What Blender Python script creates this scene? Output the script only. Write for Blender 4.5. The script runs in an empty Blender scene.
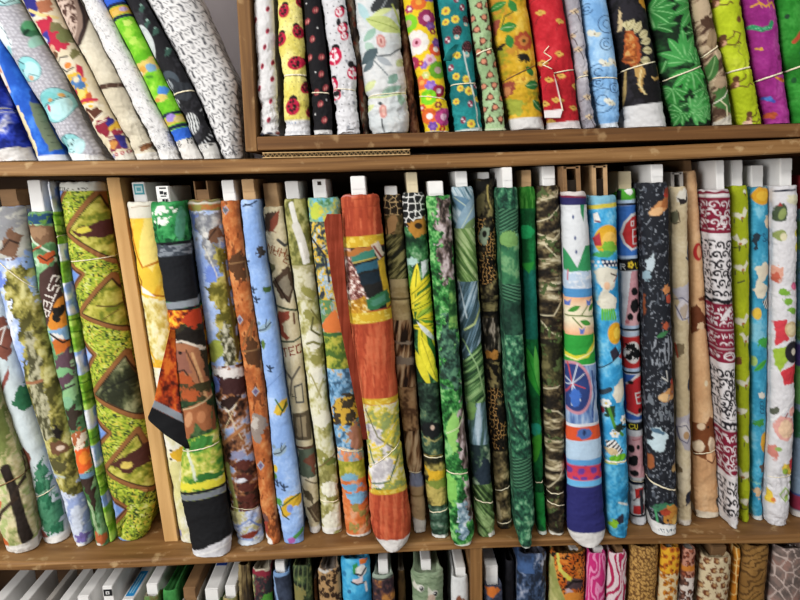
import bpy, math
import numpy as np

# ------------------------------------------------------------------ camera
F = 620.0
PITCH, YAW, ROLL = 0.192, 0.0209, 0.0285
CAM = np.array([0.0, -1.0, 0.642])
_f = np.array([math.sin(YAW)*math.cos(PITCH), math.cos(YAW)*math.cos(PITCH), -math.sin(PITCH)])
_r = np.array([math.cos(YAW), -math.sin(YAW), 0.0])
_u = np.cross(_r, _f)
RT = math.cos(ROLL)*_r - math.sin(ROLL)*_u
UP = math.cos(ROLL)*_u + math.sin(ROLL)*_r


def ray(px, py):
    px = np.asarray(px, float); py = np.asarray(py, float)
    return _f + ((px-400)/F)[..., None]*RT - ((py-300)/F)[..., None]*UP


def on_y(px, py, Y):
    d = ray(px, py)
    t = (Y-CAM[1])/d[..., 1]
    return CAM + d*t[..., None]


scene = bpy.context.scene
COL = scene.collection
cam_d = bpy.data.cameras.new('camera')
cam_d.sensor_width = 36.0
cam_d.lens = F*36.0/800.0
cam_d.clip_start = 0.02
cam = bpy.data.objects.new('camera', cam_d)
COL.objects.link(cam)
from mathutils import Matrix
cam.matrix_world = Matrix(((RT[0], UP[0], -_f[0], CAM[0]), (RT[1], UP[1], -_f[1], CAM[1]),
                           (RT[2], UP[2], -_f[2], CAM[2]), (0, 0, 0, 1)))
scene.camera = cam

# worn boards: the two long shelves are not quite straight
_mx = np.array([-.66, -.49, -.35, -.21, -.05, .09, .24, .45, .66])
_mp = np.polyfit(_mx, np.array([-.4, -2.4, -2, .6, 1.2, 4, 3.2, .3, -4.6])/F, 4)
_ux = np.array([-.65, -.45, -.25, -.05, .13, .31, .5, .66])
_up = np.polyfit(_ux, np.array([3, .3, -.7, -2.7, -2.8, -.5, .4, 3])/F, 3)


def z_mid(X): return np.polyval(_mp, np.clip(X, -.7, .7))
def z_up(X): return 0.683+np.polyval(_up, np.clip(X, -.7, .7))
def z_box(X): return 0.7133-0.0025*np.asarray(X)
Z_LOW = -0.70


# ------------------------------------------------------------------ materials
def lin(c):
    if isinstance(c, str):
        c = [int(c[i:i+2], 16)/255.0 for i in (1, 3, 5)]
    c = np.asarray(c, float)
    return np.where(c <= .04045, c/12.92, ((np.maximum(c, 0)+.055)/1.055)**2.4)


def new_mat(name, rough=.8):
    m = bpy.data.materials.new(name); m.use_nodes = True
    nt = m.node_tree; b = nt.nodes['Principled BSDF']
    b.inputs['Roughness'].default_value = rough
    b.inputs['Specular IOR Level'].default_value = .18
    return m, nt, b


def fabric_mat(name, rough, sheen):
    m, nt, b = new_mat(name, rough)
    at = nt.nodes.new('ShaderNodeAttribute'); at.attribute_name = 'print'
    tc = nt.nodes.new('ShaderNodeTexCoord')
    no = nt.nodes.new('ShaderNodeTexNoise'); no.inputs['Scale'].default_value = 900; no.inputs['Detail'].default_value = 2
    hs = nt.nodes.new('ShaderNodeMix'); hs.data_type = 'RGBA'; hs.blend_type = 'MULTIPLY'; hs.inputs[0].default_value = .16
    nt.links.new(tc.outputs['Object'], no.inputs['Vector'])
    nt.links.new(at.outputs['Color'], hs.inputs[6]); nt.links.new(no.outputs['Fac'], hs.inputs[7])
    nt.links.new(hs.outputs[2], b.inputs['Base Color'])
    n2 = nt.nodes.new('ShaderNodeTexNoise'); n2.inputs['Scale'].default_value = 70; n2.inputs['Detail'].default_value = 4
    nt.links.new(tc.outputs['Object'], n2.inputs['Vector'])
    bu = nt.nodes.new('ShaderNodeBump'); bu.inputs['Strength'].default_value = .15; bu.inputs['Distance'].default_value = .004
    nt.links.new(n2.outputs['Fac'], bu.inputs['Height']); nt.links.new(bu.outputs['Normal'], b.inputs['Normal'])
    b.inputs['Sheen Weight'].default_value = sheen
    return m


def noise_mat(name, c1, c2, scale=(8, 8, 8), rough=.7, detail=5, bump=.15, sharp=(.3, .7), c3=None, grain=None):
    m, nt, b = new_mat(name, rough)
    tc = nt.nodes.new('ShaderNodeTexCoord'); mp = nt.nodes.new('ShaderNodeMapping')
    mp.inputs['Scale'].default_value = scale
    no = nt.nodes.new('ShaderNodeTexNoise'); no.inputs['Scale'].default_value = 1; no.inputs['Detail'].default_value = detail
    no.inputs['Distortion'].default_value = .4
    cr = nt.nodes.new('ShaderNodeValToRGB')
    cr.color_ramp.elements[0].position = sharp[0]; cr.color_ramp.elements[1].position = sharp[1]
    cr.color_ramp.elements[0].color = (*lin(c1), 1); cr.color_ramp.elements[1].color = (*lin(c2), 1)
    if c3:
        e = cr.color_ramp.elements.new((sharp[0]+sharp[1])/2); e.color = (*lin(c3), 1)
    L = nt.links.new
    L(tc.outputs['Object'], mp.inputs['Vector']); L(mp.outputs['Vector'], no.inputs['Vector']); L(no.outputs['Fac'], cr.inputs['Fac'])
    out = cr.outputs['Color']
    if grain:
        n3 = nt.nodes.new('ShaderNodeTexNoise'); n3.inputs['Scale'].default_value = 45; n3.inputs['Detail'].default_value = 6
        r3 = nt.nodes.new('ShaderNodeValToRGB'); r3.color_ramp.elements[0].position = .60; r3.color_ramp.elements[1].position = .72
        r3.color_ramp.elements[0].color = (0, 0, 0, 1)
        L(tc.outputs['Object'], n3.inputs['Vector']); L(n3.outputs['Fac'], r3.inputs['Fac'])
        mx = nt.nodes.new('ShaderNodeMix'); mx.data_type = 'RGBA'
        mx.inputs[7].default_value = (*lin(grain), 1)
        mu = nt.nodes.new('ShaderNodeMath'); mu.operation = 'MULTIPLY'; mu.inputs[1].default_value = .55
        L(r3.outputs['Color'], mu.inputs[0]); L(mu.outputs[0], mx.inputs[0]); L(out, mx.inputs[6]); out = mx.outputs[2]
    L(out, b.inputs['Base Color'])
    bu = nt.nodes.new('ShaderNodeBump'); bu.inputs['Strength'].default_value = bump; bu.inputs['Distance'].default_value = .004
    L(no.outputs['Fac'], bu.inputs['Height']); L(bu.outputs['Normal'], b.inputs['Normal'])
    return m


FAB = fabric_mat('printed_cotton', .8, 0.0)
M_STR = noise_mat('cotton_string', '#c9bfa0', '#efe6cc', (300, 300, 300))
M_WHITE = noise_mat('white_board', '#c9c8c6', '#e4e3e1', (14, 14, 9))
M_GREY = noise_mat('grey_board', '#8d8984', '#a8a39c', (14, 14, 9))
M_KRAFT = noise_mat('kraft_board', '#a3825c', '#bd9c74', (16, 16, 60))
M_BROWN = noise_mat('brown_board', '#6d5238', '#8b6a48', (16, 16, 60))
M_CREAM = noise_mat('cream_board', '#c2b391', '#d8cbac', (16, 16, 30))
M_DARK = noise_mat('hollow_shade', '#1d1712', '#32281f', (16, 16, 30))  # near black tone stands for the shade inside board ends
M_WOOD = noise_mat('worn_shelf_wood', '#4c321b', '#a17c50', (4, 34, 120), .55, 8, .2, (.22, .78), '#7a5732', '#bfa47a')
M_WOODL = noise_mat('pale_divider_wood', '#a87f4c', '#cba36c', (40, 40, 4), .6, 6, .1, (.3, .7))
M_WOODB = noise_mat('brown_box_wood', '#452e1b', '#856039', (4, 34, 120), .6, 8, .2, (.22, .78), '#664526', '#a3855e')
M_WOODBV = noise_mat('brown_box_wood_upright', '#50351e', '#8d683f', (120, 34, 4), .6, 8, .2, (.22, .78), '#70502e', '#ab8d62')
M_BACK = noise_mat('dark_back_panel', '#2f2118', '#46321f', (6, 6, 20), .8)
M_WALL = noise_mat('grey_wall_paint', '#bdb6bb', '#c9c2c6', (5, 5, 5), .9, 3, .05)
M_FLOOR = noise_mat('brown_floor', '#6a5844', '#7d6a53', (4, 9, 4), .6)
M_CARD = noise_mat('corrugated_card', '#a5855a', '#c7a878', (200, 30, 30), .8)
M_CEIL = noise_mat('ceiling_paint', '#d9d7d2', '#e2e0db', (4, 4, 4), .9)


# ------------------------------------------------------------------ mesh helpers
def tag(o, label=None, cat=None, group=None, kind=None):
    if label: o['label'] = label
    if cat: o['category'] = cat
    if group: o['group'] = group
    if kind: o['kind'] = kind
    return o


def raw_mesh(name, V, faces4, mat, parent=None, col=None, smooth=True, origin=None, extra=()):
    """V n x 3 world coordinates; faces4 m x 4 quads; extra: polygons of other sizes."""
    V = np.asarray(V, float)
    if origin is None:
        if parent is None: origin = V.mean(0)
        else:
            origin = np.zeros(3); q = parent
            while q is not None: origin = origin+np.array(q.location); q = q.parent
    me = bpy.data.meshes.new(name)
    f4 = np.asarray(faces4, np.int32).reshape(-1, 4)
    loops = [f4.ravel()] + [np.asarray(e, np.int32) for e in extra]
    tot = np.concatenate([np.full(len(f4), 4, np.int32), np.array([len(e) for e in extra], np.int32)])
    li = np.concatenate(loops)
    me.vertices.add(len(V)); me.vertices.foreach_set('co', (V-origin).astype(np.float32).ravel())
    me.loops.add(len(li)); me.loops.foreach_set('vertex_index', li)
    me.polygons.add(len(tot))
    me.polygons.foreach_set('loop_start', (np.cumsum(tot)-tot).astype(np.int32))
    me.polygons.foreach_set('loop_total', tot)
    me.polygons.foreach_set('use_smooth', np.full(len(tot), smooth))
    me.update(calc_edges=True); me.validate()
    if col is not None:
        a = me.color_attributes.new('print', 'FLOAT_COLOR', 'POINT')
        a.data.foreach_set('color', np.c_[col, np.ones(len(col))].astype(np.float32).ravel())
    me.materials.append(mat)
    o = bpy.data.objects.new(name, me); COL.objects.link(o)
    if parent is not None: o.parent = parent
    else: o.location = origin
    return o


def bevel(o, w, seg=2):
    m = o.modifiers.new('bevel', 'BEVEL'); m.width = w; m.segments = seg; m.limit_method = 'ANGLE'
    return o


BOXF = [(0, 1, 3, 2), (4, 6, 7, 5), (0, 4, 5, 1), (2, 3, 7, 6), (0, 2, 6, 4), (1, 5, 7, 3)]


def box_v(x0, x1, y0, y1, z0, z1):
    return np.array([(x, y, z) for x in (x0, x1) for y in (y0, y1) for z in (z0, z1)], float)


def box(name, x0, x1, y0, y1, z0, z1, mat, parent=None, bev=.0015, warp=None):
    V = box_v(x0, x1, y0, y1, z0, z1)
    if warp is not None: V = warp(V)
    o = raw_mesh(name, V, BOXF, mat, parent, smooth=False)
    if bev: bevel(o, bev)
    return o


def empty(name, loc):
    e = bpy.data.objects.new(name, None); e.location = loc; e.empty_display_size = .05
    COL.objects.link(e)
    return e


def tube(name, pts, r, mat, parent, closed=True, n=6):
    pts = np.asarray(pts, float); m = len(pts)
    if closed: t = np.roll(pts, -1, 0)-np.roll(pts, 1, 0)
    else: t = np.gradient(pts, axis=0)
    t /= np.linalg.norm(t, axis=1)[:, None]+1e-12
    a = np.cross(t, [0, 0, 1.]); la = np.linalg.norm(a, axis=1)
    a[la < .1] = np.cross(t[la < .1], [1., 0, 0]); a /= np.linalg.norm(a, axis=1)[:, None]
    b = np.cross(t, a)
    th = np.linspace(0, 2*np.pi, n, endpoint=False)
    V = pts[:, None]+r*(np.cos(th)[None, :, None]*a[:, None]+np.sin(th)[None, :, None]*b[:, None])
    i = np.arange(m if closed else m-1)[:, None]; j = np.arange(n)[None]
    i2 = (i+1) % m; j2 = (j+1) % n
    f = np.stack([i*n+j, i*n+j2, i2*n+j2, i2*n+j], -1).reshape(-1, 4)
    ex = [] if closed else [list(range(n))[::-1], [(m-1)*n+k for k in range(n)]]
    return raw_mesh(name, V.reshape(-1, 3), f, mat, parent, extra=ex)


# ------------------------------------------------------------------ printing on cloth
def _hash(ix, iy, s):
    h = (ix.astype(np.int64)*374761393+iy.astype(np.int64)*668265263+int(s)*982451653) & 0x7fffffff
    h = ((h ^ (h >> 13))*1274126177) & 0x7fffffff
    return ((h ^ (h >> 16)) & 0xffff)/65535.0


def vnoise(x, y, s):
    ix = np.floor(x); iy = np.floor(y); fx = x-ix; fy = y-iy
    fx = fx*fx*(3-2*fx); fy = fy*fy*(3-2*fy)
    a = _hash(ix, iy, s); b = _hash(ix+1, iy, s); c = _hash(ix, iy+1, s); d = _hash(ix+1, iy+1, s)
    return (a*(1-fx)+b*fx)*(1-fy)+(c*(1-fx)+d*fx)*fy


GL = {'A': '0E11111F111111', 'C': '0E11101010110E', 'D': '1E11111111111E', 'E': '1F10101E10101F', 'H': '1111111F111111',
      'L': '1010101010101F', 'N': '11191513111111', 'O': '0E11111111110E', 'R': '1E11111E141211', 'S': '0F10100E01011E',
      'T': '1F040404040404', 'U': '1111111111110E', 'W': '1111111515 1B11'.replace(' ', ''), 'Z': '1F01020408101F',
      '&': '0C12140815120D', 'o': '00000E1111110E', '0': '0E11111111110E', '1': '040C040404040E', '2': '0E11010608101F',
      '5': '1F101E0101110E', 'M': '111B1515111111', 'I': '0E04040404040E', ' ': '00000000000000'}


class P:
    def __init__(s, x, y):
        s.x = x; s.y = y; s.c = np.zeros((len(x), 3))

    def put(s, m, col):
        col = lin(col) if isinstance(col, str) else col
        s.c += np.clip(m, 0, 1)[:, None]*(col-s.c)
        return s

    def fill(s, col): return s.put(np.ones(len(s.x)), col)

    def N(s, sx, sy=None, seed=0, o=3, rot=0):
        sy = sy or sx
        x, y = s.x, s.y
        if rot:
            c, n = math.cos(rot), math.sin(rot); x, y = x*c+y*n, y*c-x*n
        v = 0; a = 1; t = 0
        for k in range(o):
            v = v+a*vnoise(x/sx*2**k+seed*17.3, y/sy*2**k+seed*7.1, seed*5+k); t += a; a *= .55
        if o >= 3 and min(sx, sy) > 3: v = v+.36*vnoise(x/1.7+seed, y/1.9+seed*3, seed*5+11); t += .36
        return np.clip((v/t-.5)*2.0+.5, 0, 1)

    def ramp(s, n, stops):
        ps = np.array([p for p, _ in stops]); cs = np.array([lin(c) for _, c in stops])
        s.c = np.stack([np.interp(n, ps, cs[:, k]) for k in range(3)], -1); return s

    def rampin(s, m, n, stops):
        old = s.c.copy(); s.ramp(n, stops); new = s.c
        m = np.clip(m, 0, 1)[:, None]; s.c = old*(1-m)+new*m; return s

    def thr(s, n, t, col, soft=.06, m=1): return s.put(m*np.clip((n-t)/soft+.5, 0, 1), col)

    def mell(s, cx, cy, rx, ry, rot=0, warp=0, seed=1):
        c, n = math.cos(rot), math.sin(rot); dx, dy = s.x-cx, s.y-cy
        d = np.hypot((dx*c+dy*n)/rx, (dy*c-dx*n)/ry)
        if warp: d = d+warp*(s.N(max(rx, ry)*.5, seed=seed)-.5)
        return np.clip((1-d)*min(rx, ry)/.8+.5, 0, 1)

    def ell(s, cx, cy, rx, ry, col, rot=0, warp=0, seed=1): return s.put(s.mell(cx, cy, rx, ry, rot, warp, seed), col)

    def mpoly(s, pts, warp=0, seed=1):
        x, y = s.x, s.y
        if warp:
            x = x+warp*(s.N(6, seed=seed)-.5)*2; y = y+warp*(s.N(6, seed=seed+3)-.5)*2
        ins = np.zeros(len(x), bool); dm = np.full(len(x), 1e9)
        n = len(pts)
        for i in range(n):
            x0, y0 = pts[i]; x1, y1 = pts[(i+1) % n]
            if y0 != y1:
                c = ((y0 > y) != (y1 > y)) & (x < (x1-x0)*(y-y0)/(y1-y0)+x0); ins ^= c
            ex, ey = x1-x0, y1-y0; t = np.clip(((x-x0)*ex+(y-y0)*ey)/(ex*ex+ey*ey+1e-9), 0, 1)
            dm = np.minimum(dm, np.hypot(x-x0-t*ex, y-y0-t*ey))
        return np.clip(np.where(ins, dm, -dm)/.8+.5, 0, 1)

    def poly(s, pts, col, warp=0, seed=1): return s.put(s.mpoly(pts, warp, seed), col)

    def dline(s, pts):
        dm = np.full(len(s.x), 1e9)
        for (x0, y0), (x1, y1) in zip(pts[:-1], pts[1:]):
            ex, ey = x1-x0, y1-y0; t = np.clip(((s.x-x0)*ex+(s.y-y0)*ey)/(ex*ex+ey*ey+1e-9), 0, 1)
            dm = np.minimum(dm, np.hypot(s.x-x0-t*ex, s.y-y0-t*ey))
        return dm

    def line(s, pts, w, col): return s.put(np.clip((w/2-s.dline(pts))/.8+.5, 0, 1), col)

    def band(s, y0, y1, col, tilt=0, xc=0, warp=0, seed=2):
        y = s.y-tilt*(s.x-xc)
        if warp: y = y+warp*(s.N(7, seed=seed)-.5)
        return s.put(np.clip((y-y0)/.8+.5, 0, 1)*np.clip((y1-y)/.8+.5, 0, 1), col)

    def leaf(s, x0, y0, x1, y1, w, col, vein=None):
        L = math.hypot(x1-x0, y1-y0); ux, uy = (x1-x0)/L, (y1-y0)/L
        t = ((s.x-x0)*ux+(s.y-y0)*uy)/L; d = np.abs(-(s.x-x0)*uy+(s.y-y0)*ux)
        h = w*np.sin(np.pi*np.clip(t, 0, 1))**.8
        s.put(np.clip((h-d)/.8+.4, 0, 1)*((t > 0) & (t < 1)), col)
        if vein: s.put(np.clip((.5-d)/.7+.4, 0, 1)*((t > .05) & (t < .9)), vein)
        return s

    def scat(s, dx, dy, fn, seed=1, jit=.25, m=1, rot=0):
        """one motif per jittered cell; fn(sub, r1, r2) paints in local coordinates"""
        x, y = s.x, s.y
        if rot:
            c, n = math.cos(rot), math.sin(rot); x, y = x*c+y*n, y*c-x*n
        iy = np.floor(y/dy); xo = x+(iy % 2)*dx*.5; ix = np.floor(xo/dx)
        r1 = _hash(ix, iy, seed); r2 = _hash(ix, iy, seed+1); r3 = _hash(ix, iy, seed+2); r4 = _hash(ix, iy, seed+3)
        lx = xo-(ix+.5+(r1-.5)*2*jit)*dx; ly = y-(iy+.5+(r2-.5)*2*jit)*dy
        a = (r4-.5)*2.4; c, n = np.cos(a), np.sin(a)
        q = P(lx*c+ly*n, ly*c-lx*n); q.c = s.c.copy(); fn(q, r3, r4)
        mm = np.clip(m*np.ones(len(x)), 0, 1)[:, None]; s.c = s.c*(1-mm)+q.c*mm
        return s

    def vor(s, sx, sy=None, seed=1, warp=0):
        sy = sy or sx
        x, y = s.x/sx, s.y/sy
        if warp: x = x+warp*(s.N(sx, seed=seed+5)-.5); y = y+warp*(s.N(sx, seed=seed+9)-.5)
        ix = np.floor(x); iy = np.floor(y); f1 = np.full(len(x), 9.); f2 = f1.copy(); idd = np.zeros(len(x))
        for a in (-1, 0, 1):
            for b in (-1, 0, 1):
                cx, cy = ix+a, iy+b
                d = np.hypot(cx+.1+.8*_hash(cx, cy, seed)-x, cy+.1+.8*_hash(cx, cy, seed+1)-y)
                h = _hash(cx, cy, seed+2); n = d < f1
                f2 = np.where(n, f1, np.minimum(f2, d)); idd = np.where(n, h, idd); f1 = np.where(n, d, f1)
        return f1, f2, idd

    def text(s, t, x, y, h, col, rot=0, gap=1.2, flip=False):
        """x, y: lower left corner of the first letter; h: letter height"""
        c, n = math.cos(rot), math.sin(rot); u = h/7.0
        lx = ((s.x-x)*c+(s.y-y)*n)/u; ly = ((s.y-y)*c-(s.x-x)*n)/u+7
        if flip: ly = 7-ly
        m = np.zeros(len(s.x))
        for k, ch in enumerate(t):
            g = GL[ch]; qx = lx-k*(5+gap)
            ok = (qx >= 0) & (qx < 5) & (ly >= 0) & (ly < 7)
            bits = np.array([[(int(g[r*2:r*2+2], 16) >> (4-cc)) & 1 for cc in range(5)] for r in range(7)])
            m[ok] = np.maximum(m[ok], bits[ly[ok].astype(int), qx[ok].astype(int)])
        return s.put(m, col)
# ------------------------------------------------------------------ a bolt of cloth
NF = 46


def taper(q): return 1-.26*(1-np.exp(-7.0*np.maximum(q, 0)))


def section(d):
    """front arc and back of the wrapped board: (sx, y of rf, y of depth, front arc angle)"""
    th = np.linspace(-90, 90, NF)*np.pi/180
    sx = list(np.sign(np.sin(th))*np.abs(np.sin(th))**.92); yr = list(1-np.cos(th)); yd = [0.0]*NF
    Q = (.03, .06, .10, .14, .18, .23, .28, .34, .42, .52, .64, .77, .9)
    for q in Q: sx.append(taper(q)); yr.append(1.); yd.append(q)
    for a in (25, 65, 115, 155):
        sx.append(taper(.9)*math.cos(math.radians(a))); yr.append(1.); yd.append(.9+.1*math.sin(math.radians(a)))
    for q in Q[::-1]: sx.append(-taper(q)); yr.append(1.); yd.append(q)
    return np.array(sx), np.array(yr), np.array(yd)


def edge_fn(E):
    E = np.array(E, float)
    def f(y):
        out = []
        for k in (1, 2):
            v = np.interp(y, E[:, 0], E[:, k])
            lo = y < E[0, 0]; hi = y > E[-1, 0]
            s0 = (E[1, k]-E[0, k])/(E[1, 0]-E[0, 0]); s1 = (E[-1, k]-E[-2, k])/(E[-1, 0]-E[-2, 0])
            v = np.where(lo, E[0, k]+s0*(y-E[0, 0]), v); v = np.where(hi, E[-1, k]+s1*(y-E[-1, 0]), v)
            out.append(v)
        return out
    return f


def smooth_edges(f, ys, win):
    n = 5; L = R = 0
    for q in np.linspace(-win, win, n):
        a, b = f(np.clip(ys+q, min(ys), max(ys))); L = L+a/n; R = R+b/n
    return L, R


def core_part(root, Yc, xl, xr, ytop, slope, ztopfab, mat, style='solid', depth=.13, lim=None):
    """the cardboard the cloth is wound on, standing out above the roll"""
    a = on_y(xl, ytop, Yc); b = on_y(xr, ytop, Yc)
    x0, x1, z1 = a[0], b[0], (a[2]+b[2])/2
    if 0 < z1 < .68: z1 = min(z1, float(z_up((x0+x1)/2))-.0222-.0015)
    if z1 < 0: z1 = min(z1, float(z_mid((x0+x1)/2))-.0165-.0015)
    z0 = ztopfab-.045
    # keep the board inside its own roll where it enters the cloth
    sh_ = slope*(ztopfab-z1); w = min(x1-x0, lim[1]-lim[0]-.007); c = min(max((x0+x1)/2+sh_, lim[0]+.0035+w/2), lim[1]-.0035-w/2)-sh_
    x0, x1 = c-w/2, c+w/2
    def sh(V):
        V = V.copy(); V[:, 0] += slope*(V[:, 2]-z1); return V
    if style == 'solid':
        V = box_v(x0, x1, Yc, Yc+depth, z0, z1)
        o = raw_mesh('board_core', sh(V), BOXF, mat, root, smooth=False); bevel(o, min(.0025, w*.1), 2)
        # folded end tab
        V = box_v(x0+w*.06, x1-w*.06, Yc-.0012, Yc-.0002, z1-.020, z1-.001)
        t = raw_mesh('end_tab', sh(V), BOXF, mat, o, smooth=False)
        t.parent = o
        return o, sh, (x0, x1, z1)
    # hollow tube of folded card, open at the top and slit at the front
    t = .0022; Vs = []; Fs = []
    def add(*q):
        k = len(Vs)*8; Vs.append(box_v(*q)); Fs.extend([tuple(i+k for i in f) for f in BOXF])
    add(x0, x0+t, Yc, Yc+depth, z0, z1); add(x1-t, x1, Yc, Yc+depth, z0, z1)
    add(x0+t, x1-t, Yc+depth-t, Yc+depth, z0, z1-.001)
    if style == 'hollow': add(x0+t, x1-t, Yc+.001, Yc+.001+t, z0, z1-.014)
    else:
        add(x0+t, x0+t+w*.16, Yc+.0005, Yc+.0005+t, z0, z1-.001); add(x1-t-w*.16, x1-t, Yc+.0005, Yc+.0005+t, z0, z1-.001)
        add(x0+t, x1-t, Yc+.0005, Yc+.0005+t, z1-.004, z1-.0015)
    o = raw_mesh('board_core', sh(np.concatenate(Vs)), Fs, mat, root, smooth=False)
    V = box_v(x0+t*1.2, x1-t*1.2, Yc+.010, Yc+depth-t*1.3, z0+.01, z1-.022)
    raw_mesh('inner_block', sh(V), BOXF, M_DARK if style != 'hollow' else mat, o, smooth=False)  # slit cores get a dark block, painted as their shaded inside
    return o, sh, (x0, x1, z1)


COUNT = [0]
ROWS = {}


def bolt(label, group, E, paint, zs=None, core=None, strings=(), Yf=None, depth=.15, cap=None, wr=1.0, dense=None,
         ztop=None, flaps=(), rfk=.75, ymin=-.012, name='fabric_bolt', prio=0, bulge=0, knot=None, cap_rough=1.0):
    COUNT[0] += 1; seed = COUNT[0]
    rng = np.random.default_rng(seed)
    f = edge_fn(E); E = np.array(E, float)
    ytop, ybot = E[0, 0], E[-1, 0]
    lo = zs is None                                    # bottom row: the foot lies below the frame
    if lo: zs = lambda X: Z_LOW+0*np.asarray(X)
    xm = (E[-1, 1]+E[-1, 2])/2
    if Yf is None:
        d = ray(xm, ybot); t = (0.0-CAM[2])/d[2]
        X = 0
        for _ in range(6):
            z = float(zs(X)); t = (z-CAM[2])/d[2]; X = CAM[0]+d[0]*t
        Yf = CAM[1]+d[1]*t
        Yf = max(float(Yf), ymin)
        if abs(d[2]) < .03: Yf = .01
    # rows
    if ztop is not None:                               # upper row: runs on above the frame
        ya = np.linspace(-260, -6, 70); ya = ya[on_y(xm, ya, Yf)[:, 2] < ztop]
        ys = np.concatenate([ya, np.arange(-4, ybot, 1.15), [ybot]])
    elif lo:
        y1_ = max(612, ytop+16); ys0 = np.arange(ytop, y1_, 1.1)
        yy = np.linspace(y1_+2, 1100, 300); zz = on_y(xm, yy, Yf)[:, 2]
        yend = yy[np.argmin(np.abs(zz-(Z_LOW+.001)))]
        ys = np.concatenate([ys0, np.linspace(y1_+2, yend, 70)])
    else:
        ys = np.append(np.arange(ytop, ybot, 1.05), ybot)
    L, R = smooth_edges(f, ys, 7)
    e0 = f(ys); k = np.clip((ybot-ys)/14, 0, 1); L = L*k+e0[0]*(1-k); R = R*k+e0[1]*(1-k)
    wpx = (R-L)/2; cpx = (R+L)/2
    w_ref = float(np.median(wpx))/F
    rf = min(max(rfk*w_ref, .008), .032)
    pc = on_y(cpx, ys, Yf); z = pc[:, 2].copy()
    # half width and axis so that the front of the roll is as wide as seen
    dl, dr = ray(L, ys), ray(R, ys); tl_, tr_ = dl[:, 0]/dl[:, 1], dr[:, 0]/dr[:, 1]
    sx, yr, yd = section(depth); D0 = Yf-CAM[1]
    xc = (tl_+tr_)/2*(D0+.4*rf); hw = (tr_-tl_)/2*(D0+.4*rf)
    for _ in range(6):
        tt = (xc[:, None]+sx[None, :NF]*hw[:, None])/(D0+rf*yr[None, :NF])
        el, er = tl_-tt.min(1), tr_-tt.max(1)
        xc = xc+(el+er)/2*(D0+.4*rf); hw = np.maximum(hw+(er-el)/2*(D0+.4*rf), .002)
    zb = float(zs(xc[-1]))+.0012
    over = z[-1] < zb-.002
    if not over: z = zb+(z-z[-1])*(z[0]-zb)/(z[0]-z[-1])
    b = dict(locals())
    ROWS.setdefault(group, []).append(b)
    return b


def obstacle(group, zz, ll, rr, Yf=.02):
    z = np.linspace(max(zz), min(zz), 300); o = np.argsort(zz)
    ROWS.setdefault(group, []).append(dict(fixed=True, z=z, Yf=Yf, l=np.interp(z, np.array(zz)[o], np.array(ll)[o]), r=np.interp(z, np.array(zz)[o], np.array(rr)[o])))


def settle(group):
    """neighbours on one shelf press against each other but do not share space"""
    row = ROWS[group]; gap = .0019
    for b in row:
        if 'fixed' not in b: b['l'] = b['xc']-b['hw']; b['r'] = b['xc']+b['hw']
    mn = .007
    def at(S, key, z): return np.interp(z, S['z'][::-1], S[key][::-1])
    for step in (1, 2, 1, 2)+(1,)*14:
        for A, C in zip(row[:-step], row[step:]):
            k = .5
            if A['Yf'] < C['Yf']-.012: k = .15
            elif C['Yf'] < A['Yf']-.012: k = .85
            k = .08 if A.get('prio', 0) > C.get('prio', 0) else .92 if C.get('prio', 0) > A.get('prio', 0) else k
            if 'fixed' in A: k = 0.
            if 'fixed' in C: k = 1.
            za, zc = A['z'], C['z']
            # the one in front has narrowed a little where the other begins
            d = 0 if 'fixed' in A or 'fixed' in C else (C['Yf']+C['rf'])-(A['Yf']+A['rf'])
            ga = float(taper(d/.13)) if d > 0 else 1.; gc = float(taper(-d/.13)) if d < 0 else 1.
            ea = lambda S: (S['l']+S['r'])/2+(S['r']-S['l'])/2*ga
            ec = lambda S: (S['l']+S['r'])/2-(S['r']-S['l'])/2*gc
            A['er'] = ea(A); C['el'] = ec(C)
            oa = np.where(za <= zc.max()+.004, np.maximum(A['er']-at(C, 'el', za)+gap, 0), 0)
            oc = np.where(zc <= za.max()+.004, np.maximum(at(A, 'er', zc)-C['el']+gap, 0), 0)
            sm = lambda o: np.maximum(o, np.convolve(np.pad(o, 8, 'edge'), np.ones(17)/17, 'valid'))
            A['r'] = A['r']-k*sm(oa); C['l'] = C['l']+(1-k)*sm(oc)
            if 'fixed' not in A: A['l'] = np.minimum(A['l'], A['r']-mn)
            if 'fixed' not in C: C['r'] = np.maximum(C['r'], C['l']+mn)
    for b in row:
        if 'fixed' in b: continue
        b['xc'] = (b['l']+b['r'])/2; b['hw'] = (b['r']-b['l'])/2
        build_bolt(b)


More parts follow.
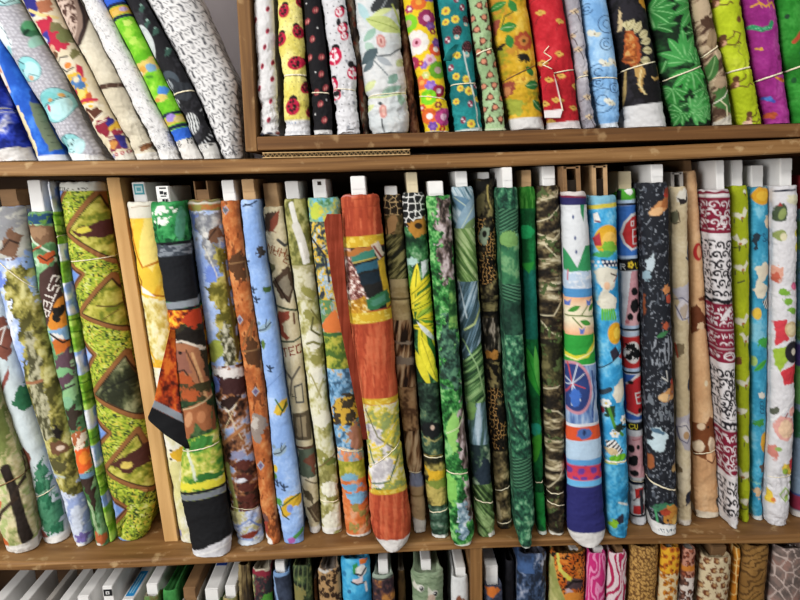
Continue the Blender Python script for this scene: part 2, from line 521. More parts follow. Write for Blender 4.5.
def build_bolt(b):
    xc, hw, z, ys, Yf, rf, depth, zb, over, zs, seed = (b[k] for k in 'xc hw z ys Yf rf depth zb over zs seed'.split())
    wpx, cpx, sx, yr, yd, f, lo, ybot, rng = (b[k] for k in 'wpx cpx sx yr yd f lo ybot rng'.split())
    label, group, paint, core, strings, cap, wr, flaps, name, bulge, knot = (b[k] for k in 'label group paint core strings cap wr flaps name bulge knot'.split())
    nc = len(sx); nr = len(ys)
    X = xc[:, None]+sx[None]*hw[:, None]
    Y = Yf+rf*yr[None]*np.ones((nr, 1))+yd[None]*(depth-rf)
    Z = z[:, None]*np.ones((1, nc))
    # print coordinates
    pxm = 1/np.maximum(hw, 1e-4)*wpx
    side = yd[None]*(depth-rf)*pxm[:, None]
    PX = cpx[:, None]+sx[None]*wpx[:, None]+np.where(yd[None] > 0, np.sign(sx)[None]*(side+.1), 0)
    PY = ys[:, None]*np.ones((1, nc))
    # creases
    n1 = P(PX.ravel(), PY.ravel())
    low = np.clip((ys-(ybot-70))/70, 0, 1)[:, None]
    w1 = (n1.N(60, 16, seed+3, 3, rng.uniform(-.5, .5))-.5).reshape(nr, nc)
    w2 = (n1.N(26, 9, seed+9, 3, rng.uniform(-.7, .7))-.5).reshape(nr, nc)
    amp = wr*(.0020+.0016*low)*w1+wr*(.0008+.0028*low)*w2
    if lo: amp = wr*(.002*w1+.001*w2)
    tw = np.roll(X, -1, 1)-np.roll(X, 1, 1); tl = np.roll(Y, -1, 1)-np.roll(Y, 1, 1)
    ln = np.hypot(tw, tl)+1e-9; nx, ny = tl/ln, -tw/ln
    for (ya, yb) in [(s[0], s[1]) for s in strings]:
        yl = (ya+yb)/2+(yb-ya)/2*np.clip(sx, -1, 1)[None]
        dd = PY-yl
        amp = amp-.0016*np.exp(-(dd/3.0)**2)+.0012*np.exp(-((np.abs(dd)-11)/7.0)**2)*(.5+w2)
        ph = PX*.55+seed
        amp = amp+.0007*np.sin(ph*1.7+w1*6)*np.exp(-(dd/14.0)**2)
    if bulge: amp = amp+bulge*np.exp(-((PY-(ybot-16))/18.0)**2)
    # wound edge at the head
    head = np.exp(-(ys-ys[0])/2.0)[:, None]
    amp = amp-.0012*head
    edge = np.clip(1-np.abs(nx), 0, 1)                # flanks are pressed flat by the neighbours
    amp = np.where(amp > 0, amp*edge**.5+np.minimum(amp, .0005)*(1-edge**.5), amp)
    X = X+nx*amp; Y = Y+ny*amp
    Z = Z+head*.0016*np.sin(PX*.45+seed)
    if over:
        Z = np.where(Y < -.0045, Z, np.maximum(Z, zb))
    Z = np.where((Y < -.0045) & over, Z, np.maximum(Z, zs(X)+.0011+(.006*np.exp(-(Y/.006)**2) if over else 0)))
    pos = np.stack([X, Y, Z], -1)
    # head cap: rim, step down, floor
    c0 = np.array([xc[0], Yf+depth*.5, z[0]])
    rings = []; rpx = []
    for (ks, dz) in ((.90, .0022), (.80, .0012), (.74, -.004), (.60, -.0075), (.42, -.0035), (.36, -.009)):
        r = pos[0].copy(); r[:, 0] = c0[0]+(r[:, 0]-c0[0])*ks
        m = (1-ks)*hw[0]
        r[:, 1] = np.clip(r[:, 1], Yf+m*1.1+.001, Yf+depth-m)
        r[:, 2] = pos[0][:, 2]*.3+c0[2]*.7+dz
        rings.append(r); rpx.append(ks)
    G = np.concatenate([np.array(rings[::-1]), pos], 0)
    k = len(rings)
    gx = np.concatenate([np.repeat(PX[:1], k, 0), PX], 0); gy = np.concatenate([np.repeat(PY[:1], k, 0)-3, PY], 0)
    p = P(gx.ravel(), gy.ravel()); paint(p)
    cc = p.c.reshape(nr+k, nc, 3)
    if cap is None: cap = '#b9b2a4'
    for i, mixv in enumerate((1, .9, .8, .5, .6, .25)): cc[i] = cc[i]*(1-mixv)+lin(cap)*mixv
    mott = .94+.1*(p.N(40, seed=seed+1)-.5).reshape(nr+k, nc)
    cc = np.clip(cc*mott[..., None], 0, .92)
    N = nr+k
    i = np.arange(N-1)[:, None]; j = np.arange(nc)[None]; j2 = (j+1) % nc
    faces = np.stack([i*nc+j, (i+1)*nc+j, (i+1)*nc+j2, i*nc+j2], -1).reshape(-1, 4)
    V = G.reshape(-1, 3); o0 = (N-1)*nc
    foot = [(j, j+1, NF-2-j, NF-1-j) for j in range(NF//2-1)]+[(0, NF-1, NF, nc-1)]
    foot += [(nc-1-q, NF+q, NF+q+1, nc-2-q) for q in range((nc-NF)//2-1)]
    faces = np.concatenate([faces, np.array(foot)[:, ::-1]+o0])
    root = empty(name, (float(xc[-1]), float(Yf+depth*.5), zb-.001))
    tag(root, label, 'fabric bolt', group)
    raw_mesh('rolled_fabric', V, faces, FAB, root, col=cc.reshape(-1, 3),
             extra=[list(range(nc))])
    k8 = int(np.argmin(np.abs(z-(z[0]-.09)))); slope = (xc[k8]-xc[0])/(z[k8]-z[0]+1e-9)
    if core:
        mat = core[3]; style = core[4] if len(core) > 4 else 'solid'
        Yc = Yf+rf*1.0+.004
        o, sh, (x0, x1, z1) = core_part(root, Yc, core[0], core[1], core[2], slope, z[0], mat, style, min(.12, depth-rf-.012), (xc[k8]-hw[k8]+slope*(z[0]-z[k8]), xc[k8]+hw[k8]+slope*(z[0]-z[k8])))
        if len(core) > 5: core[5](o, sh, x0, x1, Yc, z1)
    for s in strings:
        yl = (s[0]+s[1])/2+(s[1]-s[0])/2*np.clip(sx, -1, 1)
        ri = np.interp(yl, ys, np.arange(nr)); a = np.clip(ri.astype(int), 0, nr-2); q = (ri-a)[:, None]
        jj = np.arange(nc); pp = pos[a, jj]*(1-q)+pos[a+1, jj]*q
        fr = np.abs(ny[a, jj]); pp = pp+np.stack([nx[a, jj], ny[a, jj], 0*nx[a, jj]], -1)*(.0012*fr-.0008*(1-fr))[:, None]
        keep = np.r_[np.arange(0, NF, 2), np.arange(NF, nc)]
        so = tube('string', pp[keep], s[2] if len(s) > 2 else .0010, s[3] if len(s) > 3 else M_STR, root)
    if knot:
        for pts in knot:
            pa = np.array(pts, float); tp = np.linspace(0, len(pa)-1, 6*len(pa))
            q = np.stack([np.interp(tp, np.arange(len(pa)), pa[:, c]) for c in (0, 1)], -1)
            pp = on_y(q[:, 0], q[:, 1], Yf-.003)
            L0, R0 = f(q[:, 1]); u = np.clip((q[:, 0]-(L0+R0)/2)/np.maximum((R0-L0)/2, 1), -.98, .98)
            pp[:, 1] = Yf-.0035+rf*(1-np.sqrt(1-u*u))
            tube('string_end', pp, .0008, M_STR, root, closed=False)
    for fl in flaps:
        fE, fy0, fy1, fp = fl[:4]
        add_flap(root, fE, Yf+fy0, Yf+fy1, fp or paint, seed)
    return root


def add_flap(root, E, Y0, Y1, paint, seed):
    """a loose edge of cloth; Y0 at its left edge, Y1 at its right edge"""
    f = edge_fn(E); ys = np.arange(E[0][0], E[-1][0]+.01, 1.2); nc = 22
    L, R = smooth_edges(f, ys, 2.5); s = np.linspace(0, 1, nc)
    px = L[:, None]*(1-s)+R[:, None]*s; py = ys[:, None]*np.ones((1, nc))
    q = P(px.ravel(), py.ravel())
    Y = Y0*(1-s)[None]+Y1*s[None]+.004*(q.N(30, 14, seed, 2).reshape(px.shape)-.5)
    Vf = np.zeros(px.shape+(3,))
    d = ray(px, py); t = (Y-CAM[1])/d[..., 1]; Vf = CAM+d*t[..., None]
    Vb = Vf+np.array([0, .0012, 0])
    paint(q); c = np.clip(q.c, 0, .92)
    nr = len(ys); n = nr*nc
    i = np.arange(nr-1)[:, None]; j = np.arange(nc-1)[None]
    a = np.stack([i*nc+j, (i+1)*nc+j, (i+1)*nc+j+1, i*nc+j+1], -1).reshape(-1, 4)
    b = a[:, ::-1]+n
    rim = [k*nc for k in range(nr)]+[(nr-1)*nc+k for k in range(1, nc)]+[k*nc+nc-1 for k in range(nr-2, -1, -1)]+[k for k in range(nc-2, 0, -1)]
    rim = np.array(rim); r2 = np.roll(rim, -1)
    e = np.stack([rim, rim+n, r2+n, r2], -1)
    raw_mesh('loose_edge', np.concatenate([Vf.reshape(-1, 3), Vb.reshape(-1, 3)]), np.concatenate([a, b, e]), FAB, root,
             col=np.concatenate([c, c]))
# ------------------------------------------------------------------ the place
def board(name, x0, x1, y1, top, thick, mat, parent, n=60, drop=0.0):
    xs = np.linspace(x0, x1, n); prof = [(0.0035, 0), (y1, 0), (y1, -1), (0.0025, -1), (0.0004, -.9), (0, -.75), (0, -.22), (.0012, -.06)]
    m = len(prof); V = np.zeros((n, m, 3))
    for k, (y, q) in enumerate(prof):
        V[:, k] = np.stack([xs, np.full(n, y), top(xs)+q*thick], -1)
    # nicks along the worn front edge
    q = vnoise(xs*60, xs*0, 5)
    V[:, 7, 1] += .0012*q; V[:, 0, 1] += .002*q; V[:, 7, 2] -= .0008*q
    i = np.arange(n-1)[:, None]; j = np.arange(m)[None]; j2 = (j+1) % m
    f = np.stack([i*m+j, i*m+j2, (i+1)*m+j2, (i+1)*m+j], -1).reshape(-1, 4)
    o = raw_mesh(name, V.reshape(-1, 3), f, mat, parent, extra=[list(range(m))[::-1], [(n-1)*m+k for k in range(m)]], smooth=False)
    return o


SD = .27
sh = empty('shelving_unit', (0, SD/2, Z_LOW-.03))
tag(sh, 'brown wooden shelving unit holding three tiers of fabric bolts', 'shelving')
board('upper_shelf', -1.0, 1.0, SD, z_up, .0222, M_WOOD, sh)
board('middle_shelf', -1.0, 1.0, SD, z_mid, .0165, M_WOOD, sh)
box('lower_shelf', -1.0, 1.0, 0, SD, Z_LOW-.022, Z_LOW, M_WOOD, sh)
for s in (-1, 1): box('side_panel', s*1.011-.011, s*1.011+.011, 0, SD+.012, Z_LOW-.12, 1.30, M_WOODBV, sh)
box('back_panel', -1.0, 1.0, SD, SD+.008, Z_LOW-.10, .675, M_BACK, sh)
a = on_y(470.5, 556, .004); b = on_y(482.5, 556, .004)
xm_ = (a[0]+b[0])/2
box('divider', a[0], b[0], .004, SD-.002, Z_LOW, float(z_mid(xm_))-.0172, M_WOODBV, sh)
for s in (-.985, .985): box('foot_rail', s-.012, s+.012, .01, SD, -.865, Z_LOW-.12, M_WOODBV, sh)

# loose upright board standing between the two runs of bolts
d_ = ray(171, 541); t_ = (float(z_mid(-.3))-CAM[2])/d_[2]; Yd = float(CAM[1]+d_[1]*t_)
p0, p1 = on_y(164.5, 541, Yd), on_y(178, 541, Yd); q0, q1 = on_y(106, 176, Yd), on_y(119.3, 176, Yd)
db = empty('divider_board', ((p0[0]+p1[0])/2, Yd+.1, float(z_mid(p0[0]))))
tag(db, 'loose pale wooden board standing upright as a divider on the middle shelf', 'divider board')
zt = .6585; zb_ = float(z_mid(p0[0]))+.0005
Vd = np.array([(x, y, z) for (x, z) in ((p0[0], zb_), (q0[0], zt), (p1[0], zb_), (q1[0], zt)) for y in (Yd, Yd+.19)], float)
bevel(raw_mesh('board', Vd[[0, 2, 1, 3, 4, 6, 5, 7]], BOXF, M_WOODL, db, smooth=False), .0012)

# box shelf standing on the upper shelf
bx = empty('box_shelf', (.3, .12, .69))
tag(bx, 'dark brown open wooden box standing on the upper shelf, full of novelty print bolts', 'box shelf')
L0, L1 = on_y(245.5, 150, 0), on_y(257, 150, 0); U0, U1 = on_y(236.5, 0, 0), on_y(249.8, 0, 0)
k_ = (1.20-L0[2])/(U0[2]-L0[2]); zlo = .6912
def pt(A, B, z): return A[0]+(B[0]-A[0])*(z-A[2])/(B[2]-A[2])
Vs_ = np.array([(pt(A, B, z), y, z) for (A, B) in ((L0, U0), (L1, U1)) for y in (0, .25) for z in (zlo, 1.22)], float)
bevel(raw_mesh('side_panel', Vs_, BOXF, M_WOODBV, bx, smooth=False), .0012)
xl_ = pt(L1, U1, .70)+.0004
box('bottom_board', xl_, .97, .0006, .25, .6922, .7130, M_WOODB, bx, warp=lambda V: V+np.c_[0*V[:, 0], 0*V[:, 0], -.0025*V[:, 0]])
box('far_side_panel', .9705, .985, 0, .25, zlo+.0005, 1.22, M_WOODBV, bx)
box('back_board', xl_, .97, .2505, .256, .70, 1.22, M_BACK, bx)

# folded corrugated cardboard packing under the box
c0_, c1_ = on_y(262, 154, -.002), on_y(410, 150, -.002)
cs = empty('cardboard_strip', ((c0_[0]+c1_[0])/2, .06, .684))
tag(cs, 'flat strip of corrugated cardboard wedged under the wooden box', 'cardboard')
nn = 170; xs_ = np.linspace(c0_[0], c1_[0], nn); base = z_up(xs_)+.0006; topz = np.minimum(.6912-.0008, base+.0085)
Vw = []; 
for k, (lo_, hi_) in enumerate(((0, .16), (.84, 1))):
    Vw.append((base+(topz-base)*lo_, base+(topz-base)*hi_))
def ribbon(name, zl, zh, y0=.0004, y1=.12):
    V = np.stack([np.stack([xs_, np.full(nn, y), z], -1) for (y, z) in ((y0, zl), (y0, zh), (y1, zh), (y1, zl))], 1)
    i = np.arange(nn-1)[:, None]; j = np.arange(4)[None]; j2 = (j+1) % 4
    f = np.stack([i*4+j, i*4+j2, (i+1)*4+j2, (i+1)*4+j], -1).reshape(-1, 4)
    raw_mesh(name, V.reshape(-1, 3), f, M_CARD, cs, extra=[[3, 2, 1, 0], [(nn-1)*4+k for k in range(4)]], smooth=False)
ribbon('liner', *Vw[0]); ribbon('liner', *Vw[1])
wv = .5+.5*np.sin(np.arange(nn)*1.25); zf = base+(topz-base)*(.16+.56*wv)
ribbon('fluting', zf, zf+(topz-base)*.12, .0012)

# walls, floor, ceiling
def struct(o): o['kind'] = 'structure'; return o
struct(box('wall_back', -2.6, 2.6, .36, .42, -.87, 1.95, M_WALL, None, 0))
struct(box('floor', -2.6, 2.6, -3.2, .36, -.92, -.866, M_FLOOR, None, 0))
struct(box('ceiling', -2.6, 2.6, -3.2, .36, 1.95, 2.0, M_CEIL, None, 0))


def lamp(name, loc, target, sx, sy, power, col):
    l = bpy.data.lights.new(name, 'AREA'); l.shape = 'RECTANGLE'; l.size = sx; l.size_y = sy; l.energy = power; l.color = col
    o = bpy.data.objects.new(name, l); COL.objects.link(o); o.location = loc
    from mathutils import Vector
    o.rotation_euler = (Vector(target)-Vector(loc)).to_track_quat('-Z', 'Y').to_euler()
    return o


lamp('shop_window_light', (-1.9, -1.9, 1.0), (-.1, 0, .3), 1.2, 1.6, 78, (1.0, .985, .96))
lamp('ceiling_tube_light', (.3, -1.5, 1.90), (.3, -.75, 0), 1.6, .5, 33, (1.0, .97, .93))
w = bpy.data.worlds.new('shop_ambient'); scene.world = w; w.use_nodes = True
bg = w.node_tree.nodes['Background']; bg.inputs[0].default_value = (.93, .96, 1, 1); bg.inputs[1].default_value = .30
scene.view_settings.view_transform = 'Standard'; scene.view_settings.look = 'None'
scene.view_settings.gamma = 1; scene.view_settings.use_curve_mapping = False; scene.view_settings.exposure = 0.0
# ------------------------------------------------------------------ middle shelf, left of the loose divider
GM = 'fabric bolts standing on the middle shelf'
W = '#dedbd5'


def foliage(p, s, stops, seed=1, rot=0, k=1.5):
    return p.ramp(p.N(s*k, s*1.3*k, seed, 4, rot), stops)


def speck(p, sz, col, dens, seed, m=1):
    return p.thr(p.N(sz, seed=seed, o=2), 1-dens, col, .05, m)


def m1(p):
    foliage(p, 7, [(.2, '#8f9a5c'), (.45, '#c9bd8e'), (.6, '#d8cda6'), (.8, '#a9b676')], 3)
    p.ell(4, 440, 12, 24, '#7e8a4c', 0, .8, 3)
    p.line([(14, 470), (22, 494), (28, 520), (33, 541)], 9, '#2c241f'); p.line([(24, 500), (10, 512), (4, 524)], 4, '#3a2c22')
    p.line([(20, 500), (31, 480), (30, 462)], 3, '#3a2f28')
    p.ell(3, 506, 5, 7, '#c2522c', .3, .8, 5); p.ell(10, 543, 7, 4, '#c0602f', .2, .8, 6)
    p.band(546, 580, W, -.12, 20)


def m2(p):
    p.fill('#cbd6da'); p.rampin(p.N(30, 60, 2), p.N(20, 60, 4), [(0, '#b9c8ce'), (1, '#d7e0e2')])
    p.poly([(-2, 322), (8, 317), (17, 340), (16, 352), (10, 361), (0, 356)], '#7d4a3c', 2)
    p.line([(0, 332), (10, 328), (4, 345)], 1.4, '#e6e3dc'); p.line([(0, 344), (12, 350)], 1.2, '#4a2a22')
    p.poly([(-4, 392), (8, 372), (13, 367), (11, 380), (0, 393)], '#8a4a42', 1)
    p.ell(25, 401, 9, 10, '#2f6a49', 0, .9, 4); p.ell(30, 392, 5, 6, '#3a7a50', 0, .9, 7)
    p.poly([(34, 474), (46, 462), (52, 480), (66, 522), (66, 536), (44, 532), (34, 520)], '#2f7050', 5)
    p.thr(p.N(9, seed=8)*p.mpoly([(34, 474), (46, 462), (56, 480), (66, 522), (66, 536), (34, 530)]), .55, '#4b8a68', .1)
    p.line([(34, 498), (50, 492), (58, 494)], 1.2, '#8fb79f')
    p.poly([(13, 452), (20, 449), (30, 453), (32, 460), (28, 465), (26, 476), (20, 476), (15, 466)], '#7a4638', 1.5)
    p.line([(15, 455), (20, 462), (18, 474)], 1.2, '#3b221c')
    p.poly([(34, 524), (44, 532), (56, 540), (36, 540)], '#8a4d44', 1)
    p.line([(57, 480), (66, 515), (69, 536)], 3, '#d7dfe0')
    p.band(538, 580, '#e4e2de', -.13, 55); p.band(539, 542, '#9a9a9a', -.13, 55) if 0 else None


def western(p, dx, dy):
    """sky, branch, meadow and log country panel used by the two landscape bolts"""
    X, Y = p.x-dx, p.y-dy
    q = P(X, Y); q.fill('#a9bbe0')
    q.rampin(np.ones(len(X)), q.N(16, 30, 3), [(.2, '#8fa8dd'), (.6, '#b4c6e8'), (.9, '#d5def0')])
    return q


def m3(p):
    p.fill('#9db4e2'); p.ramp(p.N(14, 34, 3), [(.2, '#8ba5dc'), (.55, '#aec1e6'), (.9, '#dfe5f2')])
    p.poly([(-30, 205), (30, 205), (34, 250), (10, 262), (-16, 262)], '#8f9094', 4); p.thr(p.N(10, seed=5)*(p.y < 258), .55, '#b7b6ae', .2)
    p.poly([(6, 243), (18, 230), (27, 238), (22, 262), (10, 258)], '#7a5a46', 4); p.line([(8, 250), (16, 240), (24, 244)], 2, '#3b2a22')
    p.poly([(-6, 276), (6, 268), (13, 275), (16, 284), (0, 290)], '#6d86d6', 5)
    m = p.mpoly([(12, 276), (30, 262), (70, 392), (84, 470), (92, 540), (76, 548), (60, 480), (40, 440), (28, 400), (30, 360), (22, 320), (10, 296)], 5, 4)
    p.rampin(m, p.N(6, 10, 7, 4), [(.2, '#4d4a22'), (.45, '#8b8540'), (.65, '#b3a95e'), (.85, '#cfc98a')])
    p.rampin(p.mpoly([(32, 330), (38, 328), (54, 400), (60, 440), (44, 440), (36, 395)], 3, 2), p.N(3, 6, 9, 3), [(.25, '#4a4830'), (.5, '#8a8868'), (.8, '#b4b092')])
    p.line([(50, 300), (74, 400), (84, 470)], 3, '#6b5f2c')
    p.line([(27, 384), (40, 383), (48, 381)], 3, '#9c6a4a'); p.ell(64, 449, 9, 6, '#6b4a34', .3, .7, 4); p.ell(66, 449, 4, 2.5, '#d8c2b0')
    p.poly([(60, 425), (68, 432), (66, 440), (61, 436)], '#1f1a16', 2); p.ell(62, 466, 9, 6, '#55512f', .4, .8)
    p.line([(48, 455), (58, 475), (70, 478)], 2, '#b9c2b4')
    p.band(498, 600, '#c6cfdf', .25, 84, 6); p.thr(p.N(8, seed=12)*(p.y > 496), .62, '#8f9fc8', .2)
    p.ell(86, 539, 6, 5, '#7568a8', 0, .7); p.band(544, 600, W, .3, 84)


def m4(p):
    p.fill('#6d9a6a'); p.ramp(p.N(12, 14, 3), [(.2, '#4e7a50'), (.6, '#7cae7c'), (.9, '#a8caa0')])
    p.band(214, 224, '#26496e'); p.thr(p.N(4, seed=4)*((p.y > 214) & (p.y < 224)), .55, '#5f8a3c', .1)
    p.band(224, 243, '#7b5c44', .1, 40, 4); p.ell(40, 232, 9, 6, '#9b7a5c', 0, .6)
    p.line([(28, 232), (36, 242), (52, 252), (58, 262)], 2, '#c6d6c0')
    p.line([(31, 252), (44, 246)], 2, '#c0522c'); p.line([(33, 250), (44, 248)], 1, '#2b1a14')
    p.poly([(40, 257), (56, 250), (58, 258), (50, 264), (43, 262)], '#b5552c', 2); p.line([(42, 256), (50, 261), (57, 256)], 1.5, '#2a1c14')
    p.ell(38, 262, 4, 4, '#b8d4b8'); p.ell(36, 262, 2.5, 2.5, '#6d9a6a')
    p.poly([(46, 276), (58, 262), (64, 276), (64, 300), (48, 330), (44, 318)], '#3a2a26', 1)
    # word band running down the cloth
    p.poly([(42, 274), (53, 266), (62, 292), (48, 331), (40, 312)], '#4a3430')
    p.text('ESTER', 55.5, 275, 10.5, '#dcd4cc', math.radians(110), .8)
    p.poly([(50, 325), (60, 300), (66, 294), (69, 326), (56, 331)], '#d3862f', 1); p.ell(61, 314, 5, 8, '#1d1a16', .3, .7, 6)
    p.poly([(50, 331), (70, 326), (72, 345), (54, 340)], '#7fa6cc', 2); p.ell(60, 338, 7, 4, '#e2e0dc', .5, .5)
    p.poly([(54, 340), (72, 340), (73, 352), (57, 356)], '#c26a2c', 2); p.line([(53, 334), (66, 343), (73, 340)], 2, '#2b1f18')
    p.poly([(56, 360), (74, 350), (78, 388), (60, 386)], '#5c4450', 3); p.poly([(58, 368), (72, 366), (76, 374), (60, 378)], '#7ab07c', 3)
    p.poly([(62, 392), (78, 380), (80, 400), (66, 406)], '#8bb884', 3); p.line([(60, 392), (76, 386)], 2, '#3a2a34')
    p.poly([(66, 412), (76, 405), (84, 414), (80, 430), (72, 432)], '#3a3028', 3); p.ell(70, 403, 6, 6, '#7fb089')
    p.poly([(74, 434), (84, 430), (86, 452), (76, 454)], '#a8603a', 5); p.thr(p.N(4, seed=9)*((p.y > 434) & (p.y < 452)), .58, '#e7d8c4', .1)
    p.poly([(76, 450), (90, 450), (92, 470), (80, 477)], '#e0622a', 2); p.ell(86, 459, 5, 6, '#f08a34', 0, .4)
    p.poly([(80, 478), (93, 472), (100, 500), (104, 546), (88, 520)], '#3b2c26', 2); p.band(474, 479, '#6f94b4', -.1, 88)
    p.poly([(86, 486), (92, 496), (104, 520), (108, 546), (96, 540)], '#3f6b3a', 2)
    for k in range(6): p.leaf(90+k*2.4, 500+k*7, 99+k*2.2, 512+k*7, 1.6, '#9bb48a')
    p.poly([(98, 532), (112, 536), (116, 540), (104, 548)], '#b5623a', 1.5); p.ell(104, 545, 4, 2, '#e6e2da')


def m5(p):
    p.ramp(p.N(8, 4, 3, 2), [(.2, '#6fa62c'), (.6, '#94c442'), (.9, '#b4da64')])
    for y0, y1 in ((178, 212), (244, 262), (283, 316), (352, 376), (410, 430), (446, 468), (496, 508)):
        m = np.clip((p.y-y0)/.8, 0, 1)*np.clip((y1-p.y)/.8, 0, 1)
        p.rampin(m, p.N(9, 7, 6, 2), [(.25, '#8fb0e6'), (.5, '#c9d8f0'), (.72, '#ecf0f5')])
    for y in (216, 226, 234, 320, 332, 382, 392, 400, 436, 474, 486): p.band(y, y+1.8, '#4f7d24', .1, 80, 2)


def m6(p):
    p.ramp(.4*p.N(9, 9, 5, 3)+.6*p.N(1.5, 1.5, 3, 2), [(.08, '#4a5a20'), (.36, '#8ba030'), (.56, '#a8ba38'), (.76, '#b9c446'), (.95, '#d4d888')])
    p.thr(p.N(2, seed=8, o=2), .86, '#cfc04a', .1); p.thr(p.N(1.6, seed=14, o=2), .86, '#34481f', .06)
    # triangles of country scenes bordered in brown
    def tri(pts, kind):
        m = p.mpoly(pts)
        if kind == 'sky': p.rampin(m, p.N(14, seed=3), [(.3, '#6f93d6'), (.8, '#9bb6e6')])
        elif kind == 'dark': p.rampin(m, p.N(8, 16, 4), [(.2, '#2c3020'), (.5, '#5c6242'), (.8, '#9a9c74')])
        else: p.rampin(m, p.N(6, 6, 6), [(.2, '#6f7a24'), (.5, '#a39f3a'), (.8, '#c6bf5c')])
        for w, c in ((5.2, '#7c4f2a'), (3.4, '#8f5f36')):
            p.line(pts+[pts[0]], w, c)
        cx = sum(a for a, _ in pts)/3; cy = sum(b for _, b in pts)/3
        inn = [(a+(cx-a)*.12, b+(cy-b)*.12) for a, b in pts]
        p.line(inn+[inn[0]], 1.1, '#241a12')
    tri([(69, 232), (104, 190), (140, 278)], 'meadow')
    tri([(83, 314), (116, 276), (150, 340)], 'meadow')
    tri([(95, 396), (130, 354), (162, 430)], 'dark')
    tri([(107, 472), (142, 432), (172, 502)], 'meadow')
    tri([(44, 172), (78, 180), (60, 206)], 'sky')
    tri([(66, 260), (90, 274), (70, 296)], 'sky')
    tri([(80, 338), (101, 355), (86, 376)], 'sky')
    tri([(92, 416), (116, 433), (97, 452)], 'sky')
    tri([(104, 494), (128, 509), (108, 530)], 'sky')
    # birds and horses inside the triangles
    p.poly([(76, 232), (92, 226), (120, 218), (124, 234), (104, 239), (86, 236)], '#4a2420', 2); p.ell(90, 230, 7, 3.4, '#cfc24a', -.1, .4)
    p.poly([(116, 466), (130, 456), (156, 446), (152, 466), (134, 475)], '#4d2a22', 2); p.ell(133, 466, 6, 4, '#d8c060', 0, .4)
    p.line([(104, 306), (120, 308), (132, 300)], 1.4, '#55401e'); p.line([(128, 320), (124, 300), (130, 288)], 1.5, '#4a3a1c'); p.line([(110, 320), (122, 312)], 1.2, '#6b5626')
    p.line([(108, 392), (124, 384), (138, 380)], 1.8, '#1e2018'); p.line([(112, 386), (128, 392)], 1.2, '#262a1e')
    p.ell(76, 270, 1.5, 2.5, '#2b2f4a'); p.ell(88, 354, 2.4, 3, '#b0654a')
    # dark line paints shade along the lower fold; printed selvage at the head
    p.line([(146, 492), (132, 511), (113, 536)], 1.2, '#56661f')
    p.poly([(114, 536), (136, 541), (120, 548)], '#7898cf')
    p.band(150, 190.5, '#d5d6cd', .03, 80)
    p.text('2015 MILLC', 62, 190.5, 3.6, '#2a2a2a', .03, 1.4, flip=True)


bolt('tan hunting print roll with black bare branches, leftmost on the middle shelf', GM,
     [(205, -92, -56), (430, -30, 9), (480, -12, 29), (520, -2, 36), (554, 8, 40)], m1, z_mid, wr=1.5, strings=[(492, 480, .0012, M_BROWN)], bulge=.003)
bolt('pale aqua roll printed with brown horses and dark green bushes', GM,
     [(205, -54, -12), (300, -30, 8), (400, -4, 32), (470, 20, 54), (544, 41, 70)], m2, z_mid, strings=[(500, 492)])
bolt('painted landscape roll with pale blue sky and a mossy trunk, without a board end', GM,
     [(208, -22, 26), (280, -2, 36), (340, 12, 50), (400, 31, 65), (470, 52, 80), (510, 66, 90), (547, 76, 95)], m3, z_mid, core=(-2, 17, 189, M_BROWN), cap='#8d8a80', strings=[(250, 290)])
bolt('novelty collage cloth roll with letters ESTER on a dark diagonal band', GM,
     [(213, 27, 51), (285, 38, 61), (340, 50, 70), (400, 63, 80), (470, 78, 93), (520, 91, 108), (546, 98, 116)], m4, z_mid, core=(23, 37, 180, M_WHITE), cap='#6d6a5a')
bolt('thin roll of green fields and white clouds in bands, beside the zigzag leaf roll', GM,
     [(182, 49, 57), (285, 61, 69), (400, 81, 89), (470, 94, 102), (532, 106, 112), (542, 109, 114)], m5, z_mid, strings=[(238, 236)], cap='#d0d0cc')
bolt('wide lime leafy roll with brown bordered zigzag triangles, left of the loose wooden divider', GM,
     [(183, 58, 105), (213, 63, 110), (251, 69, 115), (290, 75, 121), (344, 85, 131), (400, 95, 141), (450, 102, 152), (490, 108, 156), (515, 112, 157), (541, 117, 150)],
     m6, z_mid, prio=1, cap='#cfd0c6', strings=[(262, 258)], wr=1.2,
     flaps=[([(489, 113, 149), (500, 114, 143), (520, 116, 128), (537, 118, 120)], -.0065, .004, None)])

# ------------------------------------------------------------------ middle shelf, right of the divider


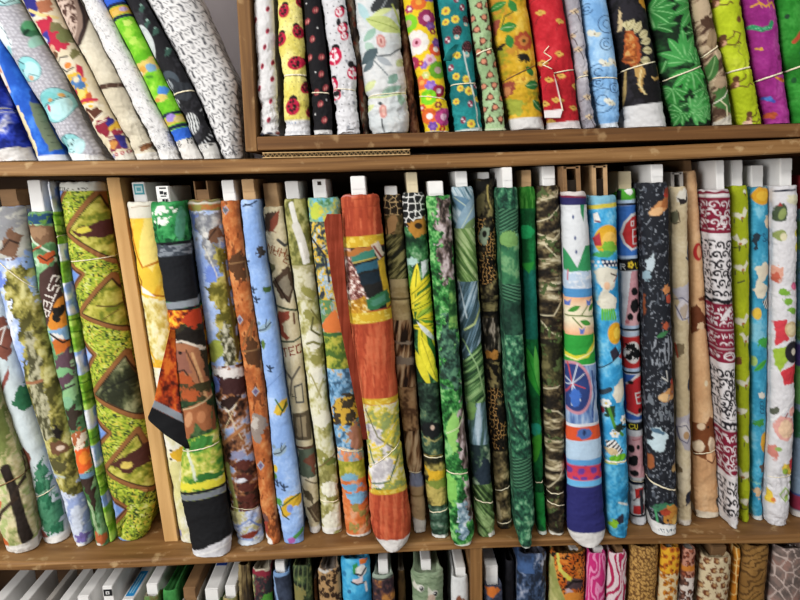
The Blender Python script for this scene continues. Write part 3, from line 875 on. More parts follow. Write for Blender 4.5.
def m7(p):
    p.ramp(p.N(22, 30, 3), [(.2, '#dda52a'), (.5, '#e8c24a'), (.8, '#ecd27a')])
    p.ell(150, 250, 18, 52, '#e9c340', .1); p.ell(152, 245, 10, 42, '#efd87a', .1, .3)
    p.line([(130, 222), (138, 258), (144, 268), (162, 262)], 2.2, '#b86f14'); p.ell(146, 283, 10, 16, '#e6bf3e', .2)
    p.line([(138, 276), (142, 282), (141, 288)], 1.6, '#8a5210'); p.line([(138, 284), (150, 294), (166, 297)], 2, '#a9691c')
    p.poly([(141, 286), (150, 291), (158, 297), (142, 293)], '#f0ece4')
    m = p.mpoly([(140, 296), (168, 300), (172, 360), (148, 362)], 2)
    p.rampin(m, p.N(7, 8, 5), [(.2, '#b9a04a'), (.5, '#d9cb84'), (.8, '#e6dfb4')])
    p.line([(145, 336), (150, 352), (160, 364), (174, 362)], 2.5, '#dcae2c')
    p.rampin(p.y > 368, p.N(14, 20, 6), [(.2, '#d6cf9a'), (.6, '#e3dfbf'), (.9, '#ebe9dc')])
    p.poly([(174, 452), (188, 447), (192, 456), (184, 462), (176, 458)], '#d6a92e', 2); p.ell(174, 451, 2, 1.2, '#2b2416'); p.ell(174, 460, 2, 1.2, '#2b2416')
    p.rampin((p.y > 462), p.N(9, 14, 9), [(.3, '#cfc98c'), (.7, '#e0dcb8'), (.9, '#e8e6da')])
    p.ell(182, 535, 3, 4, '#8d8ab4', 0, .5)
    p.band(190, 218, '#ddd9cb'); p.line([(134, 207), (152, 206)], .8, '#9a7a5c')


def m8(p):
    p.ramp(p.N(10, 10, 3), [(.2, '#1c6b36'), (.6, '#2f8a4a'), (.9, '#4aa360')])
    p.thr(p.N(5, 7, 5)*(p.y > 222), .62, '#0f4526', .15); p.line([(158, 232), (164, 244), (176, 246), (182, 234)], 1.6, '#0f4a26')
    p.scat(6, 5, lambda q, a, b: q.ell(0, 0, 1.8, 1.5, '#e4e9de', 0, .6), 3, .3, ((p.mell(168, 212, 14, 6)+p.mell(165, 221, 8, 4)) > .3)*1)
    p.ell(165, 209, 7, 3.5, '#dfe6dc', 0, .9, 3); p.ell(166, 222, 5, 2.6, '#dfe6dc', 0, .9, 8)
    p.ell(183, 225, 4, 16, '#4f8f74', 0, .4)
    p.band(242.5, 246, '#11131a', -.06, 165)
    p.band(246, 257, '#7b828b', -.06, 165); p.thr(p.N(7, 2.4, 7)*((p.y > 244) & (p.y < 258)), .55, '#3d444e', .2)
    p.band(257, 303, '#15171c', -.06, 165)
    p.band(302, 309, '#858c94', -.1, 180); p.band(309, 312, '#15161b', -.1, 180)
    au = (p.y > 311)*(p.y < 372)
    p.rampin(au, p.N(5, 5, 11), [(.15, '#5c1f10'), (.4, '#b84a1a'), (.6, '#dd8524'), (.85, '#efc23c')])
    p.poly([(170, 345), (186, 322), (204, 310), (214, 345), (214, 392), (176, 400)], '#2e2a1c', 3)
    p.ell(196, 320, 8, 9, '#b03a1e', .3, .7, 4); p.thr(p.N(5, seed=31)*p.mpoly([(172, 345), (190, 325), (206, 345), (190, 350)]), .5, '#525a34', .1)
    p.poly([(173, 342), (180, 340), (190, 344), (206, 352), (200, 340), (186, 336)], '#d9cfc0', 1)
    # horse head, then the horse itself
    p.poly([(174, 346), (184, 342), (202, 348), (208, 374), (214, 402), (206, 408), (196, 392), (188, 374), (178, 372), (174, 360)], '#a06a4a', 1.5)
    p.poly([(178, 350), (190, 352), (196, 374), (186, 372), (178, 374)], '#8a5a4a', 1); p.ell(184, 353, 2.2, 1.6, '#140e0c'); p.line([(174, 347), (173, 358), (178, 373)], 1.4, '#2a1814'); p.line([(190, 350), (200, 372), (209, 402)], 1.3, '#4a2a1c'); p.poly([(178, 336), (190, 326), (206, 334), (208, 350), (196, 344), (182, 341)], '#1d1814', 1.5); p.line([(176, 343), (186, 341), (198, 346), (206, 351)], 1.8, '#d6cbbc')
    p.line([(196, 354), (204, 378), (210, 404)], 2.6, '#c99a6c'); p.line([(176, 374), (188, 370), (198, 384), (206, 402)], 1.6, '#2b1a14')
    p.poly([(178, 378), (188, 371), (200, 384), (206, 402), (180, 404)], '#a8522a', 2, 5); p.thr(p.N(8, seed=15)*((p.y > 384) & (p.y < 410)), .5, '#3f3a22', .2)
    p.rampin((p.y > 402)*(p.y < 446), p.N(9, 9, 17), [(.3, '#22361f'), (.7, '#45623a')])
    p.poly([(177, 414), (188, 408), (208, 402), (214, 410), (214, 430), (206, 432), (198, 424), (193, 440), (189, 448), (187, 432), (182, 424)], '#9a5f3c', 1.5)
    p.ell(192, 420, 4, 8, '#c08a62', .2); p.ell(205, 418, 4, 6, '#b87a52'); p.line([(178, 412), (196, 408), (208, 403), (214, 398)], 1.4, '#c9ac86')
    p.line([(216, 392), (216, 430), (221, 446)], 2.6, '#7e4c30')
    p.rampin((p.y > 434+.25*(214-p.x)), p.N(10, 8, 19), [(.2, '#3f7a2c'), (.5, '#8aa83c'), (.75, '#c8c85e'), (.95, '#dfdc8c')])
    p.ell(204, 444, 12, 7, '#3f8238', -.4, .5, 4); p.ell(210, 478, 12, 4, '#2f6a2c', 0, .8, 6)
    p.line([(190, 450), (196, 466), (199, 480)], 3, '#cfd6c0'); p.band(483, 491, '#d8cf3e', -.1, 205, 5)
    p.band(491, 494, '#15161b', -.14, 205); p.band(494, 500, '#777d84', -.14, 205); p.band(500, 700, '#131417', -.14, 205)
    p.band(549, 700, '#cfcfd4', -.3, 205, 2); p.band(554, 556, '#e5e5e6', -.3, 205)


def m8flap(p):
    p.ramp(p.N(8, 14, 41), [(.2, '#4a160c'), (.5, '#a83a14'), (.8, '#cf6a24')])
    p.band(400, 408, '#7d848c', .5, 154); p.band(408, 600, '#101114', .5, 154)


def m9(p):
    p.ramp(p.N(14, 30, 3), [(.2, '#8aa4da'), (.55, '#a8bee6'), (.9, '#ccd7ec')])
    p.band(190, 211, '#8d8a48', 0, 0, 2); p.thr(p.N(4, 4, 5)*(p.y < 210), .6, '#b0703c', .1); p.band(202, 204, '#d8d5c8'); p.band(201, 202, '#222'.replace('222', '222222'))
    p.poly([(190, 212), (206, 212), (200, 230), (192, 226)], '#6f86cc', 3)
    p.rampin(p.mpoly([(200, 212), (224, 210), (226, 260), (214, 272), (204, 250), (198, 236)], 4), p.N(6, seed=6), [(.3, '#7d8088'), (.6, '#a2a4a8'), (.9, '#c9cac8')])
    p.poly([(207, 236), (216, 228), (223, 226), (223, 240), (212, 244)], '#73513c', 3); p.line([(210, 240), (218, 230)], 1.5, '#2e201a'); p.ell(208, 235, 3, 3, '#dedbd6')
    p.poly([(204, 268), (214, 260), (220, 272), (222, 290), (210, 286)], '#6f8ad2', 5, 3); p.line([(206, 246), (218, 272), (224, 290)], 1, '#d8d4c4')
    p.rampin(p.mpoly([(206, 288), (222, 276), (216, 246), (228, 250), (242, 360), (240, 372), (222, 350), (218, 310)], 5), p.N(5, 9, 8), [(.2, '#5c571e'), (.5, '#8d8336'), (.8, '#bdb264')])
    p.rampin(p.mpoly([(222, 330), (230, 322), (240, 370), (226, 366)], 3), p.N(3, 5, 9), [(.3, '#3a3826'), (.6, '#8c8a70'), (.9, '#d0cdb8')])
    p.line([(226, 262), (234, 320), (240, 360)], 2.2, '#5a4c22'); p.ell(216, 352, 9, 12, '#9aa348', .4, .6)
    p.rampin(p.y > 366, p.N(8, 8, 12), [(.1, '#2c1c16'), (.35, '#6b4430'), (.55, '#9c6a44'), (.72, '#b8b0b4'), (.9, '#8da0c8')])
    p.poly([(212, 372), (232, 368), (244, 372), (246, 380), (218, 378)], '#ded9d6', 2); p.poly([(214, 378), (246, 378), (248, 396), (224, 392)], '#3f2424', 3)
    p.ell(216, 386, 5, 9, '#6d84cf', .3, .5); p.line([(214, 400), (230, 412), (238, 406)], 2, '#d8d2c8'); p.line([(226, 404), (244, 440)], 1, '#cbb894'); p.line([(240, 402), (224, 434)], 1, '#c9b690')
    p.line([(222, 446), (234, 436), (246, 428)], 4, '#a9744a'); p.ell(230, 404, 12, 5, '#2b1a16', -.3, .8); p.ell(240, 456, 8, 4, '#8d8fae', 0, .8)
    for k, (yy) in enumerate((466, 478, 488, 500, 508)): p.ell(244+k*1.5, yy, 9, 4.6, '#552a22', .1, .8, k+3)
    p.line([(228, 466), (236, 500), (240, 520)], 5, '#9a9c58'); p.ell(243, 481, 5, 2.4, '#d3d4dc', 0, .5)
    p.rampin(p.y > 512, p.N(8, 7, 15), [(.3, '#b8b384'), (.5, '#c9cfdb'), (.8, '#8ea2cc')]); p.ell(252, 536, 9, 3, '#7e3426', -.2, .6)
    p.line([(240, 528), (252, 520), (262, 530)], 1.6, '#6f84b8'); p.band(542, 700, '#cdd6e0', .02, 250)


def m10(p):
    p.ramp(p.N(6, 8, 3, 4), [(.1, '#96522a'), (.45, '#b26232'), (.7, '#bf7440'), (.95, '#cc8a54')])
    p.thr(p.N(4, 9, 7), .80, '#7a4020', .1)
    for x, y in ((227, 210), (241, 320), (257, 392), (262, 466)):
        p.poly([(x, y-5), (x+4, y), (x, y+5), (x-4, y)], '#9aa0aa'); p.poly([(x, y-3), (x+2.6, y), (x, y+3.4), (x-2.6, y)], '#a33a3a' if y < 300 else '#6a5a7c')
    p.poly([(223, 206), (230, 210), (226, 213)], '#5c6a74')
    for pts in ([(230, 264), (240, 252), (247, 262), (249, 282), (238, 280)], [(244, 352), (252, 336), (262, 350), (262, 372), (250, 362)]):
        p.poly(pts, '#55361f', 3); p.line([pts[0], pts[2], pts[3]], 1.2, '#8c6a46')
    p.line([(244, 346), (254, 322), (252, 340)], 2, '#8a5a32'); p.ell(259, 428, 9, 12, '#8d8078', .2, .8, 6); p.ell(256, 424, 4, 6, '#b8b0a8', 0, .7, 8)
    p.poly([(260, 528), (268, 516), (270, 532), (264, 538)], '#8f3a2c', 2); p.ell(266, 520, 4, 4, '#6b4a44', 0, .7)
    p.poly([(258, 528), (272, 540), (280, 552), (262, 552)], '#e2dfda', 1)


def m11(p):
    p.ramp(p.N(16, 26, 3), [(.2, '#84a6dc'), (.6, '#98b8e8'), (.9, '#b4cdf0')])
    p.line([(244, 206), (252, 204), (258, 202)], 1.6, '#22304a'); p.line([(246, 204), (254, 206)], 1, '#22304a')
    def duck(x, y, s, body, head='#2f5a38'):
        p.ell(x, y, 7*s, 3.6*s, body, -.5, .3); p.poly([(x-1*s, y-2*s), (x+6*s, y-9*s), (x+4*s, y-1*s)], body)
        p.line([(x-6*s, y+3*s), (x+1*s, y+1*s), (x+6*s, y-5*s)], 1.3, '#1f2a30'); p.ell(x-6*s, y-4*s, 2*s, 2*s, head); p.line([(x+2*s, y-8*s), (x+1*s, y-1*s)], 1, '#2a343a')
    p.ell(262, 252, 4, 5, '#3a3838', 0, .7); duck(266, 328, 1.05, '#8fa9bc', '#6f8a9c'); duck(281, 452, 1.05, '#93a9b8', '#7c93a4')
    def goose(x, y):
        p.line([(x-3, y-3), (x, y), (x+4, y-1)], 1.7, '#26344a'); p.line([(x, y-3), (x+1, y+3)], 1.7, '#26344a'); p.line([(x-2, y+2), (x+2, y+3)], 1.2, '#26344a')
    for x, y in ((257, 300), (254, 290), (271, 369), (262, 345), (278, 484), (285, 488), (246, 262)): goose(x, y)
    p.ell(264, 345, 2, 5, '#5c7a3a'); p.ell(268, 290, 4, 3, '#4a6a3a', 0, .5)
    p.ell(283, 408, 5, 10, '#d6b43a', .8, .4); p.line([(277, 400), (284, 412), (290, 402)], 1.6, '#3b6a35'); p.line([(282, 416), (287, 404)], 1.2, '#223018')
    p.line([(268, 388), (284, 374)], 1, '#6f8fc4'); p.ell(276, 470, 2.6, 4, '#d2b840'); p.ell(275, 478, 3, 3, '#4f7a35')
    p.ell(294, 502, 9, 6, '#d9b236', -.2, .4); p.ell(287, 512, 5, 7, '#cfa830', .2, .3); p.line([(284, 506), (292, 500), (300, 496)], 1.6, '#274a22'); p.ell(291, 509, 3, 4, '#7c94d8'); p.line([(281, 506), (284, 516), (290, 520)], 1.4, '#22381c')
    p.ell(279, 503, 4, 4, '#4f8a3c', 0, .5); p.line([(296, 538), (304, 532)], 4, '#4a8a40'); p.ell(293, 541, 4, 3, '#a35aa0', 0, .6)


def m12(p):
    p.ramp(p.N(24, 30, 3), [(.2, '#c9bc98'), (.7, '#ddd3b4'), (.95, '#e6dfc8')])
    p.poly([(262, 214), (276, 212), (280, 218), (270, 234), (261, 230)], '#4a3a30', 2); p.poly([(270, 218), (281, 210), (278, 226), (272, 230), (278, 233), (268, 232)], '#8a4a38', 1.5)
    p.line([(278, 240), (285, 246), (290, 244)], 3, '#4a4a48'); p.text('WAH', 264, 252, 9, '#8d5a3c', .3, 1, flip=True); p.text('EZ', 283, 262, 8, '#8d5a3c', .55, 1, flip=True)
    p.line([(262, 262), (272, 268), (264, 276)], 5, '#55543c'); p.ell(268, 268, 7, 2.6, '#6a6848', -.4)
    p.poly([(270, 282), (288, 266), (296, 282), (290, 304), (280, 298)], '#4e3d30', 1); p.poly([(277, 284), (288, 274), (292, 290), (288, 298)], '#8d8472', 1); p.line([(273, 278), (288, 302)], 1.4, '#2a1f18')
    p.line([(274, 306), (290, 310), (300, 312)], 2, '#2d4030'); p.poly([(276, 312), (290, 312), (290, 320), (282, 324), (284, 332), (290, 338), (286, 340), (279, 334), (276, 322)], '#8f4636', 1)
    p.line([(279, 342), (294, 342), (302, 338)], 1.8, '#2d4030'); p.line([(294, 314), (295, 324)], 2, '#6a4a38')
    p.text('TED', 282, 358, 9, '#8a4634', -.2, 1.2)
    p.line([(284, 372), (292, 380), (300, 368)], 2.4, '#6a6458'); p.line([(292, 380), (290, 396)], 2, '#7a7264')
    p.poly([(294, 386), (303, 384), (305, 404), (296, 404)], '#5a5a58'); p.poly([(295.5, 388), (302, 386), (303.5, 402), (297, 402)], '#cfc6a8'); p.text('T', 297, 400, 6, '#444444', -1.4)
    p.poly([(292, 414), (310, 412), (312, 442), (294, 440)], '#5f5442'); p.poly([(296, 417), (307, 416), (308, 438), (297, 437)], '#9a8c70', 1); p.line([(301, 416), (303, 440)], 1.4, '#3f382c')
    p.band(441, 448, '#d8cdac', .02, 300); p.poly([(296, 448), (313, 448), (318, 476), (300, 478)], '#5d6a5a', 2); p.poly([(304, 462), (316, 452), (317, 476)], '#7a4c3c', 2); p.band(447, 449.4, '#5d3b2c', .02, 300)
    p.poly([(302, 486), (312, 494), (316, 506), (306, 498)], '#59503c', 1.5); p.line([(306, 480), (318, 486)], 1.4, '#6b624c')
    p.poly([(308, 508), (322, 502), (322, 526), (316, 524)], '#5a4a38', 1); p.line([(312, 510), (320, 524)], 1, '#8a7c60')
    p.band(528, 700, '#dcd8d2', -.15, 314)


def m13(p):
    p.ramp(p.N(8, 12, 3, 4), [(.15, '#7d7a44'), (.4, '#a9a468'), (.6, '#c3c096'), (.85, '#d8d6bd')])
    p.rampin(p.y < 265, p.N(5, 8, 5, 4), [(.2, '#5f6130'), (.5, '#8c8a4c'), (.8, '#b5b178')])
    p.line([(292, 204), (297, 224), (301, 240), (308, 262)], 5, '#d9d8d0'); p.line([(297, 226), (302, 240), (306, 256)], 8, '#cfcdc4'); p.line([(301, 244), (306, 266)], 3, '#e2e1dc')
    p.band(264, 268, '#7b7a44', .05, 300, 2); p.rampin((p.y > 266)*(p.y < 300), p.N(6, 6, 8), [(.3, '#a8a276'), (.7, '#d0ccb0')])
    for (x, y) in ((308, 292), (313, 318), (316, 360), (320, 455), (329, 468), (333, 500)): p.ell(x, y, 9, 4, '#8f8c4c', .6, .9, int(x)); 
    for (x, y) in ((314, 340), (318, 376), (322, 420), (330, 490), (332, 520)): p.ell(x, y, 8, 9, '#dcdac8', .2, .7, int(y))
    p.line([(308, 344), (314, 342), (320, 345)], 2.4, '#6f6c34'); p.line([(314, 318), (312, 330), (320, 336)], 2, '#55542c'); p.line([(312, 310), (320, 322)], 1.6, '#6f6a38')
    p.ell(329, 462, 7, 4, '#5f6a30', 0, .7); p.line([(320, 468), (336, 456)], 1.5, '#6a5a34'); p.line([(312, 376), (322, 398)], 1.6, '#9a9460'); p.line([(324, 380), (318, 398)], 1.6, '#a39e6a')
    p.band(528, 700, '#e0ded6', 0, 0); p.thr(p.N(6, 3, 9)*(p.y > 531), .5, '#8c8a52', .2)


def m14(p):
    def daub(m, seed, st, sx=4, sy=6): p.rampin(m, p.N(sx, sy, seed, 3), st)
    daub(p.y > 0, 3, [(.15, '#4b7a4a'), (.35, '#69a08a'), (.55, '#8fb08a'), (.72, '#a8b85a'), (.9, '#cfc04a')])
    p.thr(p.N(5, 7, 6)*(p.y < 222), .6, '#6fb4c4', .15)
    daub((p.y > 222)*(p.y < 300), 7, [(.2, '#2c3440'), (.38, '#6d7a5a'), (.5, '#d2a93a'), (.65, '#e0c04a'), (.8, '#7fa9c8'), (.95, '#c8d2d4')])
    p.line([(312, 238), (326, 256), (330, 282)], 2, '#262a34'); p.line([(320, 250), (332, 242)], 1.6, '#262a34')
    p.ell(316, 210, 5, 12, '#b8c44a', 0, .8); daub((p.y > 300)*(p.y < 334), 9, [(.2, '#6a8a3a'), (.5, '#8fb0b8'), (.8, '#c9a23a')])
    p.poly([(320, 328), (336, 308), (346, 332), (326, 334)], '#db7a3e', 1.5); p.thr(p.N(5, seed=4)*p.mpoly([(322, 300), (334, 300), (334, 310), (322, 326)]), .4, '#5f8a5a', .1)
    daub((p.y > 333)*(p.y < 372), 11, [(.25, '#4f6a2c'), (.5, '#8c9a38'), (.8, '#b9b54a')]); p.band(333, 337, '#3f6a3a', -.1, 336, 4); p.band(354, 358, '#4b6a2c', .05, 336, 4)
    daub((p.y > 370)*(p.y < 456), 13, [(.25, '#3f5f7a'), (.5, '#6a9cc4'), (.75, '#9cc0da'), (.95, '#c8a060')])
    p.ell(346, 414, 14, 16, '#3c3428', .3, .8, 5); p.thr(p.N(5, 6, 14)*(p.mell(346, 414, 16, 18) > .5), .5, '#c9a23c', .1); p.ell(358, 440, 8, 16, '#a3705c', 0, .8, 6)
    daub((p.y > 450)*(p.y < 464), 15, [(.3, '#d88a5a'), (.6, '#6fa8c8'), (.9, '#e0a878')])
    daub((p.y > 462)*(p.y < 482), 17, [(.2, '#8a8a2c'), (.6, '#a8a83c'), (.9, '#c8b850')])
    daub(p.y > 480, 19, [(.15, '#c86a34'), (.5, '#d9804a'), (.8, '#d9a07a')], 8, 10)
    p.ell(353, 488, 10, 4, '#6fa6cc', -.1, .8, 4); p.ell(358, 498, 10, 6, '#7cb0d4', 0, .8, 5); p.ell(350, 478, 8, 4, '#7aaac4', 0, .8, 9); p.thr(p.N(6, seed=22)*(p.y > 504)*(p.x > 350), .55, '#9a8a4a', .1)
    p.band(535, 700, '#e4e0d8', -.08, 358); p.line([(333, 453), (342, 449), (356, 452)], 1.4, '#e8d2b4')


def rust(p, seed=3): p.ramp(p.N(2.2, 40, seed, 3), [(.2, '#a5442a'), (.55, '#b85435'), (.9, '#c46644')])


def m15(p):
    rust(p); p.thr(p.N(2, 60, 9), .7, '#9a3d26', .1)
    def gold(y0, y1, t=-.06): p.band(y0, y1, '#c9a52e', t, 365); p.thr(p.N(3, 3, 5)*np.clip((p.y-y0+t*-(p.x-365))*2, 0, 1)*np.clip((y1-p.y+t*(p.x-365))*2, 0, 1), .6, '#d9c25a', .1)
    gold(236, 247); pan = np.clip((p.y-(247-.06*(p.x-365)))/.8, 0, 1)*np.clip((312-.1*(p.x-365)-p.y)/.8, 0, 1)
    p.put(pan, '#1d1d1c'); p.rampin(pan*(p.x < 352+(p.y-250)*.06), p.N(3, 3, 8), [(.2, '#6a3c2c'), (.5, '#a88a78'), (.8, '#d8b8a8')])
    p.poly([(342, 252), (372, 246), (374, 252), (344, 260)], '#a86a34', 1.5)
    p.poly([(350, 257), (374, 249), (376, 258), (354, 264)], '#3a7a68', 1); p.line([(350, 264), (376, 258)], 1.4, '#b8a04a')
    p.poly([(355, 266), (378, 260), (380, 268), (358, 274)], '#2d5a6c', 1); p.poly([(358, 276), (382, 270), (384, 282), (362, 286)], '#16242e', 1)
    p.rampin(p.mpoly([(344, 258), (352, 256), (360, 280), (372, 306), (350, 312)], 2), p.N(2.6, 3.4, 9), [(.2, '#5f2f2a'), (.42, '#b58c84'), (.6, '#7d4a3c'), (.8, '#e6d8d0')])
    p.poly([(372, 246), (378, 242), (384, 254), (380, 262), (376, 254)], '#d3c3b0', 1); p.line([(374, 247), (381, 258)], 2, '#7a3a34'); p.poly([(378, 262), (384, 258), (391, 306), (387, 310)], '#c9a52e')
    p.rampin(p.mpoly([(347, 304), (366, 296), (372, 312), (349, 316)], 2), p.N(3, 3, 11), [(.2, '#9a6a1c'), (.6, '#c8962e'), (.9, '#e0cf9a')])
    p.poly([(366, 300), (388, 290), (390, 304), (370, 312)], '#2f6a44', 1); p.poly([(371, 301), (385, 295), (386, 302), (373, 307)], '#49826a', 1)
    gold(313, 324, -.1); gold(400, 406, -.04)
    flo = np.clip((p.y-(406-.04*(p.x-365)))/.8, 0, 1)*np.clip((492-.06*(p.x-385)-p.y)/.8, 0, 1)
    p.rampin(flo, p.N(7, 9, 13, 3, .6), [(.2, '#8c9a5a'), (.4, '#c9b83c'), (.58, '#dcd28c'), (.75, '#d5d2cc'), (.9, '#e6c83c')])
    p.rampin(flo*p.mpoly([(364, 426), (374, 424), (392, 452), (386, 458), (372, 440)], 3), p.N(5, seed=15), [(.2, '#a8a4a8'), (.8, '#dedadb')])
    p.rampin(flo*p.mpoly([(370, 464), (390, 456), (394, 470), (380, 490), (372, 484)], 3), p.N(5, seed=16), [(.2, '#b4b0b4'), (.8, '#e2dfdf')])
    p.line([(366, 412), (378, 438), (394, 450)], 1.4, '#6a6a3c'); p.line([(398, 424), (384, 446), (372, 452)], 2, '#d8c43a'); p.line([(372, 486), (390, 482), (398, 458)], 1.5, '#2f5a3c'); p.line([(370, 448), (374, 466)], 1.4, '#3f6a44'); p.ell(378, 492, 4, 3, '#2f6a44', 0, .7)
    gold(492, 497, -.06); p.line([(346, 200), (380, 198)], .8, '#8f3a24'); p.line([(342, 209), (381, 206)], .6, '#9a4028')
    p.band(541, 700, '#dedbd8', -.05, 392, 2); p.line([(341, 196), (380, 194)], 1.2, '#c98a86')
    p.ell(368, 487, 4, 9, '#c8502c'); p.ell(369, 488, 2.4, 4, '#e2b23a')


def m16(p):
    p.ramp(p.N(5, 16, 3, 3), [(.2, '#3c3220'), (.5, '#6a5a34'), (.8, '#96845a')])
    f1, f2, i = p.vor(5.5, 6.5, 4); g = (p.y < 215)*1.0
    p.rampin(g, np.clip((f2-f1)*3, 0, 1), [(.25, '#c9ac7c'), (.45, '#2c241c')]); p.ell(391, 226, 5, 12, '#b98f60', .3, .3); p.line([(386, 220), (388, 236), (394, 232)], 1.2, '#3a2a1c')
    p.rampin((p.y > 234)*(p.y < 282), p.N(2.2, 14, 7, 3, .8), [(.25, '#26271c'), (.55, '#5f5a34'), (.85, '#a39a64')])
    p.rampin((p.y > 280)*(p.y < 320), p.N(14, 6, 8), [(.2, '#a58f62'), (.7, '#c2ad80')]); p.band(298, 300.5, '#6a5a38', .03, 400)
    p.rampin((p.y > 320)*(p.y < 474), p.N(3, 22, 9, 3, .12), [(.2, '#2a1c14'), (.42, '#6d4a30'), (.62, '#a3805c'), (.85, '#c8ac88')])
    p.rampin((p.y > 388)*(p.y < 432), p.N(9, 9, 10), [(.2, '#5c3f2a'), (.5, '#a27c56'), (.85, '#b9966c')]); p.band(342, 345, '#9a8a78', 0, 0, 4); p.band(358, 364, '#8f8070', .05, 402, 4)
    p.band(474, 487, '#8088a0', .03, 415, 2); p.band(487, 524, '#b79c74', .03, 415); p.band(496, 498, '#8f764e', .05, 418)
    p.band(521, 700, '#dcd8d0', .3, 420)


def m17(p):
    p.ramp(p.N(7, 9, 3, 4), [(.15, '#0f2a1a'), (.45, '#23502e'), (.7, '#3f7a48'), (.9, '#7aa07a')])
    f1, f2, i = p.vor(6, 7, 5); g = (p.y < 228+(p.x-412)*.2)
    p.rampin(g, np.clip((f2-f1)*3, 0, 1), [(.3, '#dcdcd8'), (.5, '#1d1f20')]); p.poly([(404, 222), (412, 226), (420, 236), (410, 232)], '#161616', 1); p.poly([(406, 224), (426, 216), (426, 232), (414, 238)], '#a8762f', 2); p.ell(418, 226, 4, 3, '#2b2013', .3)
    p.poly([(420, 262), (430, 260), (430, 278), (422, 278)], '#c9d0d4', 1); p.ell(412, 262, 5, 4, '#a9c8c0', 0, .6)
    c = ['#d9c92c', '#4f8a2c', '#e6d83a', '#2f6a2c', '#c8c42c', '#8fb03a']
    for k in range(11):
        a = -2.2+k*.36; p.leaf(412+k*.8, 320, 412+k*.8+34*math.cos(a), 318+58*math.sin(a)*(1 if k > 4 else .95), 5.2, c[k % 6], '#2f5a1c')
    for k, (y0, y1) in enumerate(((290, 272), (300, 286), (306, 300), (322, 326))): p.leaf(410, y0+6, 436, y1, 3.6, c[(k*2) % 6], '#2f5a1c')
    p.leaf(420, 336, 437, 384, 6, '#e4da3a', '#a8a02a'); p.leaf(414, 350, 430, 388, 4, '#d4cc34'); p.leaf(416, 322, 438, 344, 2.4, '#cfd6d4')
    p.rampin(p.y > 384, p.N(8, 8, 9, 4), [(.2, '#14221c'), (.5, '#2c4436'), (.75, '#4f6a52'), (.92, '#8d8f5c')])
    p.ell(430, 430, 10, 8, '#15181a', 0, .5); p.ell(432, 428, 2, 2.4, '#c9b0a0'); p.line([(424, 438), (434, 442), (444, 438)], 1.5, '#9a9460')
    p.rampin((p.y > 456)*(p.y < 506), p.N(12, 7, 11, 3), [(.2, '#1f2012'), (.5, '#6a6030'), (.8, '#b8a85c')])
    p.poly([(424, 468), (434, 472), (446, 472), (444, 482), (430, 482)], '#d2a82a', 2); p.poly([(424, 484), (446, 478), (446, 490), (436, 488)], '#7a8a3a', 2)
    p.rampin(p.y > 510, p.N(12, 6, 12), [(.2, '#1d3226'), (.6, '#3f5f4c'), (.9, '#7d9080')]); p.band(536, 700, '#dfe2de', .05, 440)


def m18(p):
    p.ramp(p.N(4.5, 5, 3, 4), [(.15, '#123d1c'), (.4, '#2c7034'), (.6, '#46964a'), (.85, '#8ac47c')])
    bark = [(.15, '#2e2724'), (.4, '#6d5f58'), (.65, '#98898a'), (.9, '#c9bcbc')]
    p.rampin(p.mpoly([(434, 198), (452, 198), (456, 280), (442, 282), (437, 250), (440, 240), (434, 226)], 6), p.N(3.4, 8, 5, 3), bark)
    p.rampin(p.mpoly([(462, 380), (470, 400), (476, 520), (460, 520), (466, 480), (454, 430), (462, 404)], 5), p.N(3, 10, 7, 3), bark)
    p.rampin(p.mpoly([(440, 310), (460, 330), (464, 400), (442, 380)], 8), p.N(5, 6, 8), [(.2, '#1c2f26'), (.5, '#34584a'), (.8, '#5a8a6a')])
    p.rampin((p.x+p.y*.0 > 448)*(p.y > 280)*(p.y < 330), p.N(6, 6, 9), [(.2, '#1f4a24'), (.6, '#3f7a3c'), (.9, '#7fb05a')])
    p.rampin(p.mpoly([(456, 506), (468, 500), (468, 538), (458, 540)], 4), p.N(4, 5, 10), [(.3, '#5f7a8a'), (.6, '#93aebc'), (.9, '#cfd8dc')])
    p.ell(452, 430, 5, 20, '#8fc86a', 0, .9); p.ell(450, 486, 6, 16, '#7fc05c', 0, .9, 5); p.line([(446, 434), (458, 428), (464, 412)], 1, '#cfd6b0'); p.band(545, 700, '#dde4da', -.15, 458)


def bigleaf(p, blue, green, seed, rot):
    s = p.N(2.6, 36, seed, 3, rot)
    p.ramp(s, [(.2, '#1c3330'), (.5, blue), (.85, '#b4c4cc')]); return s


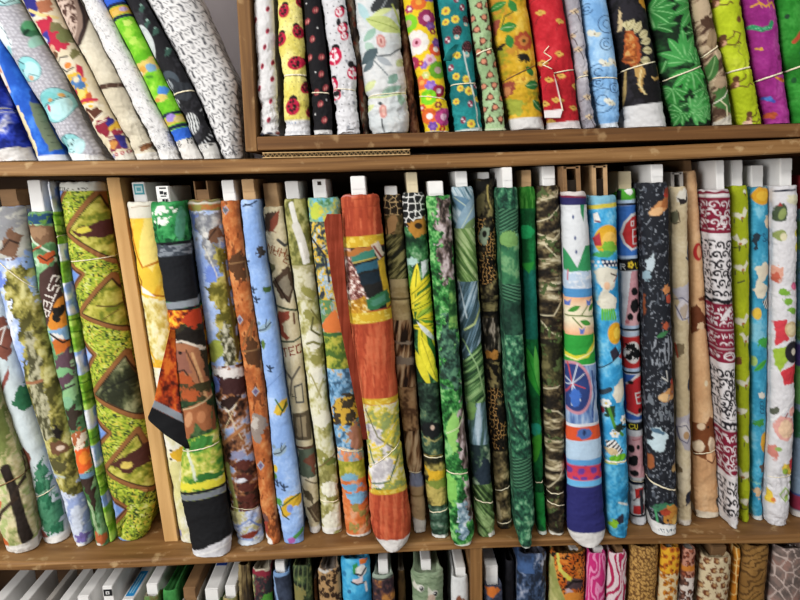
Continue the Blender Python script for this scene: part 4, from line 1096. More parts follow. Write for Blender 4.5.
def m19(p):
    bigleaf(p, '#5f8294', 0, 3, -.5)
    for (x0, y0, x1, y1, w, c) in ((452, 196, 480, 218, 7, '#5d7f98'), (454, 240, 482, 190, 8, '#86a2b4'), (460, 246, 482, 216, 9, '#6a8456'), (456, 236, 486, 285, 10, '#54743f'), (456, 262, 480, 292, 7, '#6c8a4c')):
        p.leaf(x0, y0, x1, y1, w, c, '#b9c8b4')
    p.rampin((p.y > 228)*(p.y < 284), p.N(2.2, 30, 7, 3, -.6), [(.2, '#3c5a2c'), (.55, '#66864a'), (.9, '#9ab07c')])
    p.rampin((p.y > 282)*(p.y < 360), p.N(2.2, 34, 8, 3, .35), [(.2, '#30464c'), (.55, '#5f7d90'), (.9, '#9fb4c0')])
    p.line([(478, 284), (480, 308), (474, 324), (464, 330)], 2, '#a9b87c'); p.line([(458, 282), (466, 318)], 1.2, '#aebfc6')
    p.rampin((p.y > 350-(p.x-474)*1.0)*(p.y < 404), p.N(2.4, 26, 9, 3, .9), [(.2, '#1f3a24'), (.55, '#48703f'), (.9, '#86a870')])
    p.line([(462, 340), (476, 366), (484, 398)], 1.2, '#8fb07c')
    p.rampin((p.y > 404)*(p.y < 455), p.N(2.6, 34, 10, 3, .1), [(.2, '#3f5a54'), (.5, '#6f8c9c'), (.85, '#a9bcc8')]); p.ell(470, 412, 5, 10, '#6a9050', .3, .5)
    p.rampin((p.y > 446)*(p.y < 487), p.N(9, 9, 11), [(.25, '#1c2c30'), (.5, '#3f5c48'), (.8, '#93a88c')]); p.ell(484, 474, 9, 12, '#23303c', .2, .5)
    p.rampin(p.y > 486, p.N(2.4, 30, 12, 3, -.7), [(.2, '#22361c'), (.55, '#4c6a38'), (.9, '#86a06a')]); p.poly([(487, 535), (496, 532), (496, 541), (490, 541)], '#d8d8d0')


def m20(p):
    p.ramp(p.N(7, 9, 3, 3), [(.3, '#100f0c'), (.55, '#2c271c'), (.75, '#5a5238'), (.95, '#9a8c5c')])
    f1, f2, i = p.vor(3.6, 4, 5)
    for (a, b) in ((218, 284), (388, 450)):
        m = (p.y > a)*(p.y < b)*(p.N(11, 13, int(a)) > .42); p.rampin(m, np.clip((f2-f1)*3.2, 0, 1), [(.25, '#c99a5c'), (.5, '#17120c')])
    p.ell(484, 234, 5, 9, '#8fa088', 0, .5); p.ell(484, 234, 2.2, 3.5, '#1a1a14'); p.line([(487, 186), (488, 200), (492, 210)], 2, '#a8985c'); p.ell(480, 205, 4, 12, '#5c5638', .2, .7)
    p.rampin((p.y > 296)*(p.y < 312), p.N(12, 4, 8), [(.3, '#1d1a12'), (.8, '#8d8458')]); p.rampin((p.y > 318)*(p.y < 354), p.N(3, 10, 9), [(.35, '#15130f'), (.6, '#4c463a'), (.85, '#a49a8c')])
    p.ell(492, 355, 8, 4, '#b8803c', .2, .8); p.ell(494, 372, 5, 9, '#8a7c50', .3, .6); p.poly([(489, 362), (498, 366), (500, 384), (494, 376)], '#17140f', 2)
    p.rampin(p.y > 452, p.N(8, 9, 10, 3), [(.2, '#1d1912'), (.45, '#4f4630'), (.7, '#857650'), (.92, '#b9a87c')]); p.line([(497, 504), (500, 518)], 2.4, '#c9bc94'); p.band(530, 700, '#d5d1c8')


def m21(p):
    p.ramp(p.N(4, 5, 3, 4), [(.15, '#123026'), (.45, '#245640'), (.7, '#3f7a58'), (.92, '#78a884')])
    def fern(a, b, rot, seed): p.rampin((p.y > a)*(p.y < b)*1.0, .5+.5*np.sin((p.y*math.cos(rot)+(p.x-512)*math.sin(rot))*1.9+2.5*p.N(14, 18, seed)), [(.1, '#123024'), (.6, '#28553f'), (.98, '#4f8262')])
    fern(208, 234, .5, 3); fern(284, 304, -.3, 4); fern(458, 490, .3, 5)
    p.rampin((p.y > 236)*(p.y < 284), p.N(12, 14, 7), [(.2, '#25583e'), (.7, '#3c7a52'), (.95, '#6fa070')]); p.ell(508, 240, 8, 8, '#6f9a58', 0, .7); p.rampin((p.y > 302)*(p.y < 336), p.N(12, 14, 8), [(.2, '#143026'), (.8, '#2c5844')])
    p.line([(508, 404), (514, 426), (524, 440)], 2.2, '#122a20'); p.band(548, 700, '#d2dcd2')


def m22(p):
    p.ramp(p.N(10, 26, 3), [(.2, '#084a24'), (.6, '#0f6a34'), (.95, '#1d8a48')]); p.rampin((p.y < 208)*1.0, p.N(2, 8, 4), [(.3, '#1f6a1c'), (.8, '#49963a')])
    p.ell(526, 232, 8, 7, '#1f9a58', 0, .3); p.rampin((p.y > 270)*(p.y < 340), p.N(14, 30, 5), [(.2, '#0c5a4c'), (.8, '#1a7a6a')]); p.poly([(520, 264), (534, 262), (528, 274)], '#2f9a3c')
    p.leaf(524, 346, 540, 398, 6, '#2f9a34', '#1c7a28'); p.leaf(534, 346, 538, 390, 3, '#57b04a'); p.ell(535, 430, 6, 6, '#23967c'); p.ell(536, 446, 5, 16, '#3f9a2c', .2, .8); p.poly([(530, 496), (545, 492), (546, 530), (536, 520)], '#1f8a3c', 2); p.band(532, 700, '#cfd8cf')


def m23(p):
    p.ramp(p.N(8, 6, 3, 4), [(.2, '#191510'), (.5, '#352c1e'), (.75, '#5c5038'), (.95, '#8a7c58')])
    for (y, w, t) in ((196, 5, -.3), (238, 6, -.5), (262, 6, -.2), (285, 7, -.1), (297, 5, .15), (425, 6, -.15), (446, 7, .1), (466, 6, .1), (478, 4, .0)):
        p.rampin(np.clip((w-np.abs(p.y-y-t*(p.x-550)))/2, 0, 1), p.N(9, 3, int(y), 3), [(.2, '#4a3f2c'), (.55, '#8f8262'), (.9, '#cfc4a4')])
    for pts in ([(536, 222), (548, 218), (560, 206)], [(537, 234), (552, 240), (562, 232)], [(538, 316), (552, 316), (562, 300)], [(538, 320), (548, 332), (560, 338)], [(541, 390), (556, 388), (565, 380)], [(542, 410), (556, 412), (565, 420)], [(546, 490), (556, 480), (565, 466)], [(544, 246), (556, 258)], [(540, 200), (558, 196)]): p.line(pts, 1.4, '#c9bfa0')
    p.rampin((p.y > 340)*(p.y < 386), p.N(10, 12, 9, 4), [(.2, '#1c1a10'), (.6, '#3f3d24'), (.9, '#6a6440')]); p.thr(p.N(7, 7, 12), .8, '#4c5c34', .1); p.band(534, 700, '#d8d4c8', .1, 556)


def m24(p):
    p.fill('#d6dade'); p.band(180, 205, '#2b2a5c', 0, 0); p.band(180, 197, '#cfc7c4', .05, 575); p.band(196, 198, '#7a1f3a', .05, 575)
    p.poly([(577, 205), (582, 205), (581, 222), (578, 214)], '#2f8a58'); 
    for x, y in ((570, 217), (572, 238), (573, 252)): p.ell(x, y, 1, 2, '#3a4a7a')
    p.poly([(562, 246), (574, 268), (582, 246), (592, 246), (592, 272), (562, 272)], '#36915c')
    p.poly([(562, 246), (568, 258), (574, 266), (582, 246), (577, 246)], '#d6dade') if 0 else None
    p.band(271, 290, '#b8cbe0', 0, 0, 4); p.thr(p.N(12, 7, 4)*((p.y > 272) & (p.y < 288)), .5, '#dde3ea', .2); p.band(289, 298, '#4f8fc4'); p.line([(566, 270), (566, 280)], 1, '#c06a7a')
    p.rampin((p.y > 297.5)*(p.y < 336)*1.0, np.abs(p.y-316)/18, [(.3, '#ece2c4'), (1, '#e8b088')])
    p.line([(563, 316), (578, 316), (594, 318)], 1.4, '#55702c'); p.line([(578, 316), (586, 304), (590, 300)], 1.2, '#55702c'); p.line([(570, 318), (579, 328)], 1.2, '#55702c')
    p.leaf(566, 312, 577, 306, 2.6, '#3f8a34'); p.leaf(577, 321, 588, 325, 2.8, '#3f8a34'); p.leaf(586, 312, 592, 304, 2.4, '#3f8a34')
    for x, y in ((566, 302), (586, 302), (579, 330)): p.poly([(x-3, y-2), (x, y), (x+3, y-3), (x+1.5, y+4), (x-2, y+4)], '#5f78c4')
    p.band(335, 365, '#2f9a3c', -.02, 580); p.line([(562, 354), (572, 358), (584, 356), (593, 344), (595, 334)], 4, '#d8cf3c'); p.line([(562, 356), (574, 360), (590, 352), (596, 342)], 1.4, '#ece6a0')
    p.rampin((p.y > 366)*(p.y < 426)*1.0, p.N(3, 26, 6), [(.2, '#4c6aa0'), (.6, '#7d9cc8'), (.9, '#b4c6dc')])
    p.ell(572, 388, 17, 27, '#c48a9a', -.15); p.ell(572, 388, 14.5, 24, '#2c3f78', -.15)
    for k in range(9): a = k*.7+.2; p.line([(570, 384), (570+12*math.cos(a), 384+22*math.sin(a))], 1, '#cfd8e6' if k % 3 else '#c44a4a')
    p.ell(573, 398, 5, 8, '#3f6cc0', 0, .6); p.line([(589, 372), (592, 396), (590, 418)], 2, '#33508a')
    p.band(424, 427, '#dfe2e8', -.05, 580); p.band(427, 441, '#d8552f', -.06, 582); p.ell(581, 434, 7, 5.5, '#4a6aa8', 0, .3); p.ell(581, 433, 1.4, 3, '#1f2a50')
    p.band(441, 460, '#b5cfe6', -.06, 582); p.band(460, 469, '#5c9ed6', -.06, 582); p.band(466, 481, '#cc3f56', .0, 582); p.scat(11, 9, lambda q, a, b: q.ell(0, 0, 3.6, 3, '#6a3f96', 0, .5), 4, .2, (p.y > 466)*(p.y < 480)*1.0)
    p.band(481, 487, '#6ab4e4', -.03, 582); p.band(487, 700, '#2b2c6a', -.03, 582); p.band(533-0, 700, '#dcdad8', .0, 585, 1); p.poly([(560, 530), (572, 534), (606, 534), (606, 524), (608, 550), (560, 550)], '#dcdad8')


def m25(p):
    p.ramp(p.N(9, 14, 3), [(.2, '#2f8fc4'), (.6, '#4aaadc'), (.95, '#86cdec')]); p.band(190, 204, '#7ab4cc', 0, 0, 3); p.band(204, 208.5, '#cfc04a', -.08, 600)
    p.poly([(591, 214), (595, 212), (598, 221), (592, 223)], '#e4e4e0'); p.line([(593, 221), (597, 222)], 1.6, '#7a3040')
    p.ell(605, 240, 13, 15, '#dba82e'); p.ell(607, 242, 8, 10, '#e8bc5a'); p.poly([(591, 238), (597, 232), (599, 246), (593, 246)], '#b03a44')
    p.ell(606, 248, 10, 6, '#7ab43c', 0, .9); p.ell(600, 255, 11, 4, '#49a05c', 0, .8); p.poly([(598, 259), (617, 263), (617, 268), (600, 266)], '#1d2a4a'); p.scat(4, 4, lambda q, a, b: q.ell(0, 0, 1.2, 1.2, '#e6e6e6'), 3, .05, ((p.y > 260) & (p.y < 268)) * 1.0)
    p.poly([(593, 272), (604, 266), (617, 272), (612, 284), (606, 292), (614, 300), (613, 310), (602, 313), (595, 304), (600, 288), (594, 280)], '#dcd8c8', 1.5); p.ell(604, 286, 3, 4, '#e0b898'); p.line([(608, 274), (615, 277)], 1.4, '#3a2a2c'); p.line([(611, 282), (615, 276)], 1, '#8a3a3a')
    for k in range(6): p.line([(600+k*2.6, 320), (600+k*2.2, 310)], 2, '#5cb43c')
    p.ell(613, 334, 8, 11, '#e0a82c'); p.ell(615, 334, 4, 6, '#ecc84c'); p.poly([(607, 352), (613, 347), (618, 356), (610, 362)], '#2c2a38'); p.line([(597, 370), (610, 362), (620, 350)], 1.2, '#1f2430'); p.poly([(616, 358), (622, 352), (622, 362)], '#c43a3a')
    p.ell(617, 391, 6, 12, '#dcd6c4', .3, .5); p.line([(600, 394), (607, 390)], 5, '#33404c')
    p.poly([(602, 408), (612, 406), (612, 420), (604, 418)], '#23402c', 2); p.ell(600, 412, 3, 4, '#8a2c34')
    def daisy(x, y):
        for k in range(6): p.ell(x+3*math.cos(k*1.05), y+3*math.sin(k*1.05), 1.6, 1.6, '#ecece6')
        p.ell(x, y, 1.2, 1.2, '#e0b83a')
    p.line([(606, 408), (612, 428), (620, 436)], 3, '#4c8a34'); daisy(604, 404); daisy(622, 421); daisy(612, 434); p.ell(616, 428, 6, 4, '#1f2a20', 0, .8)
    m = p.mpoly([(604, 442), (612, 440), (621, 452), (614, 458), (606, 452)]); p.rampin(m, (np.sin((p.x*.75+p.y*.66)*1.9)*.5+.5), [(.4, '#22242c'), (.6, '#e8e6e2')])
    p.ell(609, 452, 5, 4, '#c9b48c', .4, .5); p.ell(615, 459, 9, 4, '#6ab02c', -.3, .8); p.ell(609, 466, 5, 3, '#a8b82c', 0, .8); p.band(462, 464, '#dfe2dc', 0, 0)
    p.rampin(p.y > 465, p.N(9, 12, 7), [(.2, '#1f6f9a'), (.6, '#3590bd'), (.95, '#63b4d6')]); p.text('CE', 626, 470, 5, '#1f4a6a', 1.5); p.text('OU', 624, 484, 5, '#1f4a6a', 1.6); p.line([(616, 503), (626, 507)], 2, '#d8dcd8')
    p.poly([(611, 520), (620, 514), (622, 524), (614, 526)], '#2c2a38', 1); p.ell(611, 525, 4, 4, '#7cae2c', 0, .6)


def m26(p):
    p.fill('#dce0e6'); p.band(184, 200, '#4fa834', -.03, 628, 2); p.ell(628, 191, 5, 3.4, '#e6e6e4', .4, .5); p.band(184, 200, '#1f2a3a', 0) if 0 else None
    p.poly([(612, 190), (620, 190), (620, 203), (612, 203)], '#22262e'); 
    def lace(y): p.band(y, y+3.6, '#b9d2ee', -.04, 628); p.band(y+3.2, y+5.4, '#151a28', -.04, 628); p.scat(3, 60, lambda q, a, b: None, 1)
    lace(200); p.band(205.5, 257, '#3f78cc', -.03, 628); p.poly([(619, 234), (622, 222), (630, 214), (640, 212), (640, 248), (630, 251), (622, 244)], '#e4e6e8'); p.poly([(621, 234), (624, 224), (631, 217), (640, 214), (640, 246), (631, 248.5), (624, 243)], '#c23436')
    p.line([(630, 222), (633, 221), (633, 226), (630, 226), (630, 222)], 1.1, '#e8e8e8'); p.line([(632, 230), (632, 244), (640, 244)], 1.2, '#e8e8e8'); p.line([(632, 230), (640, 229)], 1.2, '#e8e8e8'); p.line([(640, 236), (633, 237)], 1, '#e8e8e8')
    p.band(256, 260, '#bcd4f0', -.03, 628); p.band(259, 271, '#17181c', -.04, 628); p.text('U', 635, 269.5, 7, '#e6d83a', -.06); p.text('R', 620, 270, 6, '#d8d8d4', -.05)
    for k in range(5): p.ell(629.5+2.3*math.cos(k*1.257), 265+2.3*math.sin(k*1.257), 1.4, 1.4, '#e6c83a')
    pig = (p.y > 271)*(p.y < 326); p.rampin(pig*(p.x > 629-(p.y-280)*.12)*1.0, p.N(20, 20, 3), [(.2, '#d49aa4'), (.8, '#e0b0b6')]); p.ell(634, 292, 4, 4.4, '#17171a', 0, .3); p.ell(634, 306, 5.6, 7, '#17171a', .2, .3); p.ell(629, 317, 3, 3.5, '#17171a', 0, .3); p.ell(639, 318, 3, 5, '#17171a'); p.ell(626, 322, 2, 2, '#c8787e')
    lace(326); p.band(332, 337, '#c4d6ea', -.03, 630); p.band(337, 369, '#c43434', -.05, 632); p.ell(632, 353, 9, 11, '#e8e6e4'); p.ell(629, 347, 5, 4, '#151517', 0, .7, 4); p.ell(635, 354, 6, 5, '#151517', 0, .8, 5); p.ell(628, 357, 4, 3.4, '#151517', 0, .8, 8)
    lace(369); p.band(375, 421, '#3f6fc4', -.04, 634); p.poly([(625, 384), (634, 376), (645, 372), (645, 416), (636, 417), (625, 413)], '#e4e2e2'); p.poly([(625, 386), (634, 379), (645, 375), (645, 413), (635, 415), (625, 411)], '#c62f36'); p.ell(629, 383, 3, 2, '#17171a')
    p.line([(634, 394), (643, 393), (643, 404), (636, 404), (634, 394)], 1.3, '#e6e6e6'); p.line([(636, 398), (643, 397)], 1, '#e6e6e6'); p.ell(639, 411, 2, 2.4, '#17171a'); p.band(421, 424, '#bcd0ec', -.03, 634); p.band(423, 431, '#17181c', -.03, 634); p.text('CU', 628, 430, 5.5, '#e0d23a', -.03)
    p.rampin((p.y > 431)*(p.y < 478)*1.0, p.N(20, 20, 5), [(.2, '#d79ca6'), (.8, '#e2b4ba')]); p.ell(637, 448, 2, 2.4, '#17171a'); p.ell(630, 450, 3, 4, '#17171a'); p.ell(632, 462, 4.6, 6, '#17171a', .4, .3); p.ell(633, 474, 4, 3, '#17171a'); p.line([(631, 441), (640, 440)], 1, '#b8646e'); p.band(431, 437, '#dde0e6', -.03, 634)
    p.band(478, 482, '#e2e4e8'); p.band(482, 486, '#141c30', .03, 638); p.poly([(633, 490), (643, 488), (642, 497), (634, 500)], '#cc3432'); p.poly([(632, 507), (644, 506), (643, 515), (632, 515)], '#c43434'); p.line([(632, 502), (645, 488)], 1, '#23262e'); p.line([(640, 492), (641, 514)], 4, '#2b2c34'); p.band(516, 518.4, '#2c2f38', 0, 0)


def m27(p):
    p.fill('#1f2229'); p.thr(p.N(2.2, 5, 3, 2), .94, '#4c525c', .1); p.thr(p.N(1.8, 3, 5, 2, .5), .96, '#7d838c', .08)
    def hen(x, y, s, c1, c2): p.ell(x, y, 9*s, 6*s, c1, -.4, .4); p.poly([(x+1*s, y), (x+5*s, y-12*s), (x+10*s, y-14*s), (x+9*s, y)], c2, 1); p.ell(x+7*s, y-13*s, 3*s, 3*s, '#a8392c')
    hen(656, 208, 1, '#c98f5c', '#a8683c'); p.ell(652, 212, 7, 4, '#dcb080', -.3, .4); p.ell(666, 192, 5, 3, '#8a3c28', .4, .7)
    p.poly([(644, 260), (650, 252), (652, 264), (648, 272), (643, 268)], '#b9c8d0', 2); p.ell(644, 276, 3, 5, '#8fa8b4', 0, .7); p.ell(663, 290, 5, 4, '#d08a54', 0, .7); p.ell(666, 300, 3, 5, '#b8503a', 0, .8); p.ell(662, 326, 4, 4, '#b85a3c', 0, .8); p.leaf(652, 338, 665, 332, 2.4, '#3f7a4c'); p.ell(642, 306, 2, 12, '#8a4a2c', 0, .7)
    m = p.mpoly([(648, 340), (672, 336), (674, 364), (648, 366)]); p.thr(p.N(1.6, 5, 8, 1), .86, '#8d939c', .1, m)
    hen(664, 396, .95, '#c8935c', '#9a5c38'); p.ell(660, 398, 6, 4, '#dcb684'); p.line([(658, 378), (664, 382)], 1.4, '#cfcfca'); p.line([(663, 372), (664, 380)], 1.2, '#cfcfca'); p.thr(p.N(1.6, 4, 9, 1), .88, '#6d747c', .1, (p.y > 392)*(p.y < 424)*1.0)
    p.poly([(647, 430), (656, 428), (664, 436), (662, 442), (660, 450), (652, 452), (646, 446), (652, 440)], '#bcd0d8', 1.5); p.ell(654, 432, 6, 2.6, '#4c6a80', .3, .5); p.ell(648, 464, 3, 8, '#9a5a34', 0, .7); hen(674, 470, .6, '#a88a5c', '#a8522c')
    p.ell(660, 508, 9, 4, '#3f7a5a', -.2, .7); p.line([(652, 512), (654, 524)], 2, '#4c9a6a'); p.ell(668, 516, 9, 8, '#b88038', .3, .7, 4); p.ell(662, 514, 5, 4, '#a8442c', .3, .8); p.ell(672, 522, 4, 5, '#d0a85c', 0, .5)
    p.band(526, 700, '#dcdcda', .12, 664, 2); p.text('ZOUTHAWE', 655, 532.5, 2.6, '#5a6a74', .03, 1.2)


def m28(p):
    p.ramp(p.N(20, 26, 3), [(.2, '#c2b08c'), (.7, '#d3c4a2'), (.95, '#dccfb2')])
    p.poly([(674, 196), (682, 188), (688, 190), (686, 200), (680, 204), (674, 202)], '#e0dcd0', 1); p.poly([(674, 198), (682, 200), (686, 192), (684, 204), (677, 206)], '#2c2628', 1.5)
    p.ell(673, 218, 4, 7, '#6a6a54', .2, .5); p.line([(672, 224), (678, 222), (676, 212)], 1, '#5a4a3a'); p.ell(687, 252, 2, 8, '#2c2f4a'); p.line([(684, 258), (688, 262)], 1.6, '#2c2f4a')
    p.poly([(671, 290), (690, 282), (690, 328), (684, 318), (674, 296)], '#b9b6c0', 1); p.ell(682, 310, 7, 11, '#cfcad0', .2); p.ell(682, 311, 4, 7, '#b8a898', .2, .5); p.line([(672, 300), (680, 298), (688, 304), (688, 318), (680, 320), (674, 306)], .9, '#4a4a6a')
    p.ell(677, 350, 5, 7, '#7a6a50', .2, .7); p.line([(674, 344), (676, 358)], 1.2, '#a8402c')
    p.poly([(674, 420), (690, 414), (690, 452), (682, 450), (675, 436)], '#b9b4bc', 1); p.ell(683, 432, 6, 9, '#d0cac8', -.2); p.line([(676, 428), (684, 426), (689, 434), (685, 444), (678, 440), (676, 428)], .9, '#4a4a6a'); p.ell(684, 436, 3, 4, '#b8946c')
    p.ell(676, 470, 4, 5, '#7a6a50', .2, .7); p.ell(688, 386, 2, 6, '#3a3a4c'); p.ell(688, 498, 4, 8, '#2b2c38', .3, .5); p.line([(684, 506), (690, 500)], 1.4, '#3a3a44'); p.band(521, 700, '#dcd4c8')


def m29(p):
    p.ramp(p.N(18, 40, 3), [(.2, '#c99c70'), (.7, '#dcb386'), (.95, '#e3be94')])
    p.ell(696, 252, 5, 9, '#b02c2c'); p.ell(697, 252, 2.6, 6, '#d8a078'); p.poly([(689, 310), (694, 305), (706, 318), (706, 330), (700, 328), (690, 336)], '#6d3c24', 1); p.poly([(696, 298), (704, 296), (704, 302), (697, 301)], '#6d3c24', 1); p.ell(699, 326, 4, 4, '#dcc09a', 0, .6); p.ell(704, 384, 2, 3, '#e0d0b0')
    p.poly([(691, 424), (704, 424), (708, 418), (714, 420), (715, 436), (712, 446), (712, 458), (704, 460), (692, 456)], '#7a4526', 1); p.ell(699, 427, 4, 3.4, '#dcc4a4'); p.ell(697, 447, 5, 6, '#e0cdb0', 0, .2); p.ell(710, 446, 4, 8, '#e0cdb0', 0, .3)
    p.ell(709, 458, 5, 5, '#dcae82'); p.line([(705, 461), (710, 464), (715, 458)], 1.3, '#6a3a20'); p.ell(706, 428, 1.2, 1.2, '#20140e'); p.line([(712, 490), (716, 484), (719, 486)], 1.4, '#c08a58'); p.poly([(716, 490), (722, 486), (722, 512), (718, 508)], '#ddd8cc', 1); p.band(513, 700, '#d8cdb8', .12, 706)


def scroll(p, m, c, seed, sz=7):
    n = p.N(sz, sz, seed, 2); v = np.abs(np.sin(n*17+p.N(sz*1.4, sz, seed+4, 2)*7))
    return p.put(m*np.clip((v-.52)/.1, 0, 1), c)


def curl(c, w=1.9):
    pts = [((.6+.42*k)*math.cos(.62*k), (.6+.42*k)*math.sin(.62*k)) for k in range(11)]
    def f(q, a, b): q.line(pts, w, c); q.leaf(2.2, -4.6, 4.6, -1.2, 1.5, c); q.leaf(-4.6, 2.4, -1.0, 5, 1.4, c)
    return f


def m30(p):
    p.fill('#d8d4d6'); red = '#7d1a34'; blk = '#1f1c22'
    p.band(191, 194, red, -.02, 720); p.band(194, 200, '#dcdada', -.02, 720)
    for a, b, c in ((197, 234, 0), (236, 300, 1), (304, 331, 0), (331, 350, 0), (350, 364, 0), (366, 424, 1), (432, 478, 0), (480, 523, 1)):
        m = np.clip((p.y-a)/.8, 0, 1)*np.clip((b-p.y)/.8, 0, 1)
        if c:
            u = p.x-.04*(p.y-a); s = np.abs(u-728)/11
            mm = m*np.clip((p.y-a-3)/2, 0, 1)*np.clip((b-2-p.y)/2, 0, 1); p.scat(9, 10, curl(blk), int(a), .08, mm)
        else:
            p.put(m, red); p.scat(9, 9.5, curl('#d8cfd2', 1.3), int(a)+3, .08, m*np.clip((p.y-a-3)/2, 0, 1)*np.clip((b-3-p.y)/2, 0, 1))
    def arm(pts, w, c): p.line(pts, w, c)
    sp = [(728+r*math.cos(t), 276+r*1.2*math.sin(t)) for t, r in [(k*.35, 1.5+k*.42) for k in range(20)]]; arm(sp, 2, blk)
    sp = [(722+r*math.cos(t), 222+r*1.0*math.sin(t)) for t, r in [(k*.35, 1.2+k*.35) for k in range(18)]]; arm(sp, 1.8, '#dcd4d6')
    arm([(716, 414), (724, 402), (727, 388), (726, 374)], 1.8, blk); arm([(727, 388), (719, 380)], 1.5, blk); arm([(725, 398), (734, 388)], 1.5, blk); arm([(724, 404), (716, 398)], 1.6, blk)
    p.ell(716, 306, 7, 8, '#d6d0d2', .8) if 0 else p.leaf(713, 322, 729, 307, 2.6, '#d8d2d4'); p.ell(724, 357, 8, 4.4, '#d8d2d4'); p.ell(724, 357, 6, 3, red); p.line([(719, 357), (726, 355), (729, 358)], 1.2, '#d8d2d4'); p.ell(727, 474, 8, 4, '#d8d2d4'); p.ell(727, 474, 6, 2.6, red)
    p.band(300, 304, blk, 0, 0, 3); p.band(424, 431, blk, 0, 0, 4); p.scat(5, 8, lambda q, a, b: q.ell(0, 0, 1.6, 2, '#d8d4d6'), 3, .1, (p.y > 424)*(p.y < 431)*1.0); p.band(523, 700, '#d6d4d4', .1, 728)


def m31(p):
    p.ramp(p.N(20, 40, 3), [(.2, '#9ba81a'), (.7, '#aebb20'), (.95, '#bcc832')]); w = '#d8d6c0'
    for x, y, f in ((737, 216, 1), (741, 242, -1), (738, 268, 1), (738, 322, 1), (747, 340, -1), (741, 384, 1), (740, 412, -1), (746, 440, 1), (744, 476, -1), (744, 503, 1)):
        p.ell(x, y, 5, 3, w, .4*f, .4, int(y)); p.poly([(x+2*f, y), (x+6*f, y-8), (x+9*f, y-5), (x+4*f, y+3)], w, 1); p.line([(x-4, y+3), (x-4, y+7)], 1, '#5a5a34'); p.line([(x+2, y+3), (x+3, y+6)], 1, '#6a4a34'); p.ell(x+3*f, y+2, 1.6, 1.2, '#a3642c')
    p.line([(733, 248), (738, 247), (737, 251)], 1, '#3a3a24'); p.line([(736, 283), (742, 281)], 1.4, '#3a3a2c'); p.ell(737, 362, 3, 4, '#7a4a2c', 0, .7); p.line([(734, 511), (746, 510)], 1.4, '#4a4a30'); p.ell(743, 192, 2, 2, '#e0e0d0'); p.line([(742, 193), (744, 196)], 1, '#6a3a2a')


def m32(p):
    p.ramp(p.N(12, 18, 3), [(.2, '#2f86a8'), (.6, '#45a0c2'), (.95, '#7cbcd2')]); p.ell(761, 196, 11, 9, '#d39c2a'); p.ell(761, 196, 7, 5, '#e0b43c')
    p.text('RU', 758, 235, 5, '#1f4a6c', 1.2); p.text('OLE', 763, 243, 5, '#1f4a6c', .2); p.poly([(750, 236), (755, 232), (758, 238), (754, 250)], '#22303c', 2); p.ell(767, 222, 4, 6, '#d8c4a8', 0, .4)
    p.poly([(752, 268), (762, 262), (770, 266), (768, 276), (760, 282), (768, 288), (764, 296), (756, 300), (752, 290), (756, 278)], '#d6cfba', 1.5); m = p.mpoly([(760, 302), (769, 296), (770, 308), (764, 310)]); p.rampin(m, np.sin(p.x*2.2+p.y)*.5+.5, [(.4, '#26262e'), (.6, '#dcd8d2')])
    p.ell(755, 314, 4, 6, '#d8b444'); p.ell(763, 344, 8, 5, '#3f9a44', -.3, .9); p.leaf(752, 372, 766, 360, 3, '#4aa33c', '#2c7a30'); p.ell(752, 362, 3, 5, '#9ab86a'); p.text('COU', 757, 402, 5, '#1c4a66', 1.5); p.text('EM', 764, 412, 5, '#1c4a66', 1.5); p.ell(760, 396, 4, 3, '#dcd8cc', .4, .4); p.ell(758, 424, 5, 4, '#3f8a3c', 0, .8); p.ell(764, 443, 5, 10, '#d0a034', 0, .3)
    p.poly([(757, 466), (764, 464), (764, 474), (758, 474)], '#5a4c44', 2); p.ell(757, 494, 5, 5, '#c8a884', 0, .7); p.band(483, 485, '#7cb8b4', 0, 0, 4); p.band(517, 700, '#cfd2d0', -.2, 757)


